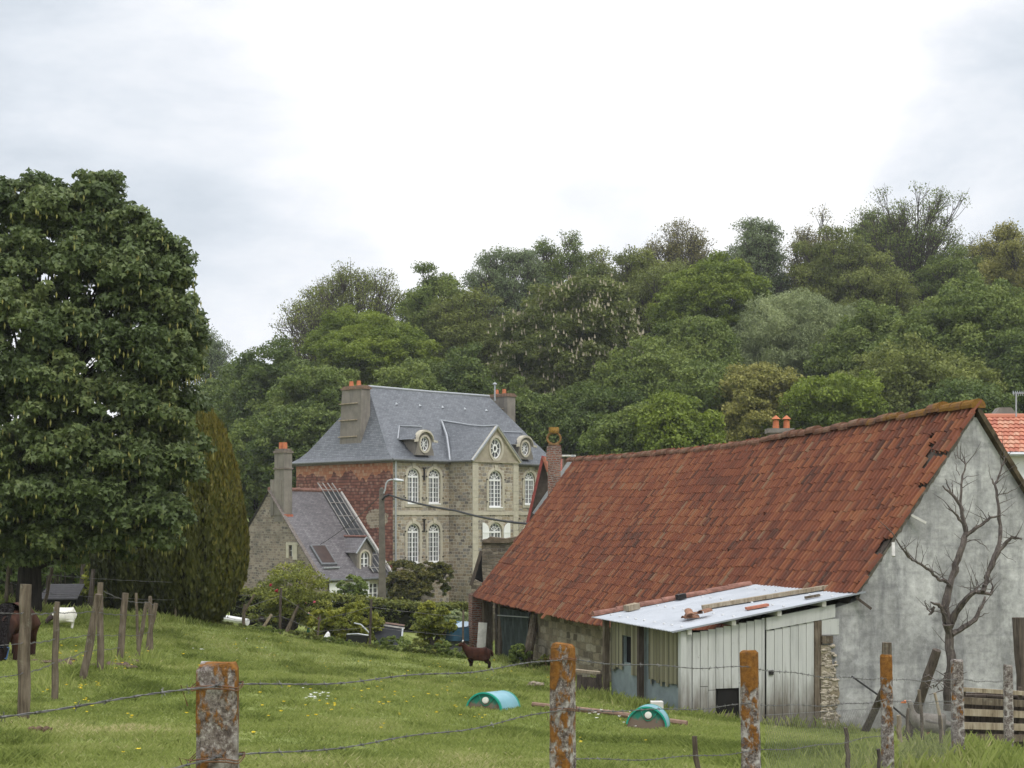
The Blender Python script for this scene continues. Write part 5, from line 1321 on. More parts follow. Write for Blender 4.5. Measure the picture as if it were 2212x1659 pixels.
# ================================================================== HALF DRUMS
def drum(px, py, Y, adx, width_px, roll, length, label):
    r = width_px/F*Y/2; c = P(px, py, Y)
    yaw = math.atan2(-adx, length)                    # axis points away from the camera, slightly to the right
    t_ = thing('half_drum', label, 'half drum', c, yaw, 'teal half-drum animal shelters')
    t_.rotation_euler = (math.radians(-4.5), math.radians(roll), yaw)
    N = 28
    sec = lambda R_, y: [(R_*math.cos(math.pi*k/N), y, R_*math.sin(math.pi*k/N)) for k in range(N+1)]
    m_ = MB(); ys_ = [.02, .04, length*.33, length*.345, length*.36, length*.66, length*.675, length*.69, length-.02, length]
    rs_ = [r*.985, r, r, r*1.004, r, r, r*1.004, r, r, r*.985]
    vs = []
    for y, R_ in zip(ys_, rs_): vs += sec(R_, y)
    n = N+1; m_.add(vs, [(i*n+k, (i+1)*n+k, (i+1)*n+k+1, i*n+k+1) for i in range(len(ys_)-1) for k in range(N)])
    m_.build('shell', PALEBLUE, t_, smooth=True)
    for y in (.0, length-.03):
        m_ = MB(); vs = sec(r*1.012, y) + sec(r*1.012, y+.05) + sec(r*.93, y-.004) + sec(r*.93, y+.03)
        m_.add(vs, [(n+k,n+k+1,k+1,k) for k in range(N)] + [(k,k+1,2*n+k+1,2*n+k) for k in range(N)] + [(2*n+k,2*n+k+1,3*n+k+1,3*n+k) for k in range(N)])
        m_.build('rim', TEAL, t_)
    m_ = MB(); e = sec(r*.94, .03); m_.add(e + [(0,.03,-.12),], [tuple(range(n))]); m_.quad((-r*.94,.03,-.15),(r*.94,.03,-.15),(r*.94,.03,0),(-r*.94,.03,0)); en = m_.build('drum_end', DRUMEND, t_)
    m_ = MB(); c0 = Vector((-.03*0, .012, r*.60))
    fan = [(-.42*r, r*.80),(-.22*r, r*.47),(-.13*r,r*.36),(.0,r*.31),(.13*r,r*.36),(.22*r,r*.47),(.42*r,r*.80)]
    m_.tube([(u,.022,v) for u, v in fan], r*.022, 5); m_.build('raised_rib', TEAL, en)
    m_ = MB(); m_.tube([(0,.03,r*.6),(0,-.005,r*.6)], [r*.17,r*.165], 18); m_.tube([(0,-.005,r*.6),(0,-.012,r*.6)],[r*.12,r*.11],18); m_.build('bung', CAPW, en)
    return t_
drum(1044,1537,22,.31,82,8.5,.9,'teal half-drum left of the tall concrete post, long pale blue side showing')
drum(1396,1571,21.2,.14,88,8.5,.8,'teal half-drum right of the tall concrete post, seen nearly end-on')

# ================================================================== POLE, WIRES, GARDEN THINGS
up = thing('utility_pole', 'square grey concrete utility pole with a bent street lamp arm before the manor corner', 'utility pole', P(825,1300,75), 0)
og = P(825,1300,75); m_ = MB()
a, b = P(826,1320,75)-og, P(824.5,1057,75)-og
m_.hexa([a+Vector((-.19,-.14,0)),a+Vector((.19,-.14,0)),a+Vector((.19,.14,0)),a+Vector((-.19,.14,0)),b+Vector((-.12,-.1,0)),b+Vector((.12,-.1,0)),b+Vector((.12,.1,0)),b+Vector((-.12,.1,0))])
m_.tube([b, b+Vector((0,0,.1))],[.11,.05],8); m_.build('pole', CONC, up)
m_ = MB(); m_.tube([P(829,1066,74.8)-og,P(832,1058,74.8)-og,P(834,1045,74.8)-og,P(838,1038.5,74.8)-og,P(845,1036,74.8)-og,P(862,1037,74.8)-og],.04,7); m_.build('lamp_arm', GREY, up)
m_ = MB(); m_.tube([P(850,1036.5,74.8)-og,P(856,1037.2,74.8)-og,P(872,1038.5,74.8)-og],[.06,.1,.05],8); m_.build('street_lamp', GREY, up)
def cable(pts, r, label, name='overhead_cable'):
    m_ = MB(); Q_ = []
    for i in range(len(pts)-1):
        for k in range(12): 
            f = k/12; p = pts[i].lerp(pts[i+1], f); Q_.append(p - Vector((0,0,.05*(pts[i+1]-pts[i]).length*f*(1-f))))
    Q_.append(pts[-1]); m_.tube(Q_, r, 5); return tag(m_.build(name, BLACKP, uv=False), label, 'cable')
cable([P(826,1080,74.8), P(832,1072,74.7), P(841,1069,74.6)], .06, 'black cable loop fixed to the top of the concrete utility pole')
cable([P(841,1069,74.6), P(985,1103,69), P(1150,1132,62)], .05, 'twisted black overhead cable running right from the pole to the barn')
cable([P(824,1068,74.8), P(692,1176,88)], .018, 'thin overhead wire running left from the pole to the cottage roof')
# white pipe, hutch with blue sheet, cold frame, wheelbarrow, lath bundle, shed
p = onG(465,1340,52); m_ = MB(); m_.tube([P(470,1333,51), P(535,1344,50.4)], .12, 10); tag(m_.build('white_pipe', WHITE), 'white plastic pipe lying in the grass beyond the forked branch', 'pipe')
hu = thing('rabbit_hutch', 'grey hutch covered with a blue tarpaulin beside the brick pier', 'hutch', onG(1003,1420,54), 0)
m_ = MB(); m_.box(-.5,.5,-.4,.4,-.1,.55); m_.box(-.52,-.46,-.42,-.401,-.1,.6); m_.box(.3,.36,-.42,-.401,-.1,.6); m_.build('hutch_body', plain('hutch_grey', (.16,.17,.17), .8, 0, .3), hu)
m_ = MB(); m_.hexa([(-.68,-.55,.5),(.62,-.55,.5),(.62,.5,.55),(-.68,.5,.55),(-.6,-.5,.92),(.58,-.5,1.02),(.55,.45,1.12),(-.3,.45,1.15)]); m_.build('tarpaulin', TARP, hu)
m_ = MB(); m_.quad((-.55,-.515,.95),(.1,-.515,1.02),(.4,.2,1.14),(-.1,.2,1.16)); m_.build('tarp_fold', plain('tarp_pale', (.35,.45,.52), .4, 0, .1), hu)
cf = thing('cold_frame', 'black netted cold frame with pale top rails in the kitchen garden', 'cold frame', onG(838,1400,55), 0)
og = cf.location
m_ = MB(); q = [P(808,1392,54.5)-og,P(868,1394,54.5)-og,P(872,1352,55.5)-og,P(806,1342,55.5)-og]; m_.quad(*q); m_.build('netting', plain('black_net', (.025,.027,.03), .85, 0, .3, 5), cf)
for k, (y0, y1) in enumerate(((1341,1351),(1346,1357))): m_ = MB(); m_.beam(P(800,y0,55.4)-og, P(874,y1,55.4)-og, .07, .05); m_.build('top_rail', OFFW if k else plain('pinkish_rail', (.35,.24,.2), .8, 0, .2), cf)
for px, y0, y1 in ((870,1358,1395),(797,1362,1398)): m_ = MB(); m_.beam(P(px-3,y1,54.6)-og, P(px,y0,55)-og, .06, .06); m_.build('leg', GREY, cf)
wb = thing('wheelbarrow', 'black wheelbarrow tub with grey tubular handles among the shrubs', 'wheelbarrow', onG(768,1395,54), 0)
og = wb.location; m_ = MB(); a = P(752,1392,54)-og; 
m_.hexa([a+Vector((.05,-.3,-.1)),a+Vector((.62,-.3,-.1)),a+Vector((.62,.3,-.1)),a+Vector((.05,.3,-.1)),a+Vector((-.05,-.38,.38)),a+Vector((.75,-.38,.33)),a+Vector((.75,.38,.33)),a+Vector((-.05,.38,.38))]); m_.build('tub', BLACKP, wb)
m_ = MB(); m_.tube([a+Vector((0,-.4,.4)),a+Vector((.4,-.42,.42)),a+Vector((.78,-.4,.36))],.025,6); m_.tube([a+Vector((.25,-.3,.8)),a+Vector((.5,-.35,.75)),a+Vector((.8,-.35,.45))],.03,6); m_.build('handle', GREY, wb)
m_ = MB(); m_.tube([a+Vector((.02,-.12,.0)),a+Vector((.02,.12,.0))],.2,14); m_.build('wheel', BLACKP, wb)
m_ = MB(); a = onG(566,1362,56); m_.beam(a, P(587,1327,56), .16, .1); tag(m_.build('leaning_plank', WOOD_P), 'pale plank leaning among the garden plants left of the rose bush', 'plank')
m_ = MB(); a = onG(620,1362,56); m_.tube([a, P(628,1345,56), P(645,1305,56)], [.1,.07,.05], 7); tag(m_.build('dead_stump', WOOD), 'grey dead branch standing under the rose bush', 'branch')
m_ = MB(); c = onG(600,1375,57)
for k in range(16): rock(m_, (c.x+rr.uniform(-1.3,.5), c.y+rr.uniform(-.2,.4), c.z+rr.uniform(0,.55)), .28, .2, .15, rr)
tag(m_.build('compost_heap', plain('compost', (.07,.06,.05), .95, 0, .4, 6)), 'dark compost heap below the rose bush', 'heap')
m_ = MB(); a = onG(666,1375,57); m_.tube([a, a+Vector((0,0,.8))], .06, 7); tag(m_.build('green_stake', TEAL), 'short green plastic tube standing between the shrubs', 'tube')
m_ = MB(); a = onG(706,1392,54); m_.tube([a, a+Vector((0,0,.12)), a+Vector((.05,0,.3)), a+Vector((.05,0,.36))],[.12,.13,.07,.02],8); tag(m_.build('white_sack', WHITE), 'small white sack standing at the foot of the yellow-green shrubs', 'sack')
sh = thing('small_shed', 'low dark shed with slatted sloping roof under the sycamore', 'shed', onG(133,1300,44), .1)
og = Vector((0,0,0)); m_ = MB(); m_.box(-.42,.5,-.3,.6,-.2,.42); m_.build('shed_body', DARK, sh)
m_ = MB()
for k in range(7): m_.hexa([(-.6+.02*k,-.5+k*.17,.36+k*.055),(.55,-.5+k*.17,.36+k*.055),(.55,-.35+k*.17,.41+k*.055),(-.6+.02*k,-.35+k*.17,.41+k*.055),(-.6+.02*k,-.5+k*.17,.4+k*.055),(.55,-.5+k*.17,.4+k*.055),(.55,-.35+k*.17,.45+k*.055),(-.6+.02*k,-.35+k*.17,.45+k*.055)])
m_.build('slatted_roof', plain('shed_roof_grey', (.05,.048,.05), .8, 0, .3, 9), sh)
# ================================================================== ANIMALS (skinned skeletons)
def skin(name, nodes, edges, mat, parent, root=0, sub=2, fat=1.22):
    me = bpy.data.meshes.new(name); me.from_pydata([n[:3] for n in nodes], edges, []); me.materials.append(mat)
    ob = bpy.data.objects.new(name, me); link(ob, parent)
    sk = ob.modifiers.new('skin', 'SKIN'); sk.use_smooth_shade = True
    lay = me.skin_vertices[0] if me.skin_vertices else None
    if lay is None:
        bpy.context.view_layer.objects.active = ob; bpy.context.view_layer.update(); lay = me.skin_vertices[0]
    for i, n in enumerate(nodes):
        r = n[3]; ry = n[4] if len(n) > 4 else r
        lay.data[i].radius = (r*fat, ry*fat); lay.data[i].use_root = (i == root)
    ss = ob.modifiers.new('sub', 'SUBSURF'); ss.levels = sub; ss.render_levels = sub
    return ob
def furmat(name, stops, zdark=None, xdark=None):
    m, t = material(name); o = t.obj(); n = t.noise(t.scale(o, (6, 6, 3)), 1.2, 6, .7)
    c = t.ramp(n, stops)
    if zdark: c = t.mix(t.mapr(t.sep(o)[2], zdark[0], zdark[1], 1, 0), c, zdark[2])
    if xdark: c = t.mix(t.mapr(t.sep(o)[0], xdark[0], xdark[1], 0, 1), c, xdark[2])
    t.out(c, .85, 0, t.bump(t.noise(o, 40, 4), .5, .01), .15); return m
def lathe_ear(mb, a, b, w, t=.012):
    a, b = Vector(a), Vector(b); mb.tube([a, a.lerp(b,.45), b], [w*.5, w, w*.15], 6)
# goat
gmat = furmat('goat_coat', [(.3,(.018,.008,.005)),(.55,(.05,.018,.011)),(.8,(.09,.034,.019))], (.16,.34,(.014,.008,.006)))
gp_ = onG(1032,1445,45)
goat = thing('goat', 'small dark red-brown goat standing at the barn end, head turned left', 'goat', gp_, math.radians(188))
S = 1.06
nodes = [(-.27,0,.44,.15),(-.05,0,.43,.165),(.17,0,.44,.16),(.29,0,.54,.11),(.37,0,.65,.08),(.43,0,.745,.06),(.51,0,.715,.042),(.565,0,.69,.028),
         (-.38,0,.53,.03),(-.42,0,.46,.035),(-.44,0,.38,.02)]
edges = [(0,1),(1,2),(2,3),(3,4),(4,5),(5,6),(6,7),(0,8),(8,9),(9,10)]
for sd in (-1,1):
    b = len(nodes); o_ = .03*sd
    nodes += [(.19+o_,.075*sd,.30,.055),(.19+o_,.08*sd,.17,.028),(.2+o_,.08*sd,.06,.02),(.22+o_,.08*sd,.0,.026)]; edges += [(2,b),(b,b+1),(b+1,b+2),(b+2,b+3)]
    b = len(nodes)
    nodes += [(-.26+o_,.08*sd,.34,.08),(-.24+o_,.085*sd,.25,.05),(-.34+o_,.085*sd,.18,.028),(-.33+o_,.085*sd,.06,.02),(-.31+o_,.085*sd,.0,.026)]; edges += [(0,b),(b,b+1),(b+1,b+2),(b+2,b+3),(b+3,b+4)]
skin('body', [tuple(c*S for c in n) for n in nodes], edges, gmat, goat, 1)
mb = MB()
for sd in (-1,1): lathe_ear(mb, (.42*S,.045*sd*S,.79*S), (.38*S,.14*sd*S,.82*S), .026)
mb.each('ear', gmat, goat, smooth=True)
mb = MB(); mb.tube([(.44*S,.02,.79*S),(.42*S,.03,.85*S)],[.022,.014],6); mb.tube([(.44*S,-.02,.79*S),(.42*S,-.03,.85*S)],[.022,.014],6); mb.each('horn', WHITE, goat, smooth=True)
mb = MB()
for sd in (-1,1): mb.tube([(.46*S,.045*sd*S,.75*S),(.465*S,.052*sd*S,.75*S)],[.012,.006],6)
mb.each('eye', BLACKP, goat)
# sheep grazing behind the knobbly post
wool = plain('white_wool', (.8,.77,.71), .95, 0, .12, 14, .1, .6); facem = plain('sheep_face', (.05,.035,.035), .9, 0, .3)
sp = onG(137,1343,33); sheep = thing('sheep', 'white woolly sheep with dark face grazing behind the knobbly wooden post', 'sheep', sp, math.radians(200))
nodes = [(-.31,0,.36,.13),(-.17,0,.38,.185),(0,0,.385,.2),(.17,0,.37,.165),(.27,0,.32,.085),(-.37,0,.38,.04)]; edges = [(0,1),(1,2),(2,3),(3,4),(0,5)]
for sd in (-1,1):
    b = len(nodes); nodes += [(.15,.08*sd,.22,.045),(.15,.08*sd,.1,.028),(.16,.08*sd,-.02,.026)]; edges += [(3,b),(b,b+1),(b+1,b+2)]
    b = len(nodes); nodes += [(-.2,.08*sd,.22,.06),(-.25,.08*sd,.14,.03),(-.22,.08*sd,-.02,.026)]; edges += [(1,b),(b,b+1),(b+1,b+2)]
skin('body', nodes, edges, wool, sheep, 2, sub=3)
skin('head', [(.27,0,.33,.07),(.35,0,.3,.07),(.43,0,.21,.052),(.48,0,.14,.035)], [(0,1),(1,2),(2,3)], facem, sheep, 0)
mb = MB()
for sd in (-1,1): lathe_ear(mb, (.31,.05*sd,.29), (.27,.14*sd,.28), .022)
mb.each('ear', facem, sheep, smooth=True)
sheep.scale = (.8,.8,.8)
# pony, head down facing the camera
pc = furmat('pony_coat', [(.3,(.03,.014,.009)),(.55,(.065,.028,.017)),(.8,(.1,.05,.03))], (.02,.30,(.02,.012,.01)), (.3,.5,(.014,.009,.008)))
pd = plain('pony_dark', (.012,.009,.009), .9, 0, .3, 20)
pp = onG(20,1444,25); pony = thing('pony', 'brown pony with black mane grazing head down at the left edge, wearing a blue halter', 'pony', pp, math.radians(-84))
nodes = [(-1.05,0,.76,.21),(-.6,0,.73,.25),(-.15,0,.74,.22),(.08,0,.78,.18),(.3,0,.68,.14),(.45,0,.5,.12),(.53,0,.38,.105),(.57,0,.22,.085),(.585,0,.1,.062),(.59,0,.05,.05),(-1.25,0,.85,.06)]
edges = [(0,1),(1,2),(2,3),(3,4),(4,5),(5,6),(6,7),(7,8),(8,9),(0,10)]
for sd in (-1,1):
    b = len(nodes); nodes += [(0+.08*sd,.14*sd,.5,.11),(.03+.08*sd,.14*sd,.33,.06),(.02+.1*sd,.14*sd,.1,.045),(.04+.1*sd,.14*sd,.0,.06)]; edges += [(3,b),(b,b+1),(b+1,b+2),(b+2,b+3)]
    b = len(nodes); nodes += [(-1.0,.15*sd,.55,.15),(-.95,.15*sd,.42,.09),(-1.12,.15*sd,.28,.055),(-1.08,.15*sd,.1,.045),(-1.04,.15*sd,.0,.06)]; edges += [(0,b),(b,b+1),(b+1,b+2),(b+2,b+3),(b+3,b+4)]
skin('body', nodes, edges, pc, pony, 2)
rr = random.Random(5); V = []; 
mb = MB()
crest = [Vector(q) for q in ((-.12,0,1.0),(.06,0,1.0),(.25,0,.88),(.4,0,.72),(.5,0,.58),(.58,0,.44))]
for k in range(240):
    f = rr.random()*4.999; i0 = int(f); b0 = crest[i0].lerp(crest[i0+1], f-i0); sd = rr.uniform(-1,1)
    tip = b0 + Vector((.06+.06*rr.random(), sd*.11, -.12-.14*rr.random())); mid = b0.lerp(tip,.45)+Vector((.05,sd*.04,.05))
    mb.tube([b0+Vector((-.02,sd*.03,-.02)),mid,tip],[.025,.026,.005],4)
mb.build('mane', pd, pony)
mb = MB()
for sd in (-1,1): lathe_ear(mb, (.5,.07*sd,.5), (.5,.1*sd,.63), .03)
mb.each('ear', pc, pony, smooth=True)
mb = MB(); 
for z, r in ((.12,.075),(.3,.11)): mb.tube([(.575-.0*z+.9*r*math.cos(a)*.9 - (z-.1)*.1, 1.08*r*math.sin(a), z+.02*math.cos(a)) for a in [2*math.pi*k/18 for k in range(19)]], .012, 5, False)
for sd in (-1,1): mb.tube([(.58,.085*sd,.12),(.56,.105*sd,.22),(.54,.12*sd,.31)],.011,5)
mb.build('halter', plain('blue_halter', (.06,.12,.25), .6, 0, .2), pony)
# goose
gc = furmat('goose_plumage', [(.3,(.1,.088,.075)),(.5,(.2,.18,.155)),(.75,(.3,.28,.25))])
gs = onG(2003,1600,24.5); goose = thing('goose', 'grey-brown goose with orange beak standing among stakes before the gable', 'goose', gs, math.radians(172))
nodes = [(-.1,0,.31,.14),(.08,0,.33,.145),(.2,0,.37,.1),(.25,0,.47,.055),(.265,0,.58,.042),(.275,0,.66,.045),(.32,0,.665,.036),(-.27,0,.3,.085),(-.4,0,.29,.03)]
edges = [(0,1),(1,2),(2,3),(3,4),(4,5),(5,6),(0,7),(7,8)]
skin('body', nodes, edges, gc, goose, 0)
mb = MB(); mb.tube([(.34,0,.665),(.38,0,.655),(.425,0,.645)],[.028,.022,.008],8); mb.build('beak', plain('orange_beak', (.65,.2,.08), .5, 0, .1), goose, True)
mb = MB()
for sd in (-1,1): mb.tube([(-.02,.06*sd,.22),(0,.06*sd,.03)],.014,6); mb.add([(-.02,.06*sd,.012),(.1,.06*sd-.05,.008),(.12,.06*sd,.012),(.1,.06*sd+.05,.008)],[(0,1,2,3)])
mb.each('leg', plain('orange_leg', (.5,.2,.1), .6, 0, .1), goose, 2)
mb = MB()
for sd in (-1,1):
    for k in range(6): f = k/5; mb.tube([(.05-.1*f,.135*sd,.38-.03*f),(-.2-.04*k,.125*sd,.33-.03*f),(-.42+.03*k,.05*sd,.30-.035*f)],[.03,.035,.006],5)
mb.build('wings', plain('goose_wing', (.16,.145,.13), .9, 0, .4, 9), goose, True)
mb = MB(); mb.tube([(-.28,0,.25),(-.4,0,.27),(-.47,0,.285)],[.07,.05,.01],7); mb.build('white_rump', WHITE, goose, True)

# ================================================================== VEGETATION
def unit(v): return v / np.maximum(1e-9, np.linalg.norm(v, axis=-1, keepdims=True))
def rnd_dir(n, rg): return unit(rg.normal(size=(n, 3)))
def leafcloud(C, Rr, ctone, counts, size, rg, aspect=.55, up=.35, squash=.75, shell=.55, droop=0.0, shape='rhomb', lowcut=.0, jn=.45):
    """leaves on the shells of small clumps; returns verts (n*k,3), k, tone"""
    idx = np.repeat(np.arange(len(C)), counts); n = len(idx)
    d = rnd_dir(n, rg); d[:,2] = np.where(d[:,2] < -.45, -d[:,2]*.6, d[:,2]); d = unit(d)
    rad = Rr[idx] * (1 - shell * rg.random(n)**1.6)
    p = C[idx] + d * rad[:,None] * np.array([1,1,squash])
    nrm = unit(d*.75 + np.array([0,0,up]) + rg.normal(0,jn,(n,3)))
    a = np.cross(nrm, rg.normal(size=(n,3))); a = unit(a); a[:,2] -= droop; a = unit(a)
    b = unit(np.cross(nrm, a))
    s = size * rg.uniform(.6, 1.35, n)[:,None]
    if shape == 'rhomb':
        pts = [(-.5,0),(0,-.5*aspect),(.5,0),(0,.5*aspect)]
    elif shape == 'palm':
        pts = []
        for ang, r in ((180,.34),(262,.62),(308,.28),(0,.75),(52,.28),(98,.62)):
            pts.append((r*math.cos(math.radians(ang)), r*math.sin(math.radians(ang))*.9))
    k = len(pts); V = np.empty((n, k, 3))
    for i, (u, v) in enumerate(pts):
        V[:,i] = p + a*s*u + b*s*v - nrm*s*(.18*(u*u+v*v))
    tone = np.clip(ctone[idx] + rg.normal(0,.14,n), 0, 1)
    return V.reshape(-1,3), k, tone
def clumps(rg, R, H, nb, nsub, br=.40, sub=.42, outer=.62, lobes=.25, flat=1.0, topbias=0.0, cone=0.0):
    """two-level clump centres inside an ellipsoid crown centred at 0, half height H/2"""
    C, Rr, T = [], [], []
    i = np.arange(nb) + .5; ph = np.arccos(1 - 1.75*i/nb); th = math.pi*(1+5**.5)*i + rg.random()*6
    D = np.stack([np.cos(th)*np.sin(ph), np.sin(th)*np.sin(ph), np.cos(ph)], -1) + rg.normal(0,.12,(nb,3)); D = unit(D)
    for d in D:
        k = outer * rg.uniform(1-lobes, 1+lobes)
        taper = 1 - cone*max(0, d[2])
        c = np.array([d[0]*k*R*taper, d[1]*k*R*taper, d[2]*k*H/2*1.12])
        r = br*R*rg.uniform(.75,1.2); t0 = np.clip(rg.normal(.5,.13), .15, .85)
        e = rnd_dir(nsub, rg); e = unit(e + d*.75 + np.array([0,0,.25]))
        for q in e:
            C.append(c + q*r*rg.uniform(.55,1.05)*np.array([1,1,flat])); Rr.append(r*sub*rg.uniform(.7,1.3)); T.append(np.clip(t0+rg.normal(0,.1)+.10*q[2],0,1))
    # core
    for _ in range(int(nb*1.0)):
        q = rnd_dir(1, rg)[0]*rg.random()**.5*.5; C.append(q*np.array([R,R,H/2])); Rr.append(R*.22); T.append(.3)
    return np.array(C), np.array(Rr), np.array(T)
def branches(name, mat, parent, base, tips, r0, rg, trunk_top, nseg=4, minr=.03, lim=None):
    mb = MB(); base = Vector(base); tt = Vector(trunk_top)
    mid = base.lerp(tt, .5) + Vector((rg.normal(0,.15), rg.normal(0,.15), 0))
    mb.tube([base - Vector((0,0,.4)), base + Vector((0,0,.3)), mid, tt], [r0*1.35, r0*1.05, r0*.85, r0*.5], 8)
    for t in tips:
        t = Vector(t); f = rg.uniform(.35,1.0); s = base.lerp(tt, f) if f < .5 else mid.lerp(tt, (f-.5)*2)
        if s.z > t.z - .2: s = base.lerp(tt, .4)
        c = s.lerp(t, .5) + Vector((rg.normal(0,.12), rg.normal(0,.12), .1)) * (t - s).length
        rr0 = max(minr, r0*.42*(1.1-.4*f)); mb.tube([s, s.lerp(c,.5)+Vector((0,0,.05)), c, c.lerp(t,.6), t], [rr0, rr0*.8, rr0*.55, rr0*.35, minr*.4], 5, False)
    return mb.build(name, mat, parent, uv=False)
def skeleton(rg, base, height, spread, levels=4, r0=.3, kids=3, up=.35, wob=.18, droop=0.0):
    """recursive limbs; returns tubes [(pts,radii)], tips"""
    tubes, tips = [], []
    def grow(p, d, L_, r, lv):
        n = 4; pts = [p]; rad = [r]
        for i in range(n):
            d = unit(d + rg.normal(0, wob, 3) + np.array([0,0,up*.18 - droop*.1*(levels-lv)])); p = p + d*L_/n; pts.append(p); rad.append(r*(1-.45*(i+1)/n))
        tubes.append((pts, rad))
        if lv <= 0: tips.append((p, d)); return
        m = kids + (1 if rg.random() < .4 else 0)
        for k in range(m):
            q = rnd_dir(1, rg)[0]; q = unit(q - d*q.dot(d)); a = rg.uniform(.45,.95)*spread
            start = pts[-1] if k < 2 else pts[rg.integers(2, n)]
            grow(start, unit(d*math.cos(a) + q*math.sin(a) + np.array([0,0,.12])), L_*rg.uniform(.6,.82), rad[-1]*.78, lv-1)
        if lv <= 2: tips.append((pts[2], d))
    grow(np.array(base, float), np.array([0,0,1.0]), height*.36, r0, levels)
    return tubes, tips

LEAF = {
 'dark':   leafmat('leaf_dark', (.028,.048,.015), (.066,.102,.027), (.135,.178,.048)),
 'mid':    leafmat('leaf_mid', (.038,.064,.018), (.094,.136,.034), (.178,.222,.062)),
 'bright': leafmat('leaf_bright', (.042,.068,.012), (.105,.15,.02), (.185,.235,.04)),
 'olive':  leafmat('leaf_olive', (.045,.06,.018), (.112,.14,.038), (.2,.23,.07)),
 'yellow': leafmat('leaf_yellow', (.062,.075,.02), (.165,.172,.05), (.29,.28,.1)),
 'blue':   leafmat('leaf_bluegreen', (.042,.07,.038), (.105,.145,.075), (.19,.24,.135)),
 'silver': leafmat('leaf_silver', (.08,.105,.055), (.18,.225,.12), (.30,.345,.2)),
 'brown':  leafmat('leaf_bronze', (.05,.052,.024), (.125,.125,.054), (.215,.21,.1)),
 'syc':    leafmat('leaf_sycamore', (.032,.053,.023), (.08,.115,.048), (.17,.21,.09), .3, .45),
 'chest':  leafmat('leaf_chestnut', (.034,.05,.015), (.088,.115,.032), (.175,.2,.065)),
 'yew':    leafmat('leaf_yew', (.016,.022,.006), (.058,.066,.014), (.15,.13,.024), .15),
 'hedge':  leafmat('leaf_hedge', (.03,.044,.014), (.082,.105,.026), (.19,.205,.048)),
 'rose':   leafmat('leaf_rose', (.045,.06,.016), (.135,.16,.034), (.24,.255,.06)),
 'golden': leafmat('leaf_golden', (.045,.064,.01), (.14,.165,.025), (.28,.29,.048)),
 'pale':   leafmat('leaf_pale', (.08,.12,.065), (.18,.23,.12), (.30,.34,.2)),
 'vine':   leafmat('leaf_vine', (.03,.04,.014), (.09,.098,.03), (.175,.15,.05)),
}
BARK_D = m_wood('dark_bark', (.022,.019,.016), (.05,.043,.037))
FLOWER = plain('candle_blossom', (.36,.32,.22), .8, 0, .15)
# ---- wood trees: every crown is grown for its own tree (boughs on an ellipsoid, leaf clumps on boughs)
STY = {  # bough radius, bough density, clumps per bough, clump radius/bough, leaves per clump, leaf size, flatness, twiggy, outline jitter
 'round':   dict(br=1.5, dens=1.5, ns=12, cr=.46, nl=135, leaf=.21, flat=.95, tw=0, jit=.26),
 'lumpy':   dict(br=1.8, dens=1.5, ns=15, cr=.40, nl=130, leaf=.21, flat=1.0, tw=0, jit=.34),
 'layer':   dict(br=1.6, dens=1.6, ns=13, cr=.44, nl=125, leaf=.20, flat=.72, tw=0, jit=.34),
 'tall':    dict(br=1.5, dens=1.6, ns=12, cr=.46, nl=130, leaf=.21, flat=1.1, tw=0, jit=.3),
 'willow':  dict(br=1.6, dens=1.5, ns=13, cr=.46, nl=120, leaf=.30, flat=1.0, tw=0, jit=.3, aspect=.24, droop=.6),
 'loose':   dict(br=1.15, dens=1.4, ns=9, cr=.66, nl=78, leaf=.19, flat=.95, tw=1, jit=.26),
 'airy':    dict(br=1.0, dens=1.25, ns=9, cr=.8, nl=42, leaf=.18, flat=.85, tw=1, jit=.24),
 'feather': dict(br=1.0, dens=1.2, ns=8, cr=.8, nl=20, leaf=.175, flat=1.3, tw=1, jit=.36),
 'sparse':  dict(br=1.1, dens=1.15, ns=8, cr=.75, nl=15, leaf=.18, flat=1.0, tw=1, jit=.28),
}
NTREE = [0]
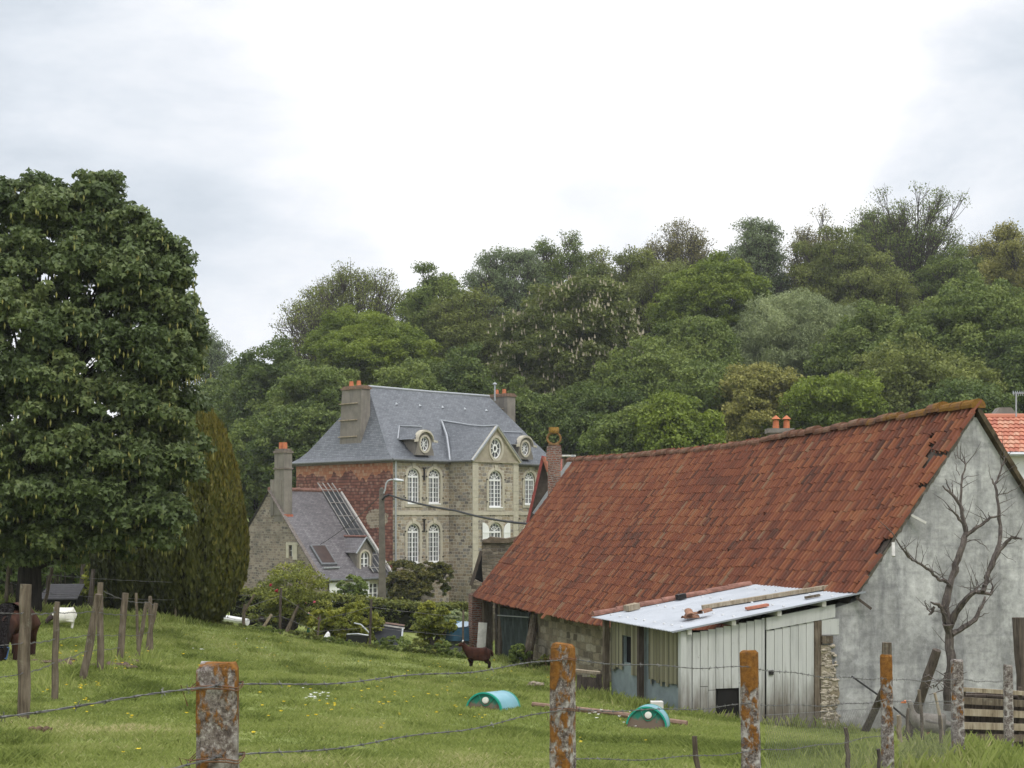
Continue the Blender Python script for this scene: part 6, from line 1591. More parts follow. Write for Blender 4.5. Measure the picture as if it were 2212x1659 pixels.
def tree(px, ptop, hw, Y, pbot, key, leafk, label, name='broadleaf_tree', cat='tree', group=None, flowers=0, q=1.0):
    NTREE[0] += 1; rg = np.random.default_rng(1000 + NTREE[0]); s = STY[key]
    x = (px-CX)/F*Y; zt = (HY-ptop)/F*Y; zb = (HY-pbot)/F*Y; g = gz(x, Y); zb = max(zb, g+.8)
    zt += s['br']*.55 if s['tw'] else 0
    base = Vector((x, Y, g)); t = thing(name, label, cat, base, 0, group)
    R = hw/F*Y*1.12; c = (zt-zb)/2; br = min(s['br'], R*.55); zc = (zt+zb)/2 - g
    area = 4*math.pi*((R**3.2 + 2*(R*c)**1.6)/3)**(1/1.6)*.8 if False else 4*math.pi*(((R*R)**1.6 + 2*(R*c)**1.6)/3)**(1/1.6)
    nb = int(max(14, s['dens']*area/(math.pi*br*br)))
    i = np.arange(nb)+.5; ph = np.arccos(1-1.9*i/nb); th = math.pi*(1+5**.5)*i + rg.random()*6
    D = unit(np.stack([np.cos(th)*np.sin(ph), np.sin(th)*np.sin(ph), np.cos(ph)], -1) + rg.normal(0,.10,(nb,3)))
    D = D[D[:,1] < .55]; nb = len(D)                       # boughs facing away up the hill carry no leaves
    # a few large swellings make the outline uneven
    L_ = rnd_dir(7, rg); sw = 1 + s['jit']*np.max(np.clip((D@L_.T-.55)/.45,0,1), axis=1) - s['jit']*.75*np.max(np.clip((D@rnd_dir(5,rg).T-.7)/.3,0,1), axis=1)
    sw = sw*(1+rg.normal(0,s['jit']*.36,nb)); sw = np.minimum(sw/np.percentile(sw,92), 1.07)
    wf = np.where(D[:,2] < 0, 1.0, 1.0)
    if s['tw']: sw = sw*np.where(rg.random(nb)<.55, rg.uniform(.3,.85,nb), rg.uniform(.85,1.05,nb))
    BC = D*np.stack([np.full(nb,R-br*.6),np.full(nb,R-br*.6),np.full(nb,max(.6,c-br*.6*s['flat']))],-1)*sw[:,None]
    bt = np.clip(rg.normal(.5,.12,nb),.2,.8); bi = np.repeat(np.arange(nb), s['ns'])
    E = rnd_dir(len(bi), rg); E = unit(E + D[bi]*.55 + np.array([0,0,.3 if not s['tw'] else .5]))
    brr = br*rg.uniform(.75,1.25,nb)
    C = BC[bi] + E*(brr[bi]*rg.uniform(.5,1.25,len(bi)))[:,None]*np.array([1,1,s['flat']])
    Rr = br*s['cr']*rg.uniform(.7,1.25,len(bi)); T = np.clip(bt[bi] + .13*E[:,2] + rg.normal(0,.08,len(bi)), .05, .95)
    n0 = len(C)
    if not s['tw']:                                       # inner foliage
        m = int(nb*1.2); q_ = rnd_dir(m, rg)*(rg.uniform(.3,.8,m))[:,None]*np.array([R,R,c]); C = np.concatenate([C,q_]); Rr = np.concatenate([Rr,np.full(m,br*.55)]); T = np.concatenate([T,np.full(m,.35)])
    cnt = np.maximum(3,(s['nl']*q*(Rr/(br*s['cr']))**2).astype(int))
    V, k, tone = leafcloud(C, Rr, T, cnt, s['leaf'], rg, aspect=s.get('aspect',.72), up=.22, squash=.92*min(1,s['flat']+.1), droop=s.get('droop',.12), shell=.75, jn=.7)
    V[:,2] += zc
    np_mesh('crown', V, k, tone, LEAF[leafk], t)
    mb = MB(); fl = Vector((rg.normal(0,.3), 0, zc + c*.25)); r0 = .16 + R*.045
    mb.tube([(0,0,-.5),(0,0,.4),(fl.x*.4,0,fl.z*.5),fl], [r0*1.3,r0,r0*.8,r0*.4], 7)
    for j in (range(nb) if s['tw'] else rg.choice(nb, min(nb,14), replace=False)):
        tip = Vector(BC[j]) + Vector((0,0,zc)); h = min(max(zc-c*1.1, tip.z-rg.uniform(.7,1.5)*(abs(tip.x)+abs(tip.y)+1.2)), fl.z); h = max(.6,h)
        st = Vector((fl.x*h/fl.z,0,h)); md = st.lerp(tip,.5)+Vector((rg.normal(0,.12),rg.normal(0,.12),-.05*c)); ra = r0*(.38 if not s['tw'] else .24)
        mb.tube([st, md, tip], [ra, ra*.6, ra*.25], 4, False)
        if s['tw']:
            for w_ in np.where(bi == j)[0]:
                tp_ = Vector(C[w_]) + Vector((0,0,zc)); s0 = md.lerp(tip, rg.uniform(.4,1)); mm = s0.lerp(tp_,.5)+Vector((rg.normal(0,.08),rg.normal(0,.08),-.06))
                mb.tube([s0, mm, tp_, tp_+(tp_-mm)*.5], [.04,.03,.02,.007], 3, False)
                for _ in range(2):
                    q0 = mm.lerp(tp_, rg.uniform(.2,1)); q1 = q0 + Vector((rg.normal(0,.4),rg.normal(0,.4),rg.uniform(.2,.9))); mb.tube([q0, q0.lerp(q1,.5)+Vector((rg.normal(0,.07),0,0)), q1], [.02,.015,.006], 3, False)
    mb.build('trunk', BARK, t, uv=False)
    if flowers:
        idx = rg.integers(0, n0, flowers); d = rnd_dir(flowers, rg); d[:,2] = np.abs(d[:,2])*.6; d[:,1] -= .4; d = unit(d); p = C[idx] + d*Rr[idx][:,None]*1.15; V = []
        for q_ in p:
            h = .30*rg.uniform(.7,1.2); w = .09; z = q_[2]+zc
            for j in range(3):
                a = j*2.094; V += [(q_[0]+w*math.cos(a),q_[1]+w*math.sin(a),z),(q_[0]+w*math.cos(a+2.094),q_[1]+w*math.sin(a+2.094),z),(q_[0]+.03,q_[1],z+h),(q_[0]-.03,q_[1],z+h)]
        f = np_mesh('flower_candles', np.array(V), 4, np.full(len(V)//4,.5), FLOWER, t); f['kind'] = 'stuff'
    return t
gt = 'trees of the wood behind the manor'
TL = [
 (447,726,52,170,850,'airy','blue','pale thin-leaved tree showing between the sycamore and the wood','feathery_tree'),
 (520,792,75,135,1010,'lumpy','dark','dark tree at the left end of the wood'),
 (470,845,70,128,1100,'round','dark','lower dark tree close behind the top of the yew'),
 (600,752,92,122,1160,'tall','dark','tall dark tree directly behind the cottage chimney'),
 (548,935,80,112,1170,'lumpy','mid','dense green tree right behind the cottage gable'),
 (752,566,135,146,900,'feather','olive','tall sparse twiggy tree rising over the manor chimney','feathery_tree'),
 (690,640,90,140,900,'sparse','olive','bare-topped twiggy tree left of the tall sparse one','feathery_tree'),
 (815,690,125,126,905,'layer','bright','bright green maple directly above the manor ridge','maple_tree'),
 (775,655,105,133,880,'layer','bright','yellowish green maple behind the bright one above the ridge','maple_tree'),
 (690,800,105,114,1010,'layer','mid','dark layered tree left of the big manor chimney'),
 (640,870,80,108,1080,'layer','dark','low dark layered tree behind the manor eave'),
 (952,596,95,136,850,'loose','mid','soft green tree left of the flat-topped ash','ash_tree'),
 (1015,640,90,131,900,'loose','olive','loose olive tree between the maple and the flowering chestnut'),
 (1095,530,100,150,800,'airy','blue','flat-topped ash with visible branches on the skyline','ash_tree'),
 (1200,512,78,152,780,'airy','mid','thin ash standing highest over the flowering chestnut','ash_tree'),
 (1285,552,55,155,760,'airy','olive','small thin tree right of the highest thin ash','ash_tree'),
 (1228,602,158,124,1080,'round','chest','huge horse chestnut covered in pale flower candles','chestnut_tree'),
 (985,780,85,118,1010,'lumpy','dark','dark tree just behind the right end of the manor ridge'),
 (1375,545,95,146,850,'loose','olive','soft olive tree with thin top left of the tall brownish tree'),
 (1470,470,95,152,760,'feather','brown','tall brownish twiggy tree on the skyline','feathery_tree'),
 (1430,560,100,143,850,'loose','olive','olive tree below the tall brownish twiggy tree'),
 (1632,470,75,150,760,'airy','blue','tall bluish green ash on the skyline','ash_tree'),
 (1542,568,102,134,780,'layer','bright','bright yellow-green maple in the middle of the wood','maple_tree'),
 (1755,478,85,152,760,'feather','brown','reddish brown twiggy tree left of the largest bare tree','feathery_tree'),
 (1800,520,85,147,760,'loose','olive','yellowish olive tree right of the reddish twiggy tree'),
 (1962,386,135,152,800,'sparse','mid','largest half-bare tree rising above the whole wood','feathery_tree'),
 (1905,470,85,156,760,'loose','mid','green tree behind the trunk of the largest half-bare tree'),
 (1900,560,90,143,780,'loose','olive','dark olive tree below the largest half-bare tree'),
 (2060,540,85,147,780,'loose','mid','green tree right of the largest half-bare tree'),
 (2150,478,75,150,760,'airy','yellow','yellowish thin tree near the right edge of the skyline','ash_tree'),
 (2215,505,90,143,760,'loose','yellow','yellow-green tree cut by the right edge of the photo'),
 (1492,688,112,122,960,'round','mid','rounded mid green tree below the bright maple of the middle'),
 (1735,640,140,128,900,'willow','silver','large silvery willow in the middle right of the wood','willow_tree'),
 (1640,700,75,132,880,'loose','dark','dark tree between the bright maple and the silvery willow'),
 (1868,660,95,121,930,'round','mid','rounded green tree just right of the silvery willow'),
 (2095,625,175,114,960,'lumpy','mid','broad dark green tree filling the right side'),
 (1395,760,110,114,1040,'lumpy','mid','dense green tree left of the chimney with two orange pots'),
 (1660,800,95,106,985,'layer','yellow','yellowish bronze layered tree above the two orange pots'),
 (1560,800,110,111,990,'lumpy','mid','leafy green tree left of the bronze layered tree'),
 (1300,840,110,112,1060,'round','dark','dark tree to the right of the brick chimney'),
 (1790,835,95,102,965,'round','bright','low bright green tree right of the two orange pots'),
 (1455,880,80,96,1010,'round','bright','low bright green shrubby tree just over the barn ridge'),
 (1375,905,75,98,1010,'lumpy','mid','low green tree over the left of the barn ridge'),
 (1985,785,155,107,960,'lumpy','olive','olive green tree behind the barn peak'),
 (2170,740,110,109,960,'tall','dark','very dark tree above the orange roofed house'),
 (2090,845,80,100,960,'round','dark','low dark tree just behind the barn peak'),
 (1130,850,90,112,1080,'tall','dark','dark tree behind the right chimney of the manor'),
 (880,800,80,113,1010,'layer','mid','green tree hidden behind the middle of the manor ridge'),
]
for r_ in TL:
    px, pt, hw, Y, pb, key, lk, lab = r_[:8]; nm = r_[8] if len(r_) > 8 else 'broadleaf_tree'
    tree(px, pt, hw, Y, pb, key, lk, lab, nm, 'tree', gt, flowers=2600 if 'chestnut' in lab and 'huge' in lab else 0)
# a few more crowns deeper in the wood close the gaps low down
for px, pt, hw, Y, pb, key, lk, lab in ((1185,700,90,138,1010,'lumpy','mid','green tree glimpsed through the lower left of the flowering chestnut'),(1020,760,120,160,1010,'lumpy','dark','dark far tree glimpsed left of the flowering chestnut'),(1340,700,130,160,1000,'round','dark','dark far tree glimpsed right of the flowering chestnut'),
        (1580,700,140,165,1000,'lumpy','dark','dark far tree glimpsed under the bright middle maple'),(1830,690,140,165,1000,'round','dark','dark far tree glimpsed above the silvery willow'),(2050,680,150,165,1000,'lumpy','dark','dark far tree glimpsed under the largest half-bare tree'),
        (2250,620,120,165,1000,'round','dark','dark far tree at the right edge under the yellow crown'),(760,800,150,165,1000,'lumpy','dark','dark far tree glimpsed under the bright maple over the manor')):
    tree(px, pt, hw, Y, pb, key, lk, lab, 'broadleaf_tree', 'tree', gt)

# ---- the near sycamore
def sycamore():
    rg = np.random.default_rng(42); Y = 36; base = onG(60,1300,Y)
    t = thing('sycamore_tree', 'large dark green sycamore with hanging yellowish flower clusters at the left', 'tree', base)
    w2l = lambda px, py, dy=0: np.array(P(px, py, Y+dy) - base) + np.array([0, 0, 0])
    # boughs placed to follow the photo's outline (px, py, depth offset, radius m)
    B = [(40,455,0,1.0),(-60,460,.5,1.1),(120,470,-.5,.85),(205,425,0,.55),(215,500,.3,.9),(270,520,-.2,.75),(330,560,.2,.7),(365,600,-.2,.6),(300,620,-.8,.9),(350,680,-.5,.9),(385,720,0,.6),(250,640,.8,1.0),(180,590,-1,.9),(90,570,-.8,1.0),(0,580,.2,1.1),(-90,590,0,1.1),
         (60,690,-1.6,.95),(160,720,-1.4,.95),(260,760,-1.4,.95),(345,800,-.8,.8),(385,780,.5,.6),(-40,720,-1,1.1),(-120,760,0,1.2),(30,820,-1.8,.95),(130,850,-1.9,.95),(230,880,-1.7,.9),(320,900,-1.2,.85),(370,880,.2,.7),(395,965,-.2,.55),(-60,860,-1.3,1.1),
         (50,960,-2.0,.9),(150,990,-2.0,.9),(250,1000,-1.8,.85),(330,1010,-1.3,.75),(385,1000,-.8,.5),(-40,1000,-1.5,1.0),(80,1080,-2.0,.8),(190,1090,-2,.8),(285,1100,-1.8,.7),(345,1120,-1.3,.55),(330,1165,-1.2,.42),(0,1110,-1.6,.8),(-80,1120,-.6,1.0),(250,1160,-1.2,.6),(140,1160,-1.4,.7),(40,1180,-1.0,.7),
         (100,700,2,1.2),(220,760,2,1.2),(0,850,2,1.2),(150,920,2.2,1.2),(280,960,1.6,1.0),(60,1050,2,1.1),(200,1080,2,1.0),(320,1060,.8,.8)]
    B += [(px_, py_, rg.uniform(-.4,.4), rg.uniform(.22,.36)) for px_, py_ in ((222,392),(250,432),(285,470),(335,498),(355,528),(388,565),(402,622),(415,668),(432,700),(428,755),(412,815),(405,880),(428,985),(440,1005),(398,1045),(378,1092),(380,1180),(95,398),(58,402),(15,410),(140,418),(178,432),(300,545),(410,930),(225,1190),(290,1190),(150,1215))]
    C, Rr, T = [], [], []; tips = []
    for px, py, dy, r in B:
        c = w2l(px, py, dy); t0 = np.clip(rg.normal(.48,.12),.2,.8); tips.append(c)
        m = int(30*r+12) if r > .4 else 7; px = px - (14 if r < .4 and px > 200 else 0); cs = 1 if r > .4 else .6; c = w2l(px, py, dy)
        e = rnd_dir(m, rg); e[:,2] = e[:,2]*.8 + .12; e = unit(e)
        for q in e:
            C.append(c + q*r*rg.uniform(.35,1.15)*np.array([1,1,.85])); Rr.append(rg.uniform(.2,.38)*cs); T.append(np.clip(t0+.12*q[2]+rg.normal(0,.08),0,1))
    C, Rr, T = np.array(C), np.array(Rr), np.array(T)
    cnt = (120*(Rr/.29)**2).astype(int)
    V, k, tone = leafcloud(C, Rr, T, cnt, .118, rg, up=.35, squash=.85, shell=.85, droop=.35, shape='palm', jn=.6)
    np_mesh('crown', V, k, tone, LEAF['syc'], t)
    # hanging flower clusters
    n = 2200; idx = rg.integers(0, len(C), n); d = rnd_dir(n, rg); d[:,1] -= .5; d = unit(d); p = C[idx] + d*Rr[idx][:,None]*np.array([1.1,1.1,.4]); V = []
    for q in p:
        L_ = rg.uniform(.12,.21); w = .026; x, y, z = q; z -= .04
        for j in range(3):
            a = j*2.094; b = a+2.094
            V += [(x,y,z),(x+w*math.cos(a),y+w*math.sin(a),z-L_*.4),(x,y,z-L_),(x+w*math.cos(b),y+w*math.sin(b),z-L_*.4)]
    f = np_mesh('flower_clusters', np.array(V), 4, np.full(len(V)//4,.5), plain('sycamore_racemes', (.3,.29,.09), .8, 0, .15), t); f['kind'] = 'stuff'
    mb = MB(); tr0 = Vector((0,0,-.4)); cr = Vector(w2l(70,760))
    mb.tube([tr0, Vector((.05,0,1.0)), Vector((.1,0,2.2)), Vector((.2,0,3.6)), cr], [.34,.27,.22,.14,.06], 9)
    for q in tips:
        q = Vector(q); s = Vector((.1,0,min(max(.9, q.z-2.6), 4.2))); c = s.lerp(q,.5)+Vector((0,0,.25)); mb.tube([s, s.lerp(c,.5)+Vector((0,0,.1)), c, q], [.06,.045,.03,.01], 5, False)
    mb.build('trunk', BARK_D, t, uv=False)
sycamore()
# ---- yews: upright flames of narrow sprays
def yew(px, ptop, pbot, hwpx, Y, label, seed, tl=0.0):
    rg = np.random.default_rng(seed); x = (px-CX)/F*Y; g = gz(x, Y); zt = (HY-ptop)/F*Y; base = Vector((x, Y, g)); H = zt - g; R = hwpx/F*Y
    t = thing('yew_tree', label, 'tree', base)
    prof = lambda f: np.interp(f, [0,.09,.22,.36,.53,.73,.91,.98,1.0], [.43,.71,.95,1.0,.92,.77,.53,.3,.1])
    n = 52000; nf = 60
    fa = rg.uniform(0, 2*math.pi, nf); ft = np.clip(rg.normal(.42,.16,nf),0,1)
    pick = rg.integers(0, nf, n); f = rg.random(n)**.85; ang = fa[pick] + rg.normal(0,.13,n)
    bulge = 1 + .10*np.cos((ang - fa[pick])*9) 
    rad = R*prof(f)*bulge*(1 - .2*rg.random(n)**2.0)
    p = np.stack([rad*np.cos(ang), rad*np.sin(ang), f*H + rg.normal(0,.05,n)], -1)
    out = np.stack([np.cos(ang), np.sin(ang), np.zeros(n)], -1)
    d = unit(np.array([0,0,1.0]) + out*rg.uniform(-.1,.45,n)[:,None] + rg.normal(0,.18,(n,3)))
    side = unit(np.cross(d, out + rg.normal(0,.4,(n,3))))
    L_ = rg.uniform(.12,.26,n)[:,None]; w = rg.uniform(.025,.05,n)[:,None]
    V = np.stack([p - d*L_*.4, p + side*w, p + d*L_*.6, p - side*w], 1).reshape(-1,3)
    tone = np.clip(ft[pick]*.46 - .06 + f*.5 + .22*np.clip(np.cos(ang),-.3,1) + rg.normal(0,.13,n) + tl, 0, 1)  # golden young tips above; base and left darkened by shade put into the colour
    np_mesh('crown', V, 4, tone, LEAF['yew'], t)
    m = MB(); m.tube([(0,0,-.4),(0,0,H*.5),(0,0,H*.9)],[.25,.2,.05],8); m.build('trunk', BARK, t, uv=False)
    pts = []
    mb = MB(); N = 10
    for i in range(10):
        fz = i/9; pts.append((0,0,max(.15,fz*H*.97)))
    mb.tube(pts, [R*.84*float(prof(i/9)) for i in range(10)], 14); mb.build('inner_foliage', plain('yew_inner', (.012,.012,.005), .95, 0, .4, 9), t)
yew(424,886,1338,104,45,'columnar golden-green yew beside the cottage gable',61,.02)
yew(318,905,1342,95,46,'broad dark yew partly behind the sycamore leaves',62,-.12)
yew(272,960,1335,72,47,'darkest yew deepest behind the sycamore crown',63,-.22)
# ---- bushes, hedge, garden plants
def bush(name, label, cat, px, ptop, hw, Y, pbot, leafk, seed, leaf=.12, n=5000, nb=14, nsub=8, group=None, trunk=True, lobes=.3, flat=1.0, depth=None, extra=None, **lk):
    rg = np.random.default_rng(seed); x = (px-CX)/F*Y; zt = (HY-ptop)/F*Y; zb = (HY-pbot)/F*Y; g = gz(x, Y); base = Vector((x, Y, g))
    t = thing(name, label, cat, base, 0, group); R = hw/F*Y; H = zt-zb
    C, Rr, T = clumps(rg, 1.0, 2.0, nb, nsub, lobes=lobes, flat=flat)
    C = C*np.array([R, depth or R, H/2*.95])/1.02 + np.array([0,0,(zt+zb)/2-g]); Rr = Rr*min(R, H/2)
    C[:,2] = np.maximum(C[:,2], .05)
    cnt = np.maximum(3, (n*Rr**2/(Rr**2).sum()).astype(int))
    V, k, tone = leafcloud(C, Rr, T, cnt, leaf, rg, **lk)
    np_mesh('foliage', V, k, tone, LEAF[leafk], t)
    if trunk:
        mb = MB()
        for q in C[rg.choice(len(C), min(9, len(C)), replace=False)]:
            s = Vector((rg.normal(0,.06),rg.normal(0,.06),-.1)); q = Vector(q); mb.tube([s, s.lerp(q,.5)+Vector((0,0,.1*H)), q],[.05,.035,.012],5,False)
        mb.build('stems', BARK, t, uv=False)
    return t, C, Rr, rg
t_, C, Rr, rg = bush('rose_bush','tall loose rose bush with red blooms before the cottage gable','rose bush',628,1228,84,57,1385,'rose',71,.1,13000,26,9,lobes=.5)
base = t_.location
for px, py, s, c in ((585,1264,.075,0),(597,1276,.09,0),(662,1302,.05,1),(679,1301,.07,1),(667,1325,.05,2),(688,1336,.05,1)):
    p = P(px, py, 56.0) - base; mb = MB(); rr = random.Random(px)
    for k in range(9): rock(mb, (p.x+rr.uniform(-.4,.4)*s, p.y+rr.uniform(-.4,.4)*s, p.z+rr.uniform(-.4,.4)*s), s*.45, s*.45, s*.4, rr)
    mb.build('rose_bloom', (plain('rose_red',(.32,.012,.03),.7,0,.2),plain('rose_pink',(.5,.1,.13),.7,0,.2),plain('rose_pale',(.6,.38,.36),.7,0,.1))[c], t_)
bush('golden_shrub','yellow-green clipped shrub left of the black cold frame','shrub',772,1300,52,55,1412,'golden',72,.1,9500,17,9)
bush('golden_shrub','smaller yellow-green shrub with dark gaps behind the thin grey post','shrub',712,1312,42,56,1405,'golden',73,.1,7000,14,9)
bush('young_tree','small fruit tree with light green crown and grey trunk before the hedge','tree',932,1312,48,53,1400,'golden',74,.12,6500,17,8,lobes=.4)
m_ = MB(); a = onG(937,1430,53); m_.tube([a-Vector((0,0,.2)),P(936,1405,53),P(932,1385,53),P(925,1360,53)],[.13,.1,.09,.05],8); m_.tube([P(935,1392,53),P(950,1375,53),P(975,1350,53)],[.06,.04,.02],6); tt = m_.build('trunk', BARK, None); tt.parent = bpy.data.objects['young_tree']; tt.location = tt.location - bpy.data.objects['young_tree'].location
bush('pale_shrub','pale grey-green leafy shrub beside the blue-roofed hutch','shrub',980,1318,50,57,1410,'pale',75,.12,7500,15,8)
bush('garden_bush','round bush with pinkish flowers below the cottage dormer','shrub',762,1242,36,82,1312,'mid',76,.13,5000,12,8)
vt, C, Rr, rg = bush('climbing_vine','dark bronze-green climbing plant covering the manor wall below its left windows','vine',878,1216,50,91.2,1325,'vine',77,.15,13000,24,8,trunk=False,depth=.6,lobes=.6)
bush('climbing_vine','right-hand tip of the climber reaching toward the bay wall','vine',942,1211,42,92.3,1264,'vine',78,.15,7000,16,8,trunk=False,depth=.5,lobes=.6)
bush('climbing_vine','middle part of the climber joining its two lobes under the windows','vine',914,1226,32,91.8,1290,'vine',83,.15,6000,16,8,trunk=False,depth=.4,lobes=.7)
bush('climbing_vine','small detached clump of dark climber low on the bay side wall','vine',962,1255,14,92.6,1290,'hedge',79,.17,1800,6,6,trunk=False,depth=.5)
for i, (px, pt, hw, Y, pb, lk, lab) in enumerate(((850,1372,52,50.3,1425,'mid','weedy bush in front of the black cold frame'),(778,1388,46,50,1425,'hedge','low weeds below the wheelbarrow'),(970,1385,56,50.4,1440,'mid','leafy weeds in front of the pale shrub'),(908,1386,44,50.2,1432,'hedge','dark weeds left of the small fruit tree'),(652,1362,50,50,1405,'hedge','low dark bramble below the rose bush'),(560,1350,55,49.5,1385,'mid','low weeds near the forked branch'),(445,1342,62,47,1375,'hedge','dark low weeds at the foot of the yew'),(1182,1412,32,46,1465,'hedge','dark weeds at the foot of the barn stone wall'),(585,1325,36,57,1365,'pale','pale leafy tuft beside the leaning plank'),(1120,1390,24,47,1440,'mid','thin weeds before the dark netting'),(716,1376,44,50,1412,'mid','low weeds between the bramble and the wheelbarrow'),(500,1346,40,48.5,1378,'hedge','low weeds before the white pipe'))):
    bush('weed_clump', lab, 'weeds', px, pt, hw, Y, pb, lk, 90+i, .085, 3600, 12, 7, 'weed clumps along the meadow edge', False, depth=.5)
for i, (px, pt, hw, Y, pb, lk, lab) in enumerate(((30,1120,75,52,1310,'dark','dark bush under the left side of the sycamore'),(230,1165,50,50,1310,'golden','light-leaved bush glowing under the sycamore behind the shed'),(130,1090,90,56,1300,'dark','dark bush deep under the sycamore'),(-60,1050,90,54,1300,'dark','dark bush at the left edge under the sycamore'),(185,1262,60,46,1325,'hedge','low dark scrub right of the small shed'),(330,1000,110,62,1300,'dark','dark bush behind the yews'))):
    bush('dark_bush', lab, 'bush', px, pt, hw, Y, pb, lk, 120+i, .17, 5500, 14, 9, None, True)
for i, (px, y0, y1, Y) in enumerate(((60,1150,1305,50),(100,1160,1300,53),(172,1180,1310,51),(192,1230,1320,45))):
    m_ = MB(); m_.tube([onG(px,y1,Y)-Vector((0,0,.2)), P(px+6,(y0+y1)/2,Y), P(px+10,y0,Y)],[.1,.08,.06],7); tag(m_.build('tree_stem', BARK, uv=False), ('slim dark stem under the sycamore, left of the shed','second slim dark stem behind the shed roof','slim stem at the right end of the shed','thin stem right of the shed before the scrub')[i], 'stem', 'slim stems under the sycamore')
# hedge
def hedge(label, pts, h, w, n, seed, leafk, leaf=.12):
    rg = np.random.default_rng(seed); pts = np.array([(p.x,p.y) for p in pts]); seg = rg.integers(0,len(pts)-1,int(n/28)); u = rg.random(len(seg))
    c = pts[seg]*(1-u)[:,None]+pts[seg+1]*u[:,None]
    f = rg.random(len(seg)); off = rg.uniform(-1,1,len(seg))*w/2*.9
    hh = h*(1+.10*(vnoise(c[:,0]*.6,c[:,1]*.6)-.5)*2)
    z = np.where(rg.random(len(seg))<.45, hh*rg.uniform(.86,1.02,len(seg)), hh*f)
    y = c[:,1] + np.where(rg.random(len(seg))<.5, -w/2, off)
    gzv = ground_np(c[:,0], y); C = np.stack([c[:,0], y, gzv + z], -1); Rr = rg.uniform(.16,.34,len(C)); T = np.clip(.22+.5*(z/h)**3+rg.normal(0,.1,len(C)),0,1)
    base = Vector((float(pts[:,0].mean()), float(pts[:,1].mean()), float(gzv.mean()))); C = C - np.array(base)
    V, k, tone = leafcloud(C, Rr, T, np.full(len(C),28), leaf, rg, up=.5)
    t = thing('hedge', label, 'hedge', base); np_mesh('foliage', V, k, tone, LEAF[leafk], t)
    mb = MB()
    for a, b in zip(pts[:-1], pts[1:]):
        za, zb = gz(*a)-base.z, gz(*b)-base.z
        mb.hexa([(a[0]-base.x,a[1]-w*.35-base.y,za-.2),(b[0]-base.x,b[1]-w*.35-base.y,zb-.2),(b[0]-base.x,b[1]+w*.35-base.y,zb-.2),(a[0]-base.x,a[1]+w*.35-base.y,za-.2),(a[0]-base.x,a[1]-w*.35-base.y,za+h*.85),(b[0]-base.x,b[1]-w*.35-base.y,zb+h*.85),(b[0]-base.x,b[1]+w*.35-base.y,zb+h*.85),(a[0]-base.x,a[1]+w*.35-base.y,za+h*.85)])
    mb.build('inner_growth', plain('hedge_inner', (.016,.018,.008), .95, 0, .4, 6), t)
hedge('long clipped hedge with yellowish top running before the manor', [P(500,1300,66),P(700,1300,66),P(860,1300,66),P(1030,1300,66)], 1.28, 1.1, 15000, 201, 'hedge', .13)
hedge('tall dark hedgerow closing the view under the sycamore crown', [P(-260,1300,60),P(120,1300,61),P(330,1300,63),P(480,1300,66)], 4.2, 2.2, 16000, 202, 'dark', .2)
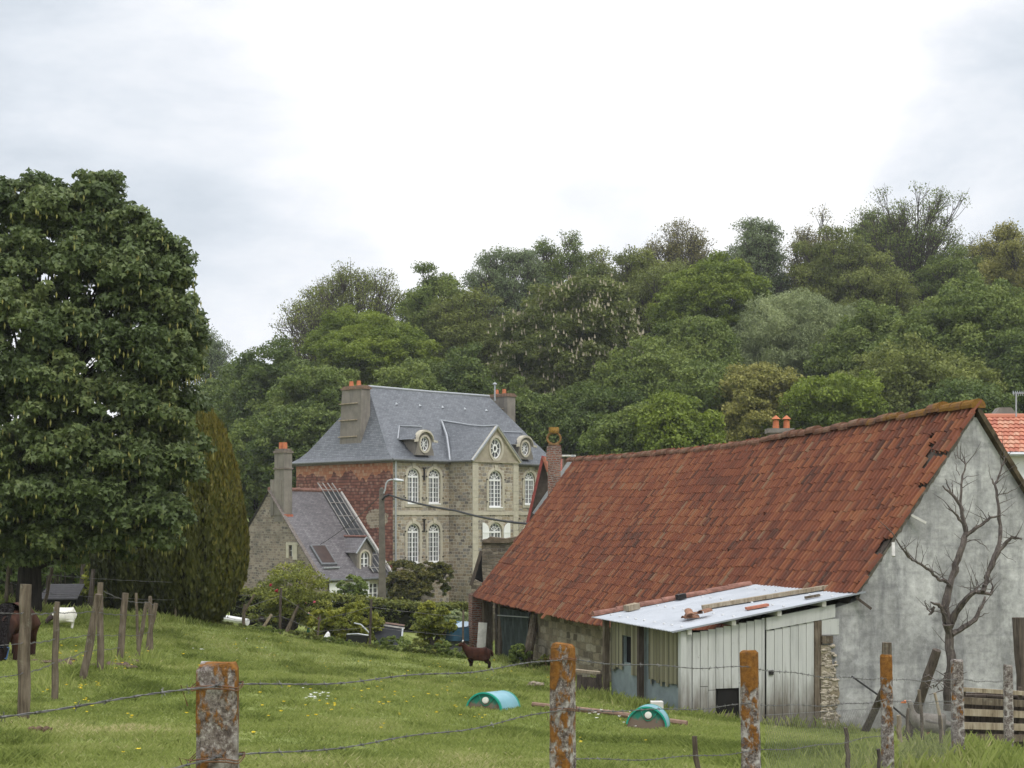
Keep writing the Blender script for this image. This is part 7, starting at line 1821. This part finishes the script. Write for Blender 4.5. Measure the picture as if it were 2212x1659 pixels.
# ---- dead espalier-like tree before the gable (limbs traced in the photo, given depth)
def dead_tree():
    Y = 27.5; a7 = lambda x, y: ((3000+x*.5426)/1.8517, (1500+y*.5426)/1.8517); a6 = lambda x, y: ((2800+x*.586)/1.8517, (2250+y*.586)/1.8517)
    base = onG(2060,1590,Y); t = thing('dead_tree', 'bare dead tree with twisted grey limbs in front of the cement gable', 'tree', base)
    rr = random.Random(9); mb = MB()
    LIMBS = [([a6(1700,1010),a6(1700,850),a6(1718,700),a6(1702,520),a6(1693,420)],[.15,.13,.115,.11,.11],(0,0)),
     ([a6(1695,430),a6(1672,370),a6(1652,315),a6(1628,285),a6(1575,270)],[.07,.06,.05,.045,.015],(0,-.3)),
     ([a6(1600,300),a6(1575,350),a6(1562,358)],[.035,.03,.01],(-.2,-.3)),([a6(1575,340),a6(1548,300),a6(1538,255)],[.02,.016,.006],(-.3,-.3)),
     ([a6(1695,420),a6(1672,300),a6(1700,170),a6(1735,70),a7(1510,1400),a7(1568,1260),a7(1592,1160),a7(1570,1060),a7(1550,960),a7(1490,880),a7(1420,815)],[.11,.095,.085,.08,.075,.07,.06,.05,.045,.035,.012],(0,.5)),
     ([a7(1480,870),a7(1450,800),a7(1440,765)],[.02,.014,.005],(.5,.5)),([a7(1500,890),a7(1490,820),a7(1495,780)],[.02,.014,.005],(.5,.6)),
     ([a7(1552,960),a7(1558,860),a7(1562,780),a7(1590,660),a7(1550,615),a7(1515,590)],[.035,.028,.024,.02,.014,.006],(.5,.9)),
     ([a7(1590,660),a7(1570,600),a7(1555,565)],[.016,.01,.004],(.9,1.0)),([a7(1560,780),a7(1600,745),a7(1690,735)],[.014,.009,.004],(.7,.9)),([a7(1520,620),a7(1505,570),a7(1510,545)],[.01,.006,.003],(.9,1)),([a7(1545,740),a7(1520,680),a7(1510,640)],[.01,.007,.003],(.7,.8)),
     ([a7(1575,1100),a7(1530,1040),a7(1490,1000),a7(1465,985)],[.035,.028,.02,.006],(.4,.1)),
     ([a7(1588,1190),a7(1660,1130),a7(1720,1095),a7(1770,1050),a7(1840,1035)],[.055,.045,.04,.032,.02],(.3,.2)),([a7(1765,1055),a7(1760,1010)],[.02,.006],(.2,.2)),
     ([a7(1570,1240),a7(1650,1215),a7(1720,1250),a7(1770,1300)],[.015,.012,.008,.003],(.3,0)),
     ([a7(1482,1560),a7(1440,1520),a7(1390,1510),a7(1340,1450),a7(1280,1410),a7(1220,1370),a7(1165,1340),a7(1110,1265),a7(1060,1180),a7(1000,1115),a7(920,1045)],[.045,.04,.036,.032,.03,.028,.026,.02,.014,.009,.004],(0,-.6)),
     ([a7(1180,1340),a7(1140,1260),a7(1120,1220)],[.018,.01,.004],(-.4,-.5)),([a7(1340,1450),a7(1400,1470),a7(1470,1475)],[.012,.008,.003],(-.2,0)),([a7(1285,1410),a7(1320,1400),a7(1340,1440)],[.01,.007,.003],(-.3,-.3)),
     ([a6(1705,440),a6(1740,350),a6(1800,270),a6(1880,200),a6(1990,218)],[.085,.072,.065,.055,.03],(0,-.5)),([a6(1985,215),a6(2000,165)],[.035,.02],(-.5,-.5)),
     ([a6(1870,205),a6(1905,160)],[.03,.012],(-.4,-.4)),
     ([a6(1715,490),a6(1800,440),a6(1880,390),a6(1925,300),a6(1945,235)],[.07,.06,.05,.04,.02],(0,.5)),([a6(1890,380),a6(1940,350),a6(1975,340)],[.015,.01,.003],(.4,.4)),
     ([a6(1930,200),a6(1945,150),a6(1965,70),a7(1740,1500),a7(1765,1440),a7(1800,1340),a7(1838,1240),a7(1846,1110),a7(1830,950),a7(1805,810),a7(1785,765)],[.05,.05,.052,.055,.055,.055,.05,.045,.038,.03,.012],(-.5,.7)),
     ([a6(1900,205),a6(1935,195),a6(1945,150)],[.045,.05,.05],(-.45,-.45)),
     ([a7(1808,800),a7(1840,730),a7(1868,650),a7(1880,560)],[.026,.022,.018,.006],(.6,.9)),([a7(1870,620),a7(1910,580),a7(1940,560)],[.012,.008,.003],(.7,.9)),([a7(1800,800),a7(1770,740),a7(1755,660)],[.012,.007,.003],(.6,.7)),
     ([a7(1815,890),a7(1900,870),a7(1960,840),a7(2020,790)],[.014,.01,.007,.003],(.5,.4)),([a7(1870,880),a7(1890,830)],[.009,.004],(.5,.5)),([a7(1845,1035),a7(1890,1040)],[.012,.004],(.3,.3)),
     ([a7(1760,1450),a7(1830,1310),a7(1880,1250),a7(1930,1195),a7(2005,1210)],[.055,.05,.045,.04,.02],(-.2,-.3)),
     ([a7(1700,1570),a7(1660,1500),a7(1655,1450)],[.012,.008,.003],(0,0)),([a7(1830,1300),a7(1900,1350),a7(1960,1380)],[.008,.006,.003],(0,0)),([a7(1600,1215),a7(1700,1215),a7(1760,1290)],[.008,.006,.003],(.1,.1))]
    for pts, rad, (d0, d1) in LIMBS:
        n = len(pts); q = []
        for i, (x, y) in enumerate(pts): q.append(P(x, y, Y + (d0+(d1-d0)*i/(n-1))*.8 + rr.uniform(-.04,.04)) - base)
        # subdivide with a little crookedness
        Q_, Rd = [], []
        for i in range(n-1):
            for k in range(3):
                f = k/3; Q_.append(q[i].lerp(q[i+1], f) + Vector((rr.uniform(-1,1),0,rr.uniform(-1,1)))*.018*(1 if k else 0)); Rd.append((rad[i]*(1-f)+rad[i+1]*f)*rr.uniform(.88,1.14)*.8)
        Q_.append(q[-1]); Rd.append(rad[-1]); mb.tube(Q_, Rd, 6)
        if rad[0] > .02:
            for _ in range(3 + len(pts)//2):
                k = rr.randrange(2, len(Q_)); d_ = Vector((rr.uniform(-1,1), rr.uniform(-.4,.4), rr.uniform(-.1,1))).normalized(); l_ = rr.uniform(.15,.5); a_ = Q_[k]
                b_ = a_ + d_*l_*.5 + Vector((0,0,.03)); c_ = a_ + d_*l_ + Vector((rr.uniform(-.08,.08),0,rr.uniform(0,.15))); mb.tube([a_, b_, c_], [.009,.006,.002], 4, False)
                if rr.random() < .6: mb.tube([b_, b_+Vector((rr.uniform(-.15,.15),0,rr.uniform(.05,.22)))], [.005,.002], 3, False)
    mb.build('trunk_and_limbs', TWIG, t, uv=False)
    m = MB(); c = P(2032,1480,26.8) - base
    for k in range(22): a = Vector((rr.uniform(-.25,.25), rr.uniform(-.2,.2), rr.uniform(-.1,.25))); b = a + Vector((rr.uniform(-.3,.3), rr.uniform(-.2,.2), rr.uniform(-.15,.2))); m.tube([c+a, c+b], [.012,.004], 4, False)
    m.build('twigs', TWIG, t, uv=False)
dead_tree()
# ================================================================== SKY, SUN, CAMERA
w = bpy.data.worlds.new('World'); scene.world = w; w.use_nodes = True; w.node_tree.nodes.clear(); t = NT(w.node_tree)
SE, SR = math.radians(52), math.radians(150)
sky = t.n('ShaderNodeTexSky', sky_type='NISHITA', sun_disc=False, sun_elevation=SE, sun_rotation=SR, air_density=1.0, dust_density=2.0)
g = t.n('ShaderNodeTexCoord').outputs['Generated']
v = t.scale(g, (1, 1, 2.6))
n1 = t.noise(v, 2.6, 9, .58, .35); n2 = t.noise(t.scale(g, (1, 1, 1.8), (3.1, 1.2, .4)), 5.5, 7, .6, .2)
def lobe(d, a, b):
    d = Vector(d).normalized(); k = t.n('ShaderNodeVectorMath', {0: g, 1: tuple(d)}, operation='DOT_PRODUCT').outputs['Value']
    return t.n('ShaderNodeMapRange', {0: k, 1: math.cos(math.radians(a)), 2: math.cos(math.radians(b)), 3: 0.0, 4: 1.0}, interpolation_type='SMOOTHSTEP').outputs[0]
px2d = lambda px, py: ((px-CX)/F, 1.0, (HY-py)/F)
bright = lobe(px2d(1250,200), 24, 3)
dk = t.math('ADD', t.math('MULTIPLY', lobe(px2d(560,640), 7.5, 1), .85), t.math('ADD', t.math('MULTIPLY', lobe(px2d(150,190), 9, 1), .6), t.math('MULTIPLY', lobe(px2d(2230,330), 6.5, 1.0), .8)))
dk = t.math('ADD', dk, t.math('MULTIPLY', lobe(px2d(1290,520), 4.0, 1.0), .45))
den = t.math('ADD', t.math('MULTIPLY', n1, .75), t.math('MULTIPLY', n2, .35))
b0 = t.math('ADD', t.math('MULTIPLY', bright, .42), t.math('MULTIPLY', t.math('SUBTRACT', den, .53), 2.6))
b0 = t.math('SUBTRACT', b0, t.math('MULTIPLY', dk, t.math('ADD', .22, t.math('MULTIPLY', n1, .62))))
b0 = t.math('ADD', b0, .36)
cloud = t.ramp(b0, [(.0,(.62,.68,.75)),(.22,(.74,.79,.855)),(.45,(.88,.905,.95)),(.62,(.99,.995,1.0)),(1.0,(1.0,1.0,1.0))])
cl = t.n('ShaderNodeVectorMath', {0: cloud, 'Scale': 11.0}, operation='SCALE').outputs[0]
cov = t.math('MULTIPLY_ADD', n1, .06, .93)
zen = t.mapr(t.sep(g)[2], .38, .9, 1.0, 2.1)
cl = t.n('ShaderNodeVectorMath', {0: cl, 'Scale': zen}, operation='SCALE').outputs[0]
col = t.mix(cov, sky.outputs[0], cl)
bg = t.n('ShaderNodeBackground', {'Color': col, 'Strength': .1}); t.n('ShaderNodeOutputWorld', {0: bg.outputs[0]})
sl = bpy.data.lights.new('sun', 'SUN'); sl.energy = 1.3; sl.angle = math.radians(16); sl.color = (1, .96, .9)
so = bpy.data.objects.new('sun', sl); COL.objects.link(so)
sd = Vector((math.sin(SR)*math.cos(SE), math.cos(SR)*math.cos(SE), math.sin(SE)))
so.rotation_euler = (-sd).to_track_quat('-Z', 'Y').to_euler(); so.location = (0, 0, 60)
cam = bpy.data.cameras.new('camera'); co = bpy.data.objects.new('camera', cam); COL.objects.link(co)
co.location = (0, 0, 0); co.rotation_euler = (math.radians(90), 0, 0)
cam.sensor_width = 36; cam.lens = 36 * F / 2212; cam.shift_y = (HY - 829.5) / 2212
cam.clip_start = .1; cam.clip_end = 3000
scene.camera = co
scene.render.engine = 'CYCLES'
scene.view_settings.view_transform = 'Standard'; scene.view_settings.look = 'None'; scene.view_settings.exposure = 0; scene.view_settings.gamma = 1
scene.cycles.max_bounces = 6; scene.cycles.transparent_max_bounces = 4
hb = MB().box(-712, 712, -72, 912, float(ZZ.min())-1, 48); hm = bpy.data.materials.new('haze_air'); hm.use_nodes = True; hm.node_tree.nodes.clear(); t = NT(hm.node_tree)
vv = t.n('ShaderNodeVolumePrincipled', {'Color': (.93,.96,1,1), 'Density': .0003, 'Anisotropy': .2}); t.n('ShaderNodeOutputMaterial', {'Volume': vv.outputs[0]})
tag(hb.build('haze', hm, uv=False), kind='stuff')
